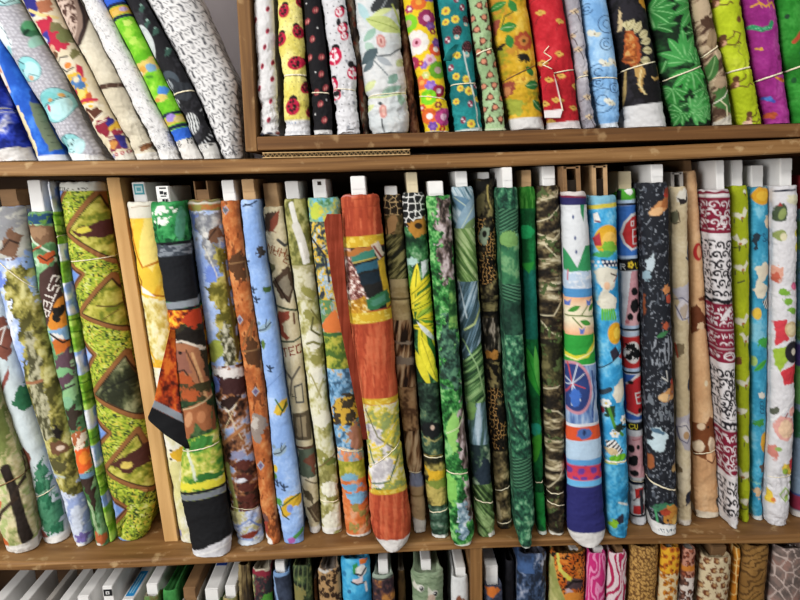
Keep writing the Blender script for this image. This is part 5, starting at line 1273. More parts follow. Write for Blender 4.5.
def m33(p):
    p.fill('#d9d8dc'); p.line([(773, 191), (792, 190)], 2, '#2c2f3c'); p.ell(777, 213, 6, 9, '#44523c', .2, .3); p.ell(778, 214, 3, 6, '#8a9a5c', .3); p.poly([(774, 206), (776, 202), (778, 206)], '#a83a3c'); p.ell(777, 236, 5, 6, '#8d9a5c', 0, .3); p.ell(779, 237, 3, 4, '#d8d2b0'); p.ell(795, 234, 4, 4, '#d8d05c'); p.ell(795, 248, 4, 5, '#d8d05c'); p.ell(789, 200, 8, 5, '#dcdabc', .3, .5)
    p.ell(774, 274, 5, 8, '#d8a08c', 0, .6); p.ell(773, 278, 3, 5, '#c0604c', 0, .7); p.ell(791, 287, 4, 4, '#d0688c'); p.line([(776, 294), (788, 290)], 1.2, '#c8b8b8')
    for x, y in ((780, 293), (783, 302), (788, 311)): p.ell(x, y, 5, 3.4, '#78a83c', .3, .5, x)
    p.poly([(772, 322), (782, 320), (784, 340), (772, 346)], '#cc3f4a', 1); p.ell(787, 330, 7, 8, '#cbb488'); p.ell(787, 330, 5, 5.6, '#dccda4'); p.poly([(771, 350), (784, 346), (784, 358), (776, 372), (771, 366)], '#9ab83c', 1); p.ell(789, 353, 9, 11, '#26242a'); p.ell(790, 353, 3, 3.4, '#cfc8b8'); p.poly([(776, 372), (794, 364), (796, 384), (780, 386)], '#cc3a44', 1)
    p.line([(792, 396), (780, 410), (768, 424)], 1.6, '#eeeef0'); p.line([(793, 400), (780, 415)], 1, '#b4b4bc'); p.ell(772, 412, 3, 4, '#5a5e50', .4, .5)  # pale and grey diagonal strokes paint a fold's highlight and shade
    p.ell(781, 429, 11, 12, '#dfa49c', .2, .3); p.ell(782, 430, 8, 9, '#e6c4a4', .2, .3); p.ell(789, 413, 4, 5, '#dfa49c', .3); p.line([(781, 418), (783, 414)], 1.4, '#8a3c3c'); p.ell(770, 454, 4, 7, '#cf8478', 0, .7); p.ell(774, 450, 3, 2, '#8fae5c')
    p.ell(784, 470, 7, 6, '#e0c24c', .2, .4); p.poly([(784, 462), (792, 458), (792, 472), (787, 476)], '#b83c44', 1); p.ell(780, 472, 3, 3, '#8aa83c'); p.poly([(774, 495), (781, 488), (788, 496), (781, 504)], '#8db04c'); p.poly([(775.5, 496), (781, 490), (786.5, 496), (781, 502)], '#dcdcd8'); p.ell(783, 499, 2.4, 3, '#9ab85c'); p.line([(774, 480), (786, 478)], 1, '#c0c0c8'); p.poly([(764, 490), (768, 494), (770, 504), (763, 504)], '#e0c244'); p.ell(769, 501, 2, 2, '#cf7c3c'); p.line([(788, 484), (790, 504)], 2, '#5f8a3c'); p.text('UC', 779, 524, 4, '#8a3c5a', .0)


def m34(p):
    p.fill('#7d92a8'); p.band(170, 210, '#7c1f24', 0, 0, 2); p.rampin((p.y > 210)*(p.y < 345)*1.0, p.N(20, 20, 3), [(.2, '#5f8a4c'), (.6, '#6a96b4'), (.9, '#8aa8c4')]); p.band(346, 368, '#4a3f7c'); p.band(368, 376, '#5f9a4a'); p.band(376, 405, '#67a05a', 0, 0, 3); p.ell(795, 425, 5, 14, '#2f6a44', 0, .6); p.band(498, 512, '#8a2c44'); p.band(496, 498, '#3a4a8a'); p.band(513, 700, '#dcd8d4')


def sq_sticker(o, sh, x0, x1, Y, z1):
    w = x1-x0
    def plate(name, a, b, c, d, col, t, lift=0):
        V = box_v(x0+w*a, x0+w*b, Y-.0016-lift-t, Y-.0013-lift, z1-.024+.024*c, z1-.024+.024*d)
        raw_mesh(name, sh(V), BOXF, FAB, o, col=np.tile(lin(col), (8, 1)), smooth=False)
    plate('square_sticker', .16, .86, .14, .86, '#4f9aa6', .0003); plate('sticker_frame', .26, .76, .26, .74, '#b9d2d4', .0003, .0004); plate('sticker_print', .36, .66, .38, .62, '#5fa0aa', .0002, .0008)


def glyph_label(o, sh, x0, x1, Y, z1):
    w = x1-x0
    for (a, b, c, d) in ((.3, .8, .84, .92), (.3, .55, .54, .72), (.6, .8, .5, .66), (.34, .74, .40, .46), (.42, .58, .10, .26), (.66, .8, .08, .26)):
        V = box_v(x0+w*a, x0+w*b, Y-.0018, Y-.0013, z1-.028+.028*c, z1-.028+.028*d)
        raw_mesh('printed_mark', sh(V), BOXF, FAB, o, col=np.tile(lin('#26282c'), (8, 1)), smooth=False)


def hole_mark(o, sh, x0, x1, Y, z1):
    w = x1-x0; V = box_v(x0+w*.36, x0+w*.62, Y-.0018, Y-.0013, z1-.010, z1-.004)
    raw_mesh('hole_shade_plate', sh(V), BOXF, M_DARK, o, smooth=False)  # flat dark plate, its colour standing for the shade in a hole


obstacle(GM, [zb_, zt], [p0[0]-.0005, q0[0]-.0005], [p1[0]+.0005, q1[0]+.0005], Yd)
B = lambda label, E, paint, **k: bolt(label, GM, E, paint, z_mid, **k)
B('golden yellow roll with a broad cream top band, right of the loose wooden divider',
  [(203, 126, 157), (245, 132, 164), (285, 137, 170), (340, 147, 178), (400, 158, 188), (472, 170, 197), (543, 182, 206)], m7, core=(131, 145, 182, M_WHITE, 'solid', sq_sticker), cap='#d8d4c6')
B('roll with a brown horse portrait between black bands and a dark green head', 
  [(203, 150, 185), (231, 154, 189), (281, 162, 196), (340, 172, 205), (400, 178, 213), (450, 183, 221), (500, 180, 228), (540, 190, 233), (558, 194, 231)], m8, ymin=-.02, prio=1,
  core=(155, 168.5, 186, M_WHITE, 'solid', glyph_label), cap='#2f6a44', strings=[(453, 447)], wr=1.0,
  flaps=[([(330, 170, 175), (372, 160, 177), (402, 154, 180), (419, 147, 183), (435, 165, 186), (449, 187, 190)], -.006, .002, m8flap)])
B('western landscape roll with blue sky above cowboys and brown horses', 
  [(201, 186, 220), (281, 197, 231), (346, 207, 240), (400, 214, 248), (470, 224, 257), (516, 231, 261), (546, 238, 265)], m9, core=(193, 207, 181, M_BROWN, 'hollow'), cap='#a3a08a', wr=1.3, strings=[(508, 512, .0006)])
B('slim rust brown roll with small diamond motifs, leaning beside the sky blue duck roll', 
  [(202, 220, 239), (281, 231, 250), (340, 240, 259), (400, 248, 267), (430, 251, 270), (476, 258, 273), (510, 261, 277), (545, 268, 281)], m10, core=(220, 233, 180, M_WHITE), cap='#9a6a48')
B('sky blue roll printed with flying ducks and dark bird tracks', 
  [(201, 240, 260), (261, 246, 267), (280, 250, 270), (330, 258, 278), (400, 268, 287), (460, 273, 297), (510, 278, 303), (544, 285, 304)], m11, core=(241, 254, 179, M_KRAFT), cap='#93b0da')
B('cream roll printed with western wanted posters, boots and red brown lettering', 
  [(208, 260, 283), (265, 267, 290), (330, 278, 300), (400, 288, 307), (460, 297, 315), (512, 305, 320), (534, 310, 321)], m12, core=(260, 275, 183, M_KRAFT), cap='#cfc4a2')
B('pale birch bark and moss green roll with a white waterfall near its head', 
  [(200, 284, 306), (277, 293, 315), (330, 301, 322), (400, 309, 328), (430, 314, 332), (470, 318, 337), (534, 323, 342)], m13, core=(284, 298, 181, M_WHITE), cap='#8a8858', strings=[(502, 503)])
B('impressionist roll daubed in blue, gold and orange, partly behind the rust orange roll', 
  [(199, 307, 340), (280, 317, 345), (330, 323, 349), (400, 330, 357), (440, 336, 362), (480, 340, 366), (537, 347, 371)], m14, core=(312, 326, 179, M_WHITE, 'solid', hole_mark), cap='#7a9a7c', strings=[(450, 453)])
B('thick rust orange roll with gold striped picture panels, hanging over the shelf edge', 
  [(196, 341, 379), (235, 343, 383), (283, 346, 388), (330, 351, 393), (400, 361, 398), (460, 369, 402), (494, 369, 407), (520, 370, 411), (538, 373, 411), (547, 377, 409), (554, 384, 402)], m15, ymin=-.026, prio=1,
  core=(350, 365, 176, M_WHITE), cap='#b86a5a', strings=[(470, 446, .0008)], wr=1.1,
  flaps=[([(214, 327, 341), (222, 324, 342), (283, 332, 346), (330, 341, 351), (398, 355, 362), (440, 363, 368)], -.005, .006, lambda p: p.ramp(p.N(2.2, 40, 5, 3), [(.2, '#84331f'), (.9, '#9f4630')]))])
B('slender brown savanna roll with giraffe spots at its head, right of the rust orange roll', 
  [(196, 383, 401), (283, 389, 408), (330, 393, 412), (398, 399, 417), (430, 403, 419), (480, 409, 423), (534, 413, 427)], m16, core=(384, 397, 186, M_WHITE), cap='#4a3f30', strings=[(473, 474, .0008)])
B('dark jungle roll with fanned yellow leaves and a leopard face at the head', 
  [(194, 402, 424), (283, 409, 430), (340, 414, 435), (400, 419, 439), (470, 424, 445), (539, 432, 449)], m17, core=(406, 417, 172, M_CREAM), cap='#3a4a3c', strings=[(458, 459), (514, 511)], wr=1.5)
B('bright mossy green roll with grey tree bark running down it', 
  [(197, 426, 450), (283, 432, 455), (340, 437, 459), (398, 441, 462), (450, 445, 467), (500, 448, 470), (532, 450, 475), (546, 453, 471)], m18, core=(428, 443, 181, M_WHITE), cap='#3a6a3c', strings=[(473, 475)])
B('roll of big blue grey and green tropical leaves, left of the black jaguar roll', 
  [(188, 451, 473), (283, 457, 478), (398, 465, 485), (440, 469, 489), (518, 475, 494), (538, 478, 495)], m19, core=(455, 467, 171, M_WHITE), cap='#7a8f86', strings=[(501, 505)], wr=1.3)
B('black roll with orange spotted jaguars and a small white end showing at its foot', 
  [(180, 475, 494), (283, 480, 498), (398, 487, 504), (440, 491, 508), (529, 498, 511)], m20, core=(477, 489, 172, M_WHITE), cap='#3a3226', strings=[(492, 488), (524, 522)], wr=1.6)
B('dark green fern frond roll drooping over the shelf edge', 
  [(189, 497, 517), (283, 502, 520), (398, 507, 526), (440, 511, 530), (500, 514, 534), (530, 515, 534), (549, 520, 531)], m21, ymin=-.02, core=(502, 512, 167, M_WHITE), cap='#3a6a4c', wr=1.2)
B('narrow plain emerald green roll between the fern roll and the branch camouflage roll', 
  [(188, 519, 535), (283, 523, 536), (370, 527, 539), (420, 531, 541), (498, 535, 544), (535, 538, 546)], m22, core=(518, 529, 170, M_KRAFT), cap='#1f5a34', strings=[(484, 483)])
B('brown camouflage roll covered with pale tangled branches', 
  [(187, 536, 559), (273, 538, 562), (350, 541, 563), (420, 544, 564), (500, 546, 564), (536, 549, 564)], m23, core=(542, 555, 166, M_WHITE), cap='#4a4434', strings=[(494, 495), (503, 508)], wr=1.4)
B('storybook panel roll with white sky, green hills, a vine band and a navy foot', 
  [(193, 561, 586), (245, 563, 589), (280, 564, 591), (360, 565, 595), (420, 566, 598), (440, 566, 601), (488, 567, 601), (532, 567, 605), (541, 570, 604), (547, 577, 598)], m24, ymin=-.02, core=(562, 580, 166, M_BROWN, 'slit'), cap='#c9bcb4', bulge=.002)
B('light blue farmyard roll with white geese and a big golden pumpkin', 
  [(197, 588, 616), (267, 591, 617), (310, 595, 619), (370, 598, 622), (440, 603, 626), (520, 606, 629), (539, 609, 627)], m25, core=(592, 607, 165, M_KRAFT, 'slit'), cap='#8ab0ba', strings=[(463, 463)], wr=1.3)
B('roll banded with a red barn, pink pigs and black and white cow spots', 
  [(190, 618, 637), (263, 620, 640), (350, 623, 642), (420, 627, 644), (526, 631, 647)], m26, core=(619, 636, 171, M_CREAM), cap='#9ab0a0', strings=[(482, 483, .0006)])
B('charcoal chalkboard roll printed with hens and roosters', 
  [(184, 639, 668), (268, 642, 669), (320, 643, 671), (430, 646, 674), (490, 648, 676), (524, 649, 677), (536, 652, 676)], m27, core=(655, 667, 164, M_WHITE), cap='#4a4a4a', strings=[(484, 494, .0014)])
B('cream country roll with small roosters and blue grey shields', 
  [(188, 670, 687), (268, 672, 688), (430, 676, 690), (526, 678, 691)], m28, core=(668, 683, 172, M_GREY, 'slit'), cap='#c9bb9a')
B('plain tan roll with a brown and white cow low on its front', 
  [(172, 683, 696), (230, 688, 700), (268, 690, 703), (320, 691, 706), (410, 692, 713), (488, 693, 718), (519, 695, 719)], m29, prio=1, core=(676, 690, 158, M_BROWN), cap='#b8936a', strings=[(455, 452)])
B('white roll with dark red bands and black scrolled leaves', 
  [(191, 706, 730), (268, 708, 731), (340, 710, 734), (430, 716, 736), (490, 718, 737), (522, 717, 738), (530, 722, 737)], m30, core=(720, 728, 160, M_WHITE), cap='#a8949a', wr=1.2)
B('lime green roll with small white farm animals', 
  [(187, 731, 748), (268, 733, 749), (430, 738, 749), (523, 740, 749)], m31, core=(730, 741, 160, M_WHITE), cap='#9aa428')
B('turquoise roll with white geese and an orange sun at its head', 
  [(188, 750, 770), (268, 751, 769), (430, 751, 767), (480, 751, 765), (521, 752, 763)], m32, core=(757, 769, 165, M_WHITE), cap='#a89a4a')
B('white roll printed with peaches, lettuces and other garden produce', 
  [(187, 772, 797), (268, 772, 796), (340, 771, 795), (430, 769, 793), (480, 766, 790), (500, 764, 789), (527, 766, 786)], m33, core=(781, 793, 158, M_WHITE), cap='#d0cec8', strings=[(479, 477, .0006)], wr=1.7)
B('grey blue roll with green and purple patches, rightmost on the middle shelf', 
  [(176, 799, 826), (268, 798, 825), (430, 795, 822), (519, 791, 818)], m34, cap='#6a5a5a')

settle(GM)
# ------------------------------------------------------------------ upper shelf, leaning rolls on the left
GT = 'fabric bolts leaning on the left of the upper shelf'


def t1(p):
    p.ramp(p.N(11, 13, 3, 4), [(.15, '#10206f'), (.4, '#2338a8'), (.6, '#3d55cf'), (.8, '#8d98dc'), (.95, '#d8d8ea')])
    p.band(146, 400, '#dedbd8', -.12, 18, 3); p.band(109, 110.5, '#c8c8d8', -.2, 8)


def t2(p):
    p.ramp(p.N(12, 14, 3), [(.2, '#1f54b8'), (.6, '#2f6cd2'), (.9, '#4b86e0')])
    p.poly([(-4, 56), (3, 60), (14, 90), (9, 93), (-2, 72)], '#e0d2c4'); p.poly([(-1, 64), (4, 66), (11, 86), (8, 88)], '#c48c74'); p.poly([(2, 70), (6, 72), (10, 84), (7, 84)], '#e4e0d8')
    p.poly([(17, 105), (22, 104), (40, 144), (42, 158), (38, 158)], '#dccfa8', 1); p.line([(19, 108), (38, 150)], .8, '#8a7a50')
    p.line([(23, 92), (44, 128), (62, 160)], 12, '#1f3c94') if 0 else p.poly([(30, 82), (40, 88), (52, 118), (48, 120), (34, 102)], '#1f3a86', 1)
    p.poly([(33, 101), (44, 104), (64, 148), (54, 150), (40, 124)], '#6d7a62', 1)
    for k in range(6): p.line([(38+k*3.2, 106+k*7), (45+k*3.0, 105+k*7)], .9, '#4a5646')
    p.band(153, 400, '#d8dce6', -.05, 60)


def t3(p):
    p.fill('#a9a8b0'); p.scat(4.2, 3.6, lambda q, a, b: q.ell(0, 0, 1.0, 1.5, '#cfced6'), 5, .2)
    teal = '#8fcfd2'
    def face(x, y, rx, ry, r=0):
        p.ell(x, y, rx+.6, ry+.6, '#4d6a72', r); p.ell(x, y, rx, ry, teal, r); p.ell(x+rx*.2, y+ry*.15, rx*.7, ry*.75, '#b9e2e4', r)
    face(10, -4, 11, 8); p.line([(4, -3), (12, 2), (18, -3)], 1.2, '#22404a')
    p.poly([(-6, 20), (4, 18), (12, 28), (18, 44), (14, 54), (4, 40)], '#dfe8ea', 2); p.line([(2, 20), (12, 30), (17, 44)], .8, '#4d6a72'); p.ell(12, 48, 4, 5, '#8fc8c8', .3)
    face(35, 67, 14, 11, .6); p.ell(27, 64, 5, 4, '#7fc4c8', .3); p.ell(28, 68, 1.2, 1, '#22404a'); p.line([(22, 58), (30, 62)], 1, '#33505a'); p.ell(38, 76, 3, 2.4, '#d0a080', .5); p.line([(30, 80), (36, 72), (44, 74)], 1, '#5a8a90')
    p.ell(36, 25, 9, 10, '#3f7a58', .3); p.ell(33, 22, 5, 6, '#5fae7c'); p.ell(32, 30, 2, 4, '#1c3a2c', .4); p.ell(41, 38, 5, 9, '#9fd0c0', .5)
    face(61, 103, 17, 17, .3); p.poly([(45, 95), (54, 89), (68, 92), (60, 101), (48, 104)], '#79c3c4', 1); p.line([(48, 105), (56, 100), (72, 94)], 1.1, '#33585e'); p.ell(55, 106, 1.8, 3.6, '#c03f5c', -.3); p.ell(57, 98, 2.4, 1.6, '#d29a5c', -.5); p.ell(67, 93, 3, 2, '#d2a25c', .2)
    face(76, 143, 12, 11, .1); p.line([(67, 138), (66, 148), (74, 152), (81, 147), (79, 136)], 1.1, '#24464e'); p.line([(67, 138), (70, 134), (73, 137)], 1, '#24464e'); p.ell(71, 143, 1, 1.4, '#1c3038'); p.ell(77, 142, 1, 1.4, '#1c3038'); p.line([(72, 147), (76, 147)], .9, '#24464e'); p.ell(85, 144, 6, 8, '#bfe6ea', .2)
    p.band(151, 400, '#8fc4c8', .55, 78); p.band(153, 400, '#e2e2e2', .12, 98)


def t4(p):
    p.fill('#d9cdb0'); red = '#b82a44'; yel = '#dcb23c'; nav = '#2c2c7c'; brn = '#6a4a34'
    p.poly([(22, -10), (38, -6), (44, 8), (36, 20), (28, 8)], nav, 2); p.poly([(40, 2), (52, -4), (58, 8), (46, 12)], '#a86a4c', 2); p.line([(32, 8), (46, 14), (60, 16)], 3, '#e0c98a'); p.line([(30, 18), (40, 16), (52, 20)], 3, '#ded6c4')
    p.poly([(40, 20), (54, 16), (66, 30), (74, 44), (64, 50), (52, 48), (46, 34)], red, 2); p.ell(60, 26, 6, 5, '#75704a', .5, .6); p.ell(68, 34, 6, 8, '#6f7448', .2, .8); p.poly([(44, 32), (52, 30), (54, 38), (48, 42)], '#3a3a94', 1); p.poly([(46, 34), (51, 38), (48, 41)], '#cfd2e6')
    p.ell(55, 47, 4, 4, '#d2a68a'); p.ell(58, 53, 4, 4, brn, .4, .5); p.poly([(60, 56), (72, 54), (78, 62), (70, 72), (62, 66)], '#dcd2bc', 1.5); p.line([(61, 60), (64, 56), (72, 55)], 1.4, '#2a2422'); p.line([(64, 66), (70, 70), (78, 66)], 1.4, '#2a2422'); p.ell(72, 64, 4, 3, '#d6843c', -.3); p.ell(78, 52, 4, 5, '#77744a', 0, .7); p.poly([(80, 62), (86, 66), (88, 76), (82, 74)], red, 1)
    p.poly([(70, 74), (84, 70), (94, 92), (98, 104), (82, 104), (74, 90)], yel, 2); p.ell(80, 80, 7, 6, '#4f7ab0', 0, .6); p.ell(80, 78, 3.4, 3, '#d6ccb0'); p.ell(86, 84, 4, 5, '#3f6a9c', 0, .7); p.ell(84, 92, 5, 6, '#d8c870', .3, .7); p.ell(77, 90, 3, 3, red); p.ell(92, 96, 3, 6, '#b8532c', .4, .5); p.ell(88, 78, 2.4, 2.4, '#d89a40')
    p.line([(80, 100), (90, 98), (100, 98)], 3.4, red); p.line([(82, 104), (94, 102), (106, 104)], 2, '#e2d8c4'); p.poly([(86, 108), (98, 106), (108, 110), (100, 116), (92, 122), (88, 116)], '#5a3426', 2); p.line([(90, 110), (98, 118)], 1.4, '#d8c0a4'); p.line([(94, 122), (106, 112)], 1.8, '#e4dcca')
    p.poly([(98, 120), (112, 114), (116, 124), (110, 136), (100, 130)], '#8a2438', 2); p.line([(102, 122), (110, 118)], 1.4, '#e0d2c0'); p.ell(117, 124, 4, 6, yel, .3, .6); p.ell(113, 120, 3, 4, nav, .3, .7); p.ell(119, 131, 4, 4, '#9a3448', 0, .7)
    p.poly([(110, 136), (122, 132), (130, 146), (124, 148), (114, 150)], '#7a3044', 2); p.poly([(118, 134), (126, 133), (131, 146), (125, 146)], '#33307a', 1); p.ell(117, 143, 4, 4, '#c78a44', 0, .5); p.line([(112, 138), (118, 136)], 1.4, '#e2d6c6'); p.band(150, 400, '#ddd8cc', -.12, 124)
    for x, y, c in ((116, 154, '#3a3a94'), (120, 152.5, '#b03a4a'), (126, 151, '#b03a44'), (131, 149.5, '#8a3044')): p.ell(x, y, 1.9, 1.9, c); p.ell(x, y, .8, .8, '#e0d8cc')


def t5(p):
    p.ramp(p.N(24, 30, 3), [(.2, '#c9c0aa'), (.7, '#d8d0bb'), (.95, '#e2dbc9')])
    p.ell(70, 10, 18, 36, '#3c2c26', -.30); p.ell(69, 10, 15, 33, '#8a7468', -.30); m = p.mell(66, 8, 13, 30, -.30)
    p.rampin(m, p.N(2.6, 3, 5, 2), [(.25, '#4c342c'), (.5, '#b29a8c'), (.8, '#c9b4a6')]); p.line([(80, -4), (86, 14), (88, 26), (82, 40)], 2, '#2b2020')
    p.band(82, 87, '#4a342a', -.12, 112); p.scat(3, 40, lambda q, a, b: q.ell(0, 0, .7, 30, '#7a6656'), 3, .05, (p.y > 80)*(p.y < 88)*(np.abs(p.y-.0-84.5+.12*(p.x-112)) < 2)*1.0); p.band(87, 90, '#c9bfa8', -.12, 112)
    p.ell(149, 145, 6, 3, '#8a5c3c', -.4, .8); p.ell(156, 142, 2, 2, '#8a4a34'); p.line([(142, 146), (152, 141)], 1.2, '#6b4630'); p.band(151, 400, '#dcd8d0', -.1, 150)


def t6(p):
    p.fill('#d9d8d8')
    n = p.N(8, 8, 3, 2); p.put(np.clip((.024-np.abs(n-.5))/.022, 0, 1)*.75, '#4a4c55'); n = p.N(6, 6, 9, 2); p.put(np.clip((.022-np.abs(n-.52))/.022, 0, 1)*.7, '#555660'); n = p.N(5, 6, 14, 2); p.put(np.clip((.02-np.abs(n-.45))/.022, 0, 1)*.65, '#60626c')
    p.thr(p.N(14, seed=20, o=2), .68, '#c9d2e2', .3) if 0 else None
    p.text('DCUTIO', 160, 147, 3, '#55565e', -.2); p.band(149, 400, '#dedddb', -.15, 172)


def t7(p):
    p.ramp(p.N(10, 12, 3), [(.2, '#5fae1c'), (.6, '#7cc82c'), (.95, '#a3d84c')]); t = -.28
    p.band(-60, 3, '#2f5cc8', t, 118); p.band(2, 5.6, '#15203c', t, 118); p.band(5.6, 14.5, '#cfa53c', t, 120); p.ell(118, 12, 5, 3, '#d8b45c', -.3, .4); p.ell(126, 8, 4, 2.4, '#b7a0c4', -.3); p.band(14.5, 18, '#15203c', t, 122)
    p.ell(130, 32, 4, 4, '#a8d84c', 0, .7); p.ell(136, 40, 4, 4, '#b4dc5c', 0, .7); p.ell(130, 22, 5, 3, '#c0dc6a', 0, .5)
    p.poly([(138, 64), (154, 54), (160, 66), (142, 76)], '#d8c06a', 2); p.ell(153, 67, 5, 4, '#7fa8c8', .4, .3); p.ell(145, 68, 4, 3, '#d4a046', .3, .4); p.ell(141, 72, 3, 2, '#dcd4c4')
    p.ell(165, 90, 5, 5, '#4a86d0', .4, .3); p.ell(163, 97, 6, 3.6, '#d8c46a', -.3, .5); p.ell(159, 99, 3, 2, '#d08c4c'); p.ell(152, 76, 4, 2, '#4a8a28', 0, .6)
    p.band(111, 114.5, '#12203c', t, 173); p.band(114.5, 123, '#c8b04c', t, 176); p.ell(173, 117, 5, 4, '#9c86cc', -.3); p.ell(180, 118, 4, 3, '#ccbc7a', -.2); p.band(123, 127, '#12203c', t, 180); p.band(127, 139, '#2f62c8', t, 183); p.band(138.5, 400, '#dedbd6', t, 185)
    p.text('& Co', 180, 146.5, 6.4, '#2a2a2c', -.28, .8)


def t8(p):
    p.fill('#1c1c20'); p.thr(p.N(10, 20, 4), .75, '#34343a', .2)
    for x, y in ((150, 18), (158, 26), (144, 3), (170, 46)): p.ell(x, y, 1.3, 1.3, '#9fc0b4'); p.ell(x, y+4, 2.4, 4, '#3a5a50', .4, .8)
    p.ell(146, 40, 10, 19, '#c9cfd0', -.38); p.ell(149, 38, 6, 13, '#aeb8ba', -.38); p.ell(150, 38, 4.5, 10.5, '#c9cfd0', -.38)
    p.ell(170, 80, 12, 12, '#454f58', .3); p.ell(172, 84, 9, 9, '#2c3138', .3); p.line([(168, 78), (180, 103)], 1.5, '#cfd2d4'); p.line([(171, 77), (181, 99)], 1, '#cfd2d4'); p.line([(173, 80), (178, 90)], 2.4, '#8d9498'); p.ell(184, 88, 10, 9, '#30343a', .4, .3)
    m = p.mell(193, 120, 8, 11, -.25); p.put(m, '#c9cccc'); p.put(m*np.clip(np.sin((p.x-.3*p.y)*2.0)*3-.6, 0, 1), '#2f3336')
    for k in range(12):
        a = -1.2+k*.2; p.line([(196+15*math.cos(a), 124+18*math.sin(a)), (196+18*math.cos(a), 124+22*math.sin(a))], 1.1, '#b9bcbe')
    p.ell(205, 128, 5, 12, '#2e3c40', -.3) if 0 else None
    p.band(140, 400, '#d0cfcb', -.16, 208); p.ell(212, 141, 2, 1.2, '#3a3a3c'); p.text('CHE', 202, 146, 3, '#8a8a8a', -.2)


def t9(p):
    p.fill('#dcdbdb')
    # rows of sitting cat outlines
    c, n = math.cos(-.42), math.sin(-.42); X = p.x*c-p.y*n*-1; u = p.x*math.cos(.42)-p.y*math.sin(.42); v = p.x*math.sin(.42)+p.y*math.cos(.42)
    dx, dy = 12.0, 12.5; r = np.floor(v/dy); uu = u+(r % 2)*dx*.5; lx = (uu/dx-np.floor(uu/dx)-.5)*dx; ly = (v/dy-r-.5)*dy
    q = P(lx, ly); q.c = p.c
    q.line([(-5.4, 4.6), (-5.7, -.5), (-4.2, -5.6), (-1.8, -3), (1.8, -3), (4.2, -5.6), (5.7, -.5), (5.4, 4.6)], .95, '#34363e'); q.ell(-1.7, .6, .75, .75, '#33353c'); q.ell(1.7, .6, .75, .75, '#33353c'); q.line([(-.8, 2.6), (0, 3.2), (.8, 2.6)], .7, '#4a4c52')
    p.text('CUCHE', 228, 153, 3, '#6a6a70', -.2)


B = lambda label, E, paint, **k: bolt(label, GT, E, paint, z_up, ztop=1.12, Yf=k.pop('Yf', .006), **k)
B('deep blue tie dyed roll with a white foot, leftmost on the upper shelf', [(0, -92, -40), (107, -32, 15), (158, -3, 37)], t1, wr=1.6, strings=[(109, 105)])
B('royal blue roll with cream and sage green printed panels, on the upper shelf', [(0, -40, -23), (62, -5, 18), (107, 17, 42), (159, 39, 68)], t2, wr=.4, Yf=.014)
B('light grey roll printed with round aqua cat faces', [(0, -22, 22), (43, 4, 47), (70, 22, 64), (105, 44, 79), (120, 51, 86), (158, 73, 107)], t3, wr=1.4)
B('cream roll crowded with red, gold and navy cartoon figures', [(0, 23, 56), (38, 45, 74), (72, 66, 93), (110, 86, 112), (138, 101, 129), (158, 115, 136)], t4)
B('plain cream roll with a large brown speckled oval and a dark stitched stripe', [(0, 57, 82), (38, 75, 100), (72, 94, 118), (110, 113, 136), (158, 138, 160)], t5, wr=1.6)
B('white roll covered in fine black doodles', [(0, 83, 105), (48, 104, 129), (72, 118, 141), (100, 132, 154), (128, 146, 169), (158, 161, 181)], t6, wr=1.4)
B('lime green and royal blue banded roll with lettering at its white foot', [(0, 104, 127), (20, 114, 137), (57, 134, 155), (100, 155, 176), (128, 170, 189), (158, 183, 203)], t7)
B('black roll with white plates and cutlery and a cream string', [(0, 127, 148), (33, 145, 166), (70, 163, 186), (98, 177, 199), (150, 202, 219), (155, 204, 220)], t8, strings=[(91, 87, .0012)], wr=1.3)
B('wide white roll patterned with rows of outlined cats, leaning against the wooden box', [(0, 149, 202), (42, 172, 220), (75, 189, 236), (98, 201, 239), (155, 224, 243)], t9, wr=1.2)
zz_ = np.array([.6912, 1.2]); obstacle(GT, zz_, [pt(L0, U0, q)-.001 for q in zz_], [pt(L1, U1, q) for q in zz_], 0)
settle(GT)

# ------------------------------------------------------------------ rolls standing in the wooden box
GB = 'fabric bolts standing in the wooden box'


def bug(p, x, y, r, red='#b01c38', rot=0, dots='#1d1518', n=8):
    a, b = math.cos(rot), math.sin(rot)
    p.ell(x+r*1.05*b, y-r*1.05*a, r*.55, r*.5, '#1d1518'); p.ell(x, y, r*.92, r*1.12, red, rot)
    p.line([(x-r*b*.2, y-r*a), (x+r*b*.2, y+r*a)], .7, dots)
    for k in range(n): t = k*2.4; q = r*(.32+.5*((k*7) % 5)/5); p.ell(x+q*math.cos(t)*.9, y+q*math.sin(t), r*.13+.35, r*.13+.35, dots)


def b1(p):
    p.fill('#d6d5d6')
    for x, y in ((268, 9), (254, 19), (268, 31), (265, 47), (252, 40), (262, 66), (260, 88), (273, 79), (258, 107), (272, 101), (270, 120), (277, 138), (274, 62), (256, -6), (272, -20)):
        p.ell(x, y, 1.9, 3, '#b03048', .3); p.ell(x+.3, y-.4, 1.1, 1.6, '#5a2430', .3)
    p.band(133, 400, '#c8c8ca', -.1, 270); p.ell(264, 135, 3, 2.4, '#26263a', .2); p.ell(271, 134, 3, 2, '#26263a'); p.ell(279, 133, 3, 1.6, '#8a4a44')


def b2(p):
    p.ramp(p.N(16, seed=3), [(.2, '#cfc25c'), (.6, '#ddd274'), (.95, '#e6dc90')])
    for x, y, r, t in ((285, 10, 6, .2), (299, 31, 6, -.3), (297, 62, 7.5, 1.3), (282, 38, 6, .2), (306, 87, 5, .2), (294, 106, 7.5, .05), (301, 0, 5, 0), (310, 112, 4, 0), (293, 99-140, 6, 0)): bug(p, x, y, r, '#b01c3c', t)
    p.scat(6, 7, lambda q, a, b: q.ell(0, 0, .5, .5, '#857a4c'), 6, .35); p.band(119, 400, '#d4d4d6', 0, 0); p.text('TUTTLE', 285, 123.5, 2.6, '#8a9ab4', .0); p.band(130, 132, '#bfc0c4')


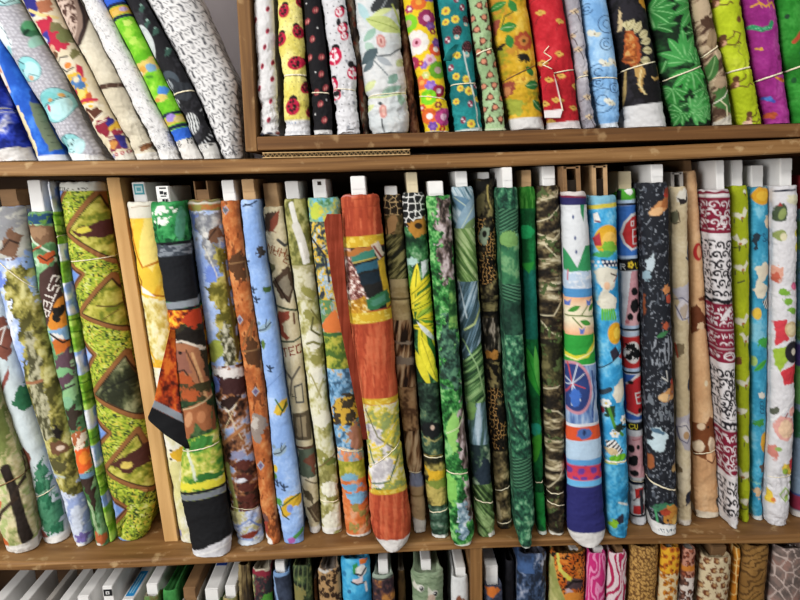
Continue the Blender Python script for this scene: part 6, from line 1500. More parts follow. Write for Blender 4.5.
def b3(p):
    p.fill('#141317')
    for x, y in ((316, 10), (308, 21), (313, 39), (310, 57), (322, 57), (322, 74), (321, 104), (325, 120), (317, 92), (309, -8), (326, 88), (308, 86)): p.ell(x, y, 2.6, 3.4, '#8f3a40', .4, .2); p.ell(x+.4, y+.4, 1.4, 1.8, '#d08880', .4); p.line([(x, y-2), (x, y+3)], .7, '#501c24')
    for x, y in ((307, 3), (318, 28), (316, 72), (316, 114), (327, 100)): p.ell(x, y, .8, .8, '#d0d0d0')
    p.band(130, 400, '#d4d4d4', .02, 322); p.line([(320, 134), (328, 133)], .9, '#3a3a3c')


def b4(p):
    p.fill('#d2d2d6')
    p.scat(7, 9, lambda q, a, b: q.ell(0, 0, .6, .6, '#34343a'), 6, .35)
    for x, y, r, t in ((340, 12, 5, .4), (343, 28, 5, .5), (345, 36, 4, .5), (335, 56, 8, .1), (353, 73, 6, .15), (333, 84, 6, .2), (337, 95, 4.6, .4), (346, -12, 6, 0)): bug(p, x, y, r, '#c01c48', t, '#e8dce0', 10)
    p.ell(351, 64, 3, 3.6, '#1c1a1e'); p.ell(337, 93, 3.4, 3, '#1c1a1e'); p.ell(339, 22, 2, 4, '#1c1a1e')
    for x, y in ((347, 61), (343, 93), (337, 101), (349, 127), (354, 103)): p.ell(x, y, 1.6, 1.6, '#8a8c94', 0, .5)
    p.line([(347, 130), (354, 129)], 1.4, '#2a2a2e')


def b4b(p): p.ramp(p.N(6, 12, 3, 4), [(.2, '#3f332e'), (.45, '#75604e'), (.65, '#9a8a74'), (.9, '#c0b4a4')]); p.thr(p.N(6, 9, 6), .68, '#8a4434', .1)


def b5(p):
    p.fill('#d4d6d6'); p.thr(p.N(20, 26, 3), .6, '#c6ccce', .3)
    p.poly([(372, -8), (402, -12), (400, 8), (384, 10), (374, 14)], '#34383a', 3); p.line([(386, 0), (376, 20)], 1.4, '#8d9396'); p.leaf(358, 0, 370, 22, 4, '#a9c8cc')
    p.leaf(366, 18, 402, 30, 8, '#bcc87c', '#8a9a4c'); p.leaf(372, 16, 392, 8, 3, '#ccd694'); p.line([(392, 4), (402, 26)], 2, '#aebc6a')
    p.leaf(364, 40, 376, 28, 4.4, '#8fb0a0'); p.leaf(365, 42, 374, 50, 4, '#a2bcae'); p.ell(381, 41, 4.6, 7, '#c48a84', -.3); p.ell(381, 41, 2.6, 4.6, '#d8b0a8', -.3); p.ell(381, 41, 1, 2.6, '#9a4c4c', -.3)
    p.line([(374, 56), (390, 55), (402, 46)], 1.5, '#3c4448'); p.leaf(362, 62, 378, 48, 6, '#4a5a60'); p.leaf(364, 70, 374, 60, 4, '#5a6a70'); p.line([(374, 60), (388, 76)], 1.2, '#6a7478'); p.leaf(380, 66, 398, 84, 5, '#8d969c') if 0 else p.leaf(376, 56, 392, 66, 3.6, '#a3aab0')
    p.leaf(388, 84, 397, 74, 4.6, '#7a9a8c'); p.leaf(396, 66, 404, 58, 4, '#b8c48c'); p.leaf(380, 96, 396, 86, 4, '#9ab4a4'); p.leaf(398, 92, 404, 108, 3.6, '#8fae9c'); p.leaf(364, 90, 376, 80, 4, '#ccd49c'); p.line([(366, 96), (384, 97), (406, 92)], 1.6, '#c0ca86'); p.leaf(362, 110, 374, 104, 3.4, '#d0d89c'); p.leaf(386, 92, 402, 86, 3, '#86a898')
    p.ell(383, 111, 4, 7, '#c98c84', -.1); p.ell(383.5, 111, 2, 4.4, '#e0b4a8', -.1); p.ell(380, 103, 2.4, 1.6, '#3a4044', .4); p.line([(382, 119), (383, 126), (384, 132)], 1.5, '#33383c'); p.leaf(398, 116, 406, 100, 2, '#b0b4b8')


def b5b(p): p.ramp(p.N(5, 14, 3, 4), [(.2, '#2e1d18'), (.5, '#6a3f30'), (.75, '#8f6a50'), (.95, '#b89a7c')])


def flower(p, x, y, r, c, m, n=8):
    for k in range(n): a = k*6.283/n; p.ell(x+r*.66*math.cos(a), y+r*.66*math.sin(a), r*.36, r*.36, c)
    p.ell(x, y, r*.62, r*.62, c); p.ell(x, y, r*.38, r*.38, m)


def b6(p):
    p.fill('#e0c020')
    for x, y, r, c, m in ((426, 18, 9, '#8f2c58', '#dcb0c8'), (409, 8, 4.4, '#a8365c', '#e6dce0'), (408, 22, 9, '#7cc428', '#b8a488'), (430, 26, 5, '#74488c', '#8f60a4'), (416, 42, 12, '#e4e0da', '#dc9cb0'), (432, 31, 3.4, '#8a1c3c', '#e2c84c'), (435, 49, 7, '#d0502c', '#e8dcd0'), (436, 42, 5, '#70458c', '#8a5aa0'), (412, 62, 7, '#a02c50', '#d88098'), (429, 60, 6, '#d8b4c4', '#c07890'), (437, 70, 9, '#5f9a24', '#b09c90'), (423, 65, 4, '#8c68c0', '#a486d0'), (420, 63, 3, '#b02c30', '#e8c84c'), (421, 82, 7, '#d86a3c', '#e8a04c'), (430, 86, 6, '#8a64c0', '#a684d4'), (438, 91, 6.5, '#8f1c3c', '#d8c0c8'), (425, 75, 4, '#c0cc78', '#e8e0b8'), (428, 97, 8, '#7ac824', '#ddd83c'), (429, 116, 8, '#d8642c', '#ece0dc'), (443, 117, 9, '#a83a78', '#dcb0c8'), (437, 105, 3.6, '#7a1c34', '#d8b83c'), (432, 126, 5, '#7048a0', '#8c68b8'), (442, 129, 4, '#c83a34', '#e2b83c'), (418, 2, 8, '#d8682c', '#e0a03c'), (428, -8, 9, '#6a4a9c', '#d8b4cc'), (422, 107, 4, '#c84a30', '#e8d0c0')): flower(p, x, y, r, c, m, 10 if r > 6 else 6)
    p.ell(416, 42, 1.6, 2, '#7a2038'); p.band(131, 400, '#dcd6cc', .0)


def b7(p):
    p.ramp(p.N(20, seed=3), [(.2, '#14686c'), (.7, '#1d8284'), (.95, '#2f9694')])
    for x, y, r in ((445, 11, 4.2), (454, 20, 4.2), (445, 22, 3.4), (456, 56, 3.6), (455, 77, 3.6), (465, 80, 3.8), (459, 89, 3.6), (468, 92, 4.4), (470, 125, 4.4), (455, 102, 3.2), (477, 100, 3), (449, -8, 4)): flower(p, x, y, r, '#d8c040', '#b0743c', 7)
    for x, y, s in ((456, 32, 1), (466, 48, 1.2), (465, 20, .8)):
        p.ell(x, y, 4.6*s, 5.6*s, '#2c1f22', .2); p.scat(2, 2, lambda q, a, b: q.ell(0, 0, .5, .5, '#8a4a50'), 3, .2, p.mell(x, y, 4*s, 5*s)); p.ell(x-.5, y+6*s, 2.4*s, 2.4*s, '#c9c0b0'); p.ell(x-.5, y+5*s, 1.4*s, 1.4*s, '#6ab0b0')
    for x, y in ((447, 40), (461, 8), (450, 68), (475, 86), (469, 105), (462, 121), (455, 0)): p.ell(x, y, 2.6, 3.6, '#7a3044', .2); p.ell(x-1, y-1, 1, 1, '#e0d0d4'); p.ell(x+1, y+1.4, 1, 1, '#e0d0d4')
    p.line([(462, 52), (466, 70), (473, 96), (478, 130)], 1.3, '#ccd2cc'); p.band(130, 400, '#c9d2ce', -.1, 468)


def b8(p):
    p.ramp(p.N(14, seed=3), [(.2, '#8aa678'), (.7, '#9fbb8c'), (.95, '#b2caa0')])
    def t(q, a, b): q.ell(0, 0, 3.4, 3.4, '#5f3a2c'); q.ell(0, -.3, 2.3, 2.3, '#c9876a'); q.ell(0, 4, 1.5, 1.3, '#4d3026'); q.ell(3.4, -2, 1, 1, '#4d3026'); q.ell(-3.4, -2, 1, 1, '#4d3026')
    p.scat(11.5, 11.5, t, 5, .12); p.band(129, 400, '#b8c4a4', 0, 0)


def b9(p):
    p.ramp(p.N(12, 14, 3), [(.15, '#8a8a24'), (.4, '#c09a20'), (.7, '#d0a62c'), (.95, '#dcba4c')]); p.thr(p.N(14, 18, 8), .66, '#b8842c', .15)
    p.line([(500, 26), (502, 16), (510, 12), (506, 4)], 1.4, '#3f5a20'); p.leaf(498, 28, 514, 26, 5, '#2f7a30', '#9ab88a'); p.leaf(504, 2, 488, 8, 4, '#2f7a30', '#7aa86a'); p.leaf(506, 0, 514, 12, 4, '#33803a'); p.leaf(505, 34, 509, 48, 4, '#2f7a34'); p.ell(494, 26, 4, 10, '#8a4434', .2, .6)
    for k in range(9): a = k*.7; p.ell(521+5.5*math.cos(a), 41+5.5*math.sin(a), 4.4, 3.6, '#a5482c', a, .3)
    p.ell(521, 41, 5, 5, '#c07a3c', 0, .4); p.ell(521, 41, 2, 2, '#54401c')
    for a in (2.7, 3.3, 3.9, 2.1, 1.5, 1.0): p.leaf(524, 54, 524-9*math.cos(a-3.14)-2, 54+9*abs(math.sin(a))+1, 1.7, '#1c1a14')
    for a in (0, .8, 1.7, 2.5): p.leaf(496, 46, 496+8*math.cos(a), 46+8*math.sin(a)-3, 1.6, '#1c1a14')
    p.leaf(534, 78, 523, 90, 1, '#2f7030'); p.leaf(522, 86, 537, 84, 5, '#256b34', '#8aae7a'); p.leaf(524, 66, 530, 76, 3.4, '#2a6a30'); p.ell(506, 88, 6, 9, '#8a4030', .2, .8, 5); p.ell(506, 90, 3, 5, '#b87a4c', .2, .7); p.leaf(530, 100, 542, 112, 4, '#256b34', '#8aae7a'); p.leaf(536, 94, 541, 102, 2, '#1c1a14'); p.ell(512, 106, 9, 8, '#9aa23c', 0, .8)
    p.band(117.5, 400, '#d2d0ce', -.04, 524)


def monkey(p, x, y, c, dk, s=1):
    p.ell(x, y, 3.2*s, 2.7*s, c, .2, .4); p.ell(x+3.4*s, y+.4*s, 1.3*s, 1.3*s, c); p.ell(x-3.2*s, y-.6*s, 1.2*s, 1.2*s, c); p.line([(x-1*s, y-.3*s), (x+.6*s, y-.5*s)], .8, dk)


def b10(p):
    p.ramp(p.N(16, 20, 3), [(.2, '#a81c26'), (.6, '#bf2430'), (.95, '#cf3a42')])
    for x, y in ((538, 12), (557, 21), (556, 54), (549, 80), (558, 76), (571, 108), (556, 100), (541, 62), (574, 86), (545, 104), (533, -6), (552, -14), (548, 121)): monkey(p, x, y, '#d0a850', '#6a3a20'); p.line([(x, y+3), (x-3, y+6), (x-4, y+10)], .8, '#7a1c20')
    p.band(121.5, 400, '#d8d0d0', -.06, 560, 1)


def b10flap(p): b10(p); p.band(110, 400, '#dcd6d6', -.1, 552); p.line([(555, 75), (558, 90), (563, 112)], 1.2, '#e0d8d8')


def b11(p):
    p.ramp(p.N(16, 20, 3), [(.2, '#98959e'), (.7, '#aba8b0'), (.95, '#bbb8be')])
    for x, y in ((573, 12), (570, 36), (586, 74), (586, 98), (588, 118), (577, 50), (575, -12)): monkey(p, x, y, '#c9b496', '#5a4234'); p.line([(x, y), (x+4, y+5), (x+6, y+10)], .9, '#4a3c3c'); p.line([(x, y), (x+6, y-4)], .9, '#4a3c3c'); p.line([(x-2, y+1), (x-6, y+4)], .9, '#4a3c3c')


def b12(p):
    p.ramp(p.N(18, 22, 3), [(.2, '#6f9fd0'), (.6, '#86b4e0'), (.95, '#a6ccec')])
    for x, y in ((591, 33), (601, 63), (606, 102), (610, 62), (596, -8)): p.ell(x, y, 4, 3, '#d8d8cc', .3, .6, x); p.ell(x+4, y+1.6, 2.8, 2.4, '#d0d0bc', 0, .5); p.ell(x-3, y-2, 2, 2, '#dcdccc'); p.ell(x+1, y+.6, .9, .9, '#8a7a5a')
    for x, y, r in ((585, 8, 5), (604, 24, 9), (603, 44, 6), (596, 72, 8), (596, 82, 4.4), (600, 100, 12), (612, 88, 5)):
        p.line([(x+r*math.cos(t), y+r*math.sin(t)) for t in np.linspace(.4, 5.2, 14)], .9, '#2c486c'); p.line([(x+r*.45*math.cos(t), y+r*.45*math.sin(t)) for t in np.linspace(1, 6, 9)], .8, '#2c486c')
    p.band(123, 400, '#cdd6de', -.08, 606)


def b13(p):
    p.fill('#131215'); p.thr(p.N(14, 24, 3), .7, '#25232a', .2)
    p.poly([(615, 6), (618, 12), (619, 30), (616, 30)], '#c9b48a', 1); p.poly([(622, 28), (630, 32), (636, 46), (635, 60), (628, 66), (620, 58), (620, 44)], '#a8542a', 1.5); p.rampin(p.mpoly([(622, 30), (628, 34), (632, 46), (632, 60), (626, 64), (621, 56)], 1), p.N(5, seed=5), [(.3, '#7a3c1c'), (.6, '#b8662c'), (.9, '#c99a5c')])
    for a, b in (((622, 30), (629, 19)), ((629, 33), (637, 21)), ((634, 37), (645, 30)), ((636, 43), (648, 38)), ((637, 50), (649, 50)), ((635, 60), (647, 60)), ((622, 27), (622, 20))):
        p.leaf(a[0], a[1], b[0], b[1], 4, '#c8bf94', '#8a8054')
    p.poly([(629, 64), (636, 62), (641, 72), (637, 80), (638, 92), (634, 88), (632, 76)], '#b89458', 2); p.line([(636, 70), (634, 84), (640, 94)], 1.6, '#d8c690'); p.line([(656, 66), (657, 76), (650, 79)], 2.6, '#b08c4c'); p.line([(650, 79), (647, 77)], 1.6, '#d0b070'); p.line([(622, 70), (623, 90), (620, 120)], 2, '#a8905c'); p.poly([(633, -4), (644, 0), (645, 10), (638, 6)], '#b8862c', 2); p.line([(620, 58), (628, 60)], 1.4, '#5c3018')
    p.band(103, 400, '#cfcfd0', -.1, 645); 


def b13foot(p): p.fill('#2a2826')


def b14(p):
    p.ramp(p.N(9, 12, 3, 3), [(.3, '#0c1a10'), (.7, '#17341c'), (.95, '#265a2c')])
    def hemp(x, y, r, rot, c, v):
        for k, q in enumerate((-1.5, -1.0, -.5, 0, .5, 1.0, 1.5)):
            a = rot+q; R = r*(1-.22*abs(q)); p.leaf(x, y, x+R*math.cos(a), y+R*math.sin(a), R*.13+.8, c, v)
    for x, y, r, t, c in ((652, 24, 26, -1.0, '#23682c'), (698, 10, 28, 2.6, '#1f5f28'), (662, 112, 24, -.4, '#1f5c28'), (706, 100, 22, 3.6, '#205f2a'), (648, 8, 26, .3, '#2f7c38'), (694, 2, 34, 2.2, '#3a8a42'), (696, 30, 24, 1.9, '#1d5524'), (680, 62, 34, -1.7, '#3f9348'), (660, 72, 20, 3.4, '#2c7434'), (692, 66, 24, -.6, '#2f7f3a'), (684, 70, 30, 1.3, '#389040'), (668, 88, 22, 1.9, '#2f7f36'), (700, 88, 24, 1.2, '#2a7332'), (690, 104, 26, .6, '#34883c'), (686, 112, 24, -.3, '#4a9a50'), (676, 112, 18, 2.5, '#2c7a34'), (700, 118, 14, -1.3, '#3f8f46')): hemp(x, y, r, t, c, '#7fbf7c')


def b15(p):
    p.ramp(p.N(3, 12, 3, 3, .9), [(.2, '#4a3428'), (.5, '#86705a'), (.8, '#b8a488')]); p.ell(700, 8, 8, 12, '#b4a084', .2, .3); p.ell(706, 22, 8, 6, '#4a3426', .2, .5); p.ell(712, 38, 9, 10, '#8d785c', .2, .5)
    for x, y in ((719, 43), (721, 86)): p.ell(x, y, 4, 5, '#5c3a30', .2, .4); p.ell(x, y+1, 2.4, 3, '#b89a84')
    p.leaf(706, 82, 712, 54, 6, '#3c6a34', '#86a870'); p.ell(720, 82, 8, 7, '#a08a70', 0, .5); p.poly([(712, 92), (722, 84), (730, 96), (730, 112), (716, 108)], '#3f6a34', 2); p.line([(718, 100), (724, 106), (724, 118)], 1.4, '#c9c4a0'); p.line([(710, 104), (722, 96), (728, 88)], 1, '#ddd8c8'); p.band(117, 400, '#c8c2b4', -.5, 722)


def b16(p):
    p.ramp(p.N(18, 24, 3), [(.2, '#a3b41a'), (.6, '#b5c624'), (.95, '#c4d23c')])
    def monk(x, y, s=1):
        p.line([(x, y), (x+8*s, y-5*s), (x+9*s, y-9*s)], 1.3, '#5c3820'); p.line([(x, y+2), (x+10*s, y+4*s), (x+13*s, y), (x+16*s, y+2*s)], 1.3, '#5c3820'); p.ell(x, y, 2.6, 5, '#6a4428', .1); p.ell(x, y-5, 2.6, 2.8, '#5c3a24'); p.ell(x+1, y+1, 1.8, 2.4, '#c99a7c'); p.line([(x, y), (x-3, y+8)], 1.2, '#5c3820')
    monk(720, 42); monk(732, 84); monk(744, 120, .8); monk(713, 2, .9); p.ell(734, 20, 2.6, 3.6, '#6a4424', .2); p.ell(738, 3, 2.6, 3.6, '#6a4424', .4); p.line([(729, 48), (735, 46), (733, 52), (737, 56)], 1, '#8a8a30'); p.line([(728, 32), (735, 34), (733, 44)], 1.4, '#6a5020'); p.ell(746, 62, 1.4, 1.4, '#7a7a30'); p.ell(743, 124, 4, 2.4, '#d8b4a0')


def b17(p):
    p.ramp(p.N(18, 22, 3), [(.2, '#84206f'), (.6, '#962a80'), (.95, '#a84492')])
    p.line([(747, 6), (754, 3), (760, 7), (768, 2), (770, 8)], 1.8, '#d09a30'); p.line([(752, 0), (756, 8)], 1, '#d09a30'); p.line([(762, 0), (764, 8)], 1, '#d09a30'); p.line([(748, 26), (756, 30), (764, 28), (766, 23)], 4.4, '#2c8a5c'); p.scat(2.4, 2.4, lambda q, a, b: q.ell(0, 0, .6, .6, '#7fc8a0'), 3, .2, np.clip(2-p.dline([(748, 26), (756, 30), (764, 28)]), 0, 1)); p.line([(752, 48), (757, 50)], 1.6, '#d09a40'); p.ell(756, 49, 1.4, 1.8, '#d0a040'); p.line([(770, 78), (778, 82), (784, 79)], 2.4, '#c88a2c'); p.ell(776, 80, 3, 2, '#a84a2c', .3, .5); p.line([(760, 98), (768, 102)], 3, '#3a4aa0'); p.ell(764, 99, 3, 2, '#4c7ac8', 0, .6); p.ell(766, 116, 6, 3.6, '#a84a2c', -.2, .8); p.ell(774, 58, 2.4, 3, '#6a1c54', 0, .7)


def b18(p):
    p.ramp(p.N(18, 24, 3), [(.2, '#1a6a1c'), (.7, '#278228'), (.95, '#3c963a')]); p.line([(789, 42), (793, 38), (796, 33)], 4, '#b04a30'); p.ell(783, 16, 2, 2.4, '#20402a'); p.ell(798, 54, 3, 4, '#2a5a7a', 0, .6); p.ell(790, 80, 2, 3, '#1c5028')


def b19(p): p.ramp(p.N(14, seed=3), [(.2, '#6f94ac'), (.8, '#9abace')])


obstacle(GB, zz_, [pt(L0, U0, q) for q in zz_], [pt(L1, U1, q)+.001 for q in zz_], 0)
B = lambda label, E, paint, **k: bolt(label, GB, E, paint, z_box, ztop=1.15, Yf=k.pop('Yf', .007), **k)
B('white roll with tiny red ladybirds, first in the wooden box', [(0, 251, 273), (60, 255, 276), (110, 259, 278), (137, 261, 280)], b1, wr=1.8)
B('yellow roll with big red ladybirds', [(0, 278, 301), (48, 279, 305), (75, 284, 306), (100, 284, 309), (134, 285, 310)], b2, strings=[(74, 74, .0014)], wr=1.4)
B('black roll with small red ladybirds', [(0, 304, 320), (50, 307, 326), (97, 312, 331), (136, 314, 333)], b3, strings=[(92, 93)])
B('white roll with large pink red ladybirds and black dots', [(0, 322, 345), (30, 326, 350), (55, 329, 356), (95, 334, 356), (136, 338, 360)], b4, strings=[(88, 90, .0007)], wr=1.7)
B('dull brown patterned roll, mostly hidden behind the white leafy floral roll', [(0, 347, 354), (60, 356, 363), (130, 362, 370)], b4b, Yf=.05)
B('fat white roll with grey green leaves and pink flower buds', [(0, 355, 399), (42, 359, 401), (92, 366, 407), (120, 369, 409), (137, 372, 407)], b5, wr=1.8, strings=[(95, 92, .0008)])
B('dark reddish brown roll squeezed behind the yellow flower roll', [(0, 400, 404), (60, 403, 411), (132, 410, 420)], b5b, Yf=.05)
B('bright yellow roll covered with colourful daisies', [(0, 403, 433), (47, 411, 439), (80, 417, 444), (134, 425, 451)], b6, strings=[(95, 99, .0009)], wr=1.3)
B('teal roll with hedgehogs, mushrooms and small yellow flowers', [(0, 438, 466), (80, 448, 476), (132, 455, 483)], b7, strings=[(85, 84)],
  flaps=[([(44, 456, 461), (51, 447, 459), (61, 443, 450)], -.008, .002, None)])
B('sage green roll with rows of little brown turtles', [(0, 469, 487), (42, 474, 492), (93, 482, 501), (131, 485, 506)], b8, strings=[(54, 48, .0012)])
B('golden floral roll with green leaves and rust red blossoms', [(0, 489, 526), (38, 495, 532), (93, 504, 539), (131, 511, 544)], b9, strings=[(80, 64, .0007, M_BROWN)], wr=1.4)
B('red roll with small tan monkeys and a hanging loose corner', [(0, 529, 562), (50, 536, 571), (98, 542, 577), (130, 546, 581)], b10, strings=[(75, 69)],
  flaps=[([(70, 541, 553), (90, 542, 559), (110, 544, 563), (119, 545, 560)], -.005, -.004, b10flap)],
  knot=[[(549, 46), (544, 52), (552, 58), (543, 64), (552, 69)], [(552, 74), (556, 84), (560, 98), (563, 111)]])
B('grey lilac roll with thin limbed tan monkeys', [(0, 566, 579), (50, 573, 586), (98, 579, 591), (129, 583, 597)], b11, strings=[(78, 76)], wr=1.5)
B('light blue roll with white animals and dark curling lines', [(0, 581, 606), (50, 588, 614), (93, 593, 619), (129, 600, 619)], b12, strings=[(77, 78)])
B('black roll with an orange plated dinosaur and a wide white foot', [(0, 608, 644), (50, 617, 654), (93, 622, 661), (126, 624, 666)], b13, strings=[(69, 60, .0012)], cap='#cccccc')
B('dark roll of overlapping green hemp leaves', [(0, 647, 689), (47, 656, 697), (93, 664, 710), (126, 671, 710)], b14, strings=[(79, 65, .0012)], wr=1.4)
B('furry brown animal print roll with green leaves near its foot', [(0, 692, 709), (55, 700, 721), (93, 713, 729), (124, 714, 732)], b15, strings=[(55, 44, .0012)])
B('lime yellow roll with brown swinging monkeys', [(0, 711, 740), (42, 718, 746), (95, 732, 756), (125, 737, 761)], b16, strings=[(72, 67, .0015)], wr=1.3)
B('magenta roll with scattered bright lizards', [(0, 742, 775), (62, 752, 781), (95, 758, 785), (124, 764, 789)], b17, strings=[(80, 72, .0015)], wr=1.3)
B('bright green roll with a small red lizard, beside the magenta roll', [(0, 777, 802), (95, 788, 814), (123, 792, 820)], b18, strings=[(70, 62, .0015)])
B('pale blue roll at the right edge of the wooden box', [(0, 803, 832), (123, 821, 852)], b19)
settle(GB)
# ------------------------------------------------------------------ bottom tier, seen from above
GL_ = 'fabric bolts on the bottom tier'


def ext(y, xl, xr, dx=0):
    return [(y, xl, xr), (y+80, xl+dx+80*(500-xl)/2750, xr+dx+80*(500-xr)/2750)]


def plain(c1, c2, seed=3, s=9): return lambda p: p.ramp(p.N(s, s*1.5, seed, 3), [(.25, c1), (.75, c2)])


def N_(label, y, xl, xr, paint, core=None, Yf=.012, **k): bolt(label, GL_, ext(y, xl, xr), paint, None, core=core, Yf=Yf, **k)


def black_mark(o, sh, x0, x1, Y, z1):
    w = x1-x0
    for (a, b, c, d, col, l) in ((.12, .92, .28, .78, '#1d1d1f', 0), (.34, .68, .42, .64, '#d4d4d4', .0005), (.44, .58, .48, .58, '#1d1d1f', .001)):
        V = box_v(x0+w*a, x0+w*b, Y-.0018-l, Y-.0013-l, z1-.026+.026*c, z1-.026+.026*d)
        raw_mesh('square_label', sh(V), BOXF, FAB, o, col=np.tile(lin(col), (8, 1)), smooth=False)


def blue_mark(o, sh, x0, x1, Y, z1):
    w = x1-x0; m = Y+.085
    for (a, b, c, d, col, l) in ((.16, .84, .010, .085, '#1f86c4', 0), (.34, .46, .018, .076, '#8cc4e2', .0004), (.54, .66, .018, .076, '#7ab8da', .0004)):
        V = box_v(x0+w*a, x0+w*b, Y+c, Y+d, z1+.0003+l, z1+.0006+l)
        raw_mesh('blue_label', sh(V), BOXF, FAB, o, col=np.tile(lin(col), (8, 1)), smooth=False)


def blue_top(o, sh, x0, x1, Y, z1):
    w = x1-x0; V = box_v(x0+w*.1, x0+w*.9, Y+.07, Y+.10, z1+.0003, z1+.0006)
    raw_mesh('blue_label', sh(V), BOXF, FAB, o, col=np.tile(lin('#2c4a9c'), (8, 1)), smooth=False)


N_('white ended bolt at the far left of the bottom tier', 650, -16, 6, plain('#4a3c30', '#6b5644'), (-9, 4, 606, M_WHITE))
N_('white ended bolt, second from the left on the bottom tier', 650, 12, 32, plain('#5c5148', '#7d7064'), (13, 23, 607, M_WHITE))
N_('thin grey ended bolt, third from the left on the bottom tier', 652, 38, 52, plain('#4d443c', '#6a5c50'), (41, 47, 608, M_GREY))
N_('white ended bolt, fourth from the left on the bottom tier', 650, 55, 74, plain('#6a5a4c', '#84705c'), (50, 60, 608, M_WHITE))
N_('white ended bolt with a blunt folded end, just left of the black marked one', 648, 78, 100, plain('#7a5a34', '#9a7646'), (77, 89, 596, M_WHITE))
N_('white ended bolt with a small black square mark on its end', 640, 104, 120, plain('#5b5348', '#7c7468'), (106, 116.5, 586, M_WHITE, 'solid', black_mark))
N_('white ended bolt with a blue label along its top', 650, 124, 142, plain('#6b6a68', '#8a8886'), (118, 130, 600, M_WHITE, 'solid', blue_mark))
N_('white ended bolt with brown and green cloth, left of the plain green roll', 598, 144, 160, plain('#6d5a34', '#5a7a44', 4, 6), (143, 156, 584, M_WHITE))
N_('plain green roll without a board, on the bottom tier', 592, 163, 178, plain('#2c6a34', '#3f8a44'), cap='#3c7a40')
N_('bolt with a brown topped white board end, right of the plain green roll', 604, 181, 199, plain('#8a8478', '#b0aca4'), (181, 194, 588, M_BROWN))
N_('white ended bolt with a dark blue strip, left of its plain white twin', 606, 203, 221, plain('#3f6a34', '#6a8a4a'), (202, 216, 589, M_WHITE, 'solid', blue_top))
N_('white ended bolt right of the one with a dark blue strip', 600, 223, 238, plain('#5d6a3a', '#9a8a5c'), (219, 233, 586, M_WHITE))


def n13(p): p.ramp(p.N(3, 30, 3, 3), [(.2, '#2a2218'), (.5, '#5c4c30'), (.8, '#8a7a54')])


def n14(p):
    p.ramp(p.N(6, 7, 3, 4), [(.2, '#23282a'), (.42, '#5c2c34'), (.6, '#4c6a4c'), (.78, '#a8935c'), (.92, '#c8c0b0')]); p.band(570, 577, '#7d2434', .1, 262, 3); p.band(500, 572, '#b4ab98', .1, 262, 2); p.ell(270, 600, 6, 5, '#4a8a34', 0, .6)


def n15(p): p.ramp(p.N(8, 12, 3, 3), [(.2, '#252c3c'), (.8, '#3a4458')]); p.line([(273, 576), (276, 590), (279, 602)], 2, '#7f9ac0'); p.band(500, 577, '#6f8fb8', -.1, 282)


def n16(p):
    p.ramp(p.N(5, 7, 3, 4), [(.2, '#161c14'), (.5, '#2f3f28'), (.75, '#55653c'), (.95, '#8a8a54')]); p.ell(298, 594, 8, 8, '#7a7444', 0, .7)
    for a in range(5): p.line([(288+a*5, 590), (292+a*4, 566)], 1, '#5f6a44')


def rosette(p, sz, bg, ring, mid, seed=4, t=(.25, .4)):
    f1, f2, i = p.vor(sz, sz*1.05, seed); p.fill(bg) if isinstance(bg, str) else bg(p)
    g = (p.N(sz*.4, seed=seed+3, o=2) > .34); p.put(np.clip((.52-f1)/.1, 0, 1)*g, ring); p.put(np.clip((.26-f1)/.1, 0, 1), mid)


def n17(p): rosette(p, 6.5, '#a8865c', '#2a1c14', '#3c281a', 4); p.band(500, 572, '#5a5148', -.3, 330) if 0 else p.line([(318, 571), (326, 573), (334, 566)], 2, '#c0bdb8')


def n18(p):
    p.ramp(p.N(12, 16, 3), [(.2, '#2a86b8'), (.7, '#3ea0cf'), (.95, '#5fb8dc')])
    p.poly([(353, 564), (358, 562), (360, 574), (354, 574)], '#2f8a4c', 1); p.ell(362, 572, 5, 6, '#dcdcd8', .2, .5); p.line([(356, 574), (362, 576), (366, 570)], 2, '#2a2a34'); p.poly([(353, 580), (364, 576), (364, 584), (354, 584)], '#d8c8c8', 1); p.line([(352, 582), (358, 585), (366, 583)], 1.6, '#22303c'); p.poly([(360, 560), (369, 560), (366, 564), (361, 564)], '#c86a2c', 1); p.line([(366, 584), (367, 592)], 2, '#cfcfcf'); p.ell(350, 592, 2, 2, '#2a6a94'); p.ell(345, 575, 2, 3, '#2a78a4')


def n19(p): p.ramp(p.N(6, 8, 3, 3), [(.2, '#1f1a1e'), (.5, '#3c2c34'), (.75, '#6a4434'), (.95, '#a8743c')]); p.band(500, 580, '#8d9a8c', -.1, 384); p.band(578.5, 580, '#2c2c2c', -.1, 384)


def n20(p):
    p.ramp(p.N(16, 5, 3), [(.2, '#6d8064'), (.7, '#87997c'), (.95, '#9fae92')])
    for y in (578, 584, 591, 598): p.band(y, y+1, '#64785c', .04, 428, 3)
    for x, y, d in ((419, 588, 3), (433, 594, 2)): p.poly([(x-6, y-6), (x+1, y+1), (x-2, y+4), (x-6, y+2)], '#c8c8ba', 1); p.ell(x+1, y+1, 3.6, 3.6, '#d8d8d0'); p.ell(x+2, y+1.4, 2.2, 2.4, '#161616'); p.ell(x+1.4, y+.6, .7, .7, '#e8e8e8')
    p.ell(431, 600, 4, 5, '#b8a494')


def n24(p): p.ramp(p.N(6, 12, 3, 4, .4), [(.2, '#1d2636'), (.42, '#3c5070'), (.6, '#77839c'), (.8, '#aeb2c0')]); p.rampin((p.x < 532)*(p.y < 574)*1.0, p.N(8, 12, 7), [(.2, '#23324c'), (.8, '#3f5c8a')]); p.thr(p.N(4, 12, 9)*(p.x > 538), .55, '#3a3430', .1)


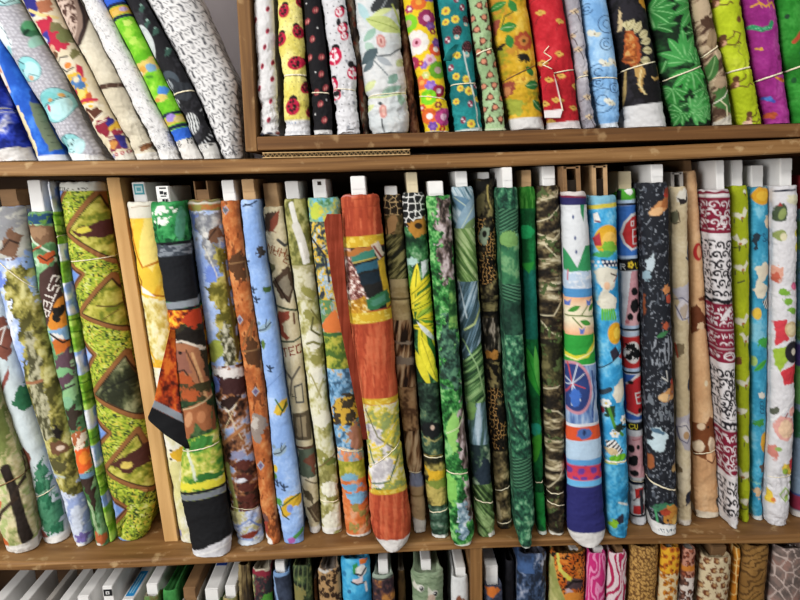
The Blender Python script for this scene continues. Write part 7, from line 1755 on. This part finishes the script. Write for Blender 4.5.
def n25(p):
    p.ramp(p.N(8, 12, 3), [(.2, '#b4541a'), (.6, '#cf7428'), (.95, '#dc9444')])
    w = p.N(14, 18, 5)*9; p.put(np.clip((np.abs(np.sin((p.x*.42+p.y*.5+w)))-.80)/.12, 0, 1), '#1c1512')
    p.poly([(553, 550), (556, 556), (560, 570), (568, 580), (566, 582), (556, 572)], '#c8c05a', 1); p.ell(566, 579, 2.4, 3.4, '#d8cc4a', -.6); p.ell(572, 585, 8, 6, '#4c3c40', .2, .6); p.line([(562, 588), (570, 582), (580, 584)], 2.4, '#1c1616'); p.ell(566, 592, 4, 3, '#b8a4a8', .3, .5); p.ell(570, 598, 9, 5, '#d08434', 0, .4)
    p.poly([(540, 552), (551, 560), (556, 584), (564, 606), (566, 640), (540, 640)], '#a8a45a', 1); p.rampin(p.mpoly([(540, 552), (550, 560), (556, 584), (564, 606), (566, 640), (540, 640)]), p.N(8, 14, 9), [(.2, '#8d9150'), (.8, '#bcb87a')])


def zebra(c1, c2, seed):
    def f(p):
        v = np.sin(p.x*1.15+p.N(9, 22, seed, 2)*13+p.y*.10); p.fill(c1); p.put(np.clip((v-.05)/.3, 0, 1), c2)
    return f


def n28(p): p.fill('#6b4a26'); f1, f2, i = p.vor(2.7, 2.7, 4); p.put(np.clip((.5-f1)/.15, 0, 1), '#bd9352'); p.put(np.clip((.14-f1)/.08, 0, 1), '#4a2f14')


def n29(p):
    rosette(p, 6, '#dba52c', '#b8641c', '#7d3c14', 6); low = (p.y > 574)*1.0
    q = P(p.x, p.y); rosette(q, 7, '#d8c49a', '#b8741c', '#8a4a18', 9); p.c = p.c*(1-low[:, None])+q.c*low[:, None]


def n30(p):
    rosette(p, 6, '#b4806c', '#5a2c20', '#8a4a34', 7); low = (p.y > 578)*1.0
    q = P(p.x, p.y); rosette(q, 6.5, '#cfc4bc', '#4a3028', '#7a5444', 8); p.c = p.c*(1-low[:, None])+q.c*low[:, None]; p.band(566, 572, '#b8742c', 0, 0, 4)


def n31(p):
    p.fill('#cdbd9a'); 
    def spot(q, a, b): q.ell(0, 0, 2.9, 3.5, '#6a3a20', 0, .8, 4); q.ell(.6, .5, 1.3, 1.6, '#b08a5c'); q.ell(2.6, -1.6, 1.3, 1.5, '#cdbd9a')
    p.scat(9.2, 8.2, spot, 6, .16); p.band(500, 559.6, '#a8977a', 0, 0)


def giraffe(bg, line, sz, seed, wdt=.13):
    def f(p):
        f1, f2, i = p.vor(sz, sz*1.2, seed); p.ramp(p.N(sz*1.4, seed=seed), bg); p.put(np.clip((wdt-(f2-f1))/.06, 0, 1), line)
    return f


def n33(p): v = np.sin(p.y*.95+p.x*.45+p.N(12, 8, 4, 2)*9); p.ramp(p.N(14, seed=3), [(.2, '#7d5a2c'), (.8, '#96703c')]); p.put(np.clip((v-.35)/.3, 0, 1)*.9, '#503618')


N_('folded olive brown roll right of the white board ends, on the bottom tier', 567, 237, 250, n13, cap='#6a5838', wr=2)
N_('dark floral roll with a cream top edge, on the bottom tier', 571, 252, 271, n14, cap='#b4ab98')
N_('dark denim blue roll with a white board end', 575, 273, 291, n15, (272, 282, 562, M_WHITE), cap='#7f9ac0')
N_('dark green leafy roll, left of the leopard spotted brown one', 567, 293, 311, n16, cap='#3a3a2a')
N_('narrow brown roll set back beside the leopard spotted one', 580, 311, 317, plain('#6a4528', '#8a6038'), Yf=.045)
N_('brown roll with dark leopard spots, left of the bright blue one', 571, 318, 340, n17, cap='#8a8078')
N_('bright blue roll with a small cartoon boat scene, on the bottom tier', 561, 341, 370, n18, cap='#3f90b8')
N_('dark purple brown roll with a white board end, under the rust orange roll', 577, 372, 394, n19, (378, 388, 560, M_WHITE), cap='#8f9a90')
N_('dark brown roll set back, left of the sage green one', 572, 397, 405, plain('#2e2418', '#5a4428'), Yf=.045)
N_('sage green roll with white eyed faces and a white board end', 575, 411, 443, n20, (421, 431, 560, M_WHITE), cap='#8a9a80', wr=1.5)
N_('white roll beside the bottom tier upright, with a white board end', 579, 451, 468, lambda p: (p.ramp(p.N(12, seed=3), [(.2, '#b4b6b6'), (.8, '#ced0d0')]), p.ell(459, 599, 4, 3, '#7a4a34', 0, .8)), (456, 466, 568, M_WHITE), cap='#b0b0ac')
dz = [-.69, -.02]; obstacle(GL_, dz, [a[0]-.0005]*2, [b[0]+.0005]*2, .004)
N_('roll with orange and slate cloth and a white board end, right of the upright', 587, 484, 502, lambda p: (p.ramp(p.N(8, seed=3), [(.2, '#2c3040'), (.8, '#5a6074')]), p.poly([(484, 588), (496, 588), (500, 592), (492, 598), (486, 596)], '#c06a2c', 1.5)), (485.5, 498, 566, M_WHITE), cap='#3a3a40')
N_('roll coloured near black for a shaded slot, left of the blue grey stone print roll', 562, 505, 514, plain('#15151a', '#2a2a30'), Yf=.05, cap='#2a2a2c')  # roll added in the dark slot, the shade put into its colour
N_('blue grey stone print roll on the bottom tier', 556, 517, 546, n24, cap='#4a4a54')
N_('orange and black tiger striped roll with a white board end', 556, 549, 585, n25, (571, 580, 549, M_WHITE), cap='#8a6a3c')
N_('magenta pink zebra striped roll', 555, 587, 606, zebra('#c22c74', '#e08ab4', 4), (595, 604, 547, M_WHITE), cap='#a83a74')
N_('white roll with crimson zebra stripes', 555, 608, 627, zebra('#d8c8cc', '#a82450', 6), (616, 623, 547, M_BROWN), cap='#b88a98')
N_('brown roll with fine tan speckles', 549, 630, 658, n28, cap='#6a4a2c')
N_('golden yellow roll with amber leopard spots', 549, 661, 680, n29, (668, 678, 547, M_WHITE), cap='#b88a3c')
N_('rosy brown leopard spotted roll, narrow, beside the golden leopard one', 551, 683, 696, n30, (686, 694, 547, M_GREY), cap='#7a5a4c')
N_('wide cream roll with brown leopard spots and a brown board end', 560, 699, 731, n31, (712, 727, 546, M_BROWN), cap='#b0a080')
N_('slim orange giraffe patterned roll, right of the cream leopard one', 550, 734, 741, giraffe([(.2, '#a8641c'), (.8, '#c4842c')], '#d8b878', 8, 4), Yf=.03, cap='#a87a34')
N_('dull brown tiger striped roll, on the bottom tier', 548, 744, 769, n33, cap='#6a4c28')
N_('mauve grey giraffe patterned roll, rightmost on the bottom tier', 551, 772, 806, giraffe([(.2, '#5f5450'), (.5, '#7a6a64'), (.8, '#94746a')], '#bcaaa2', 9.5, 5), (792, 801, 546, M_WHITE), cap='#6a5c58')
settle(GL_)
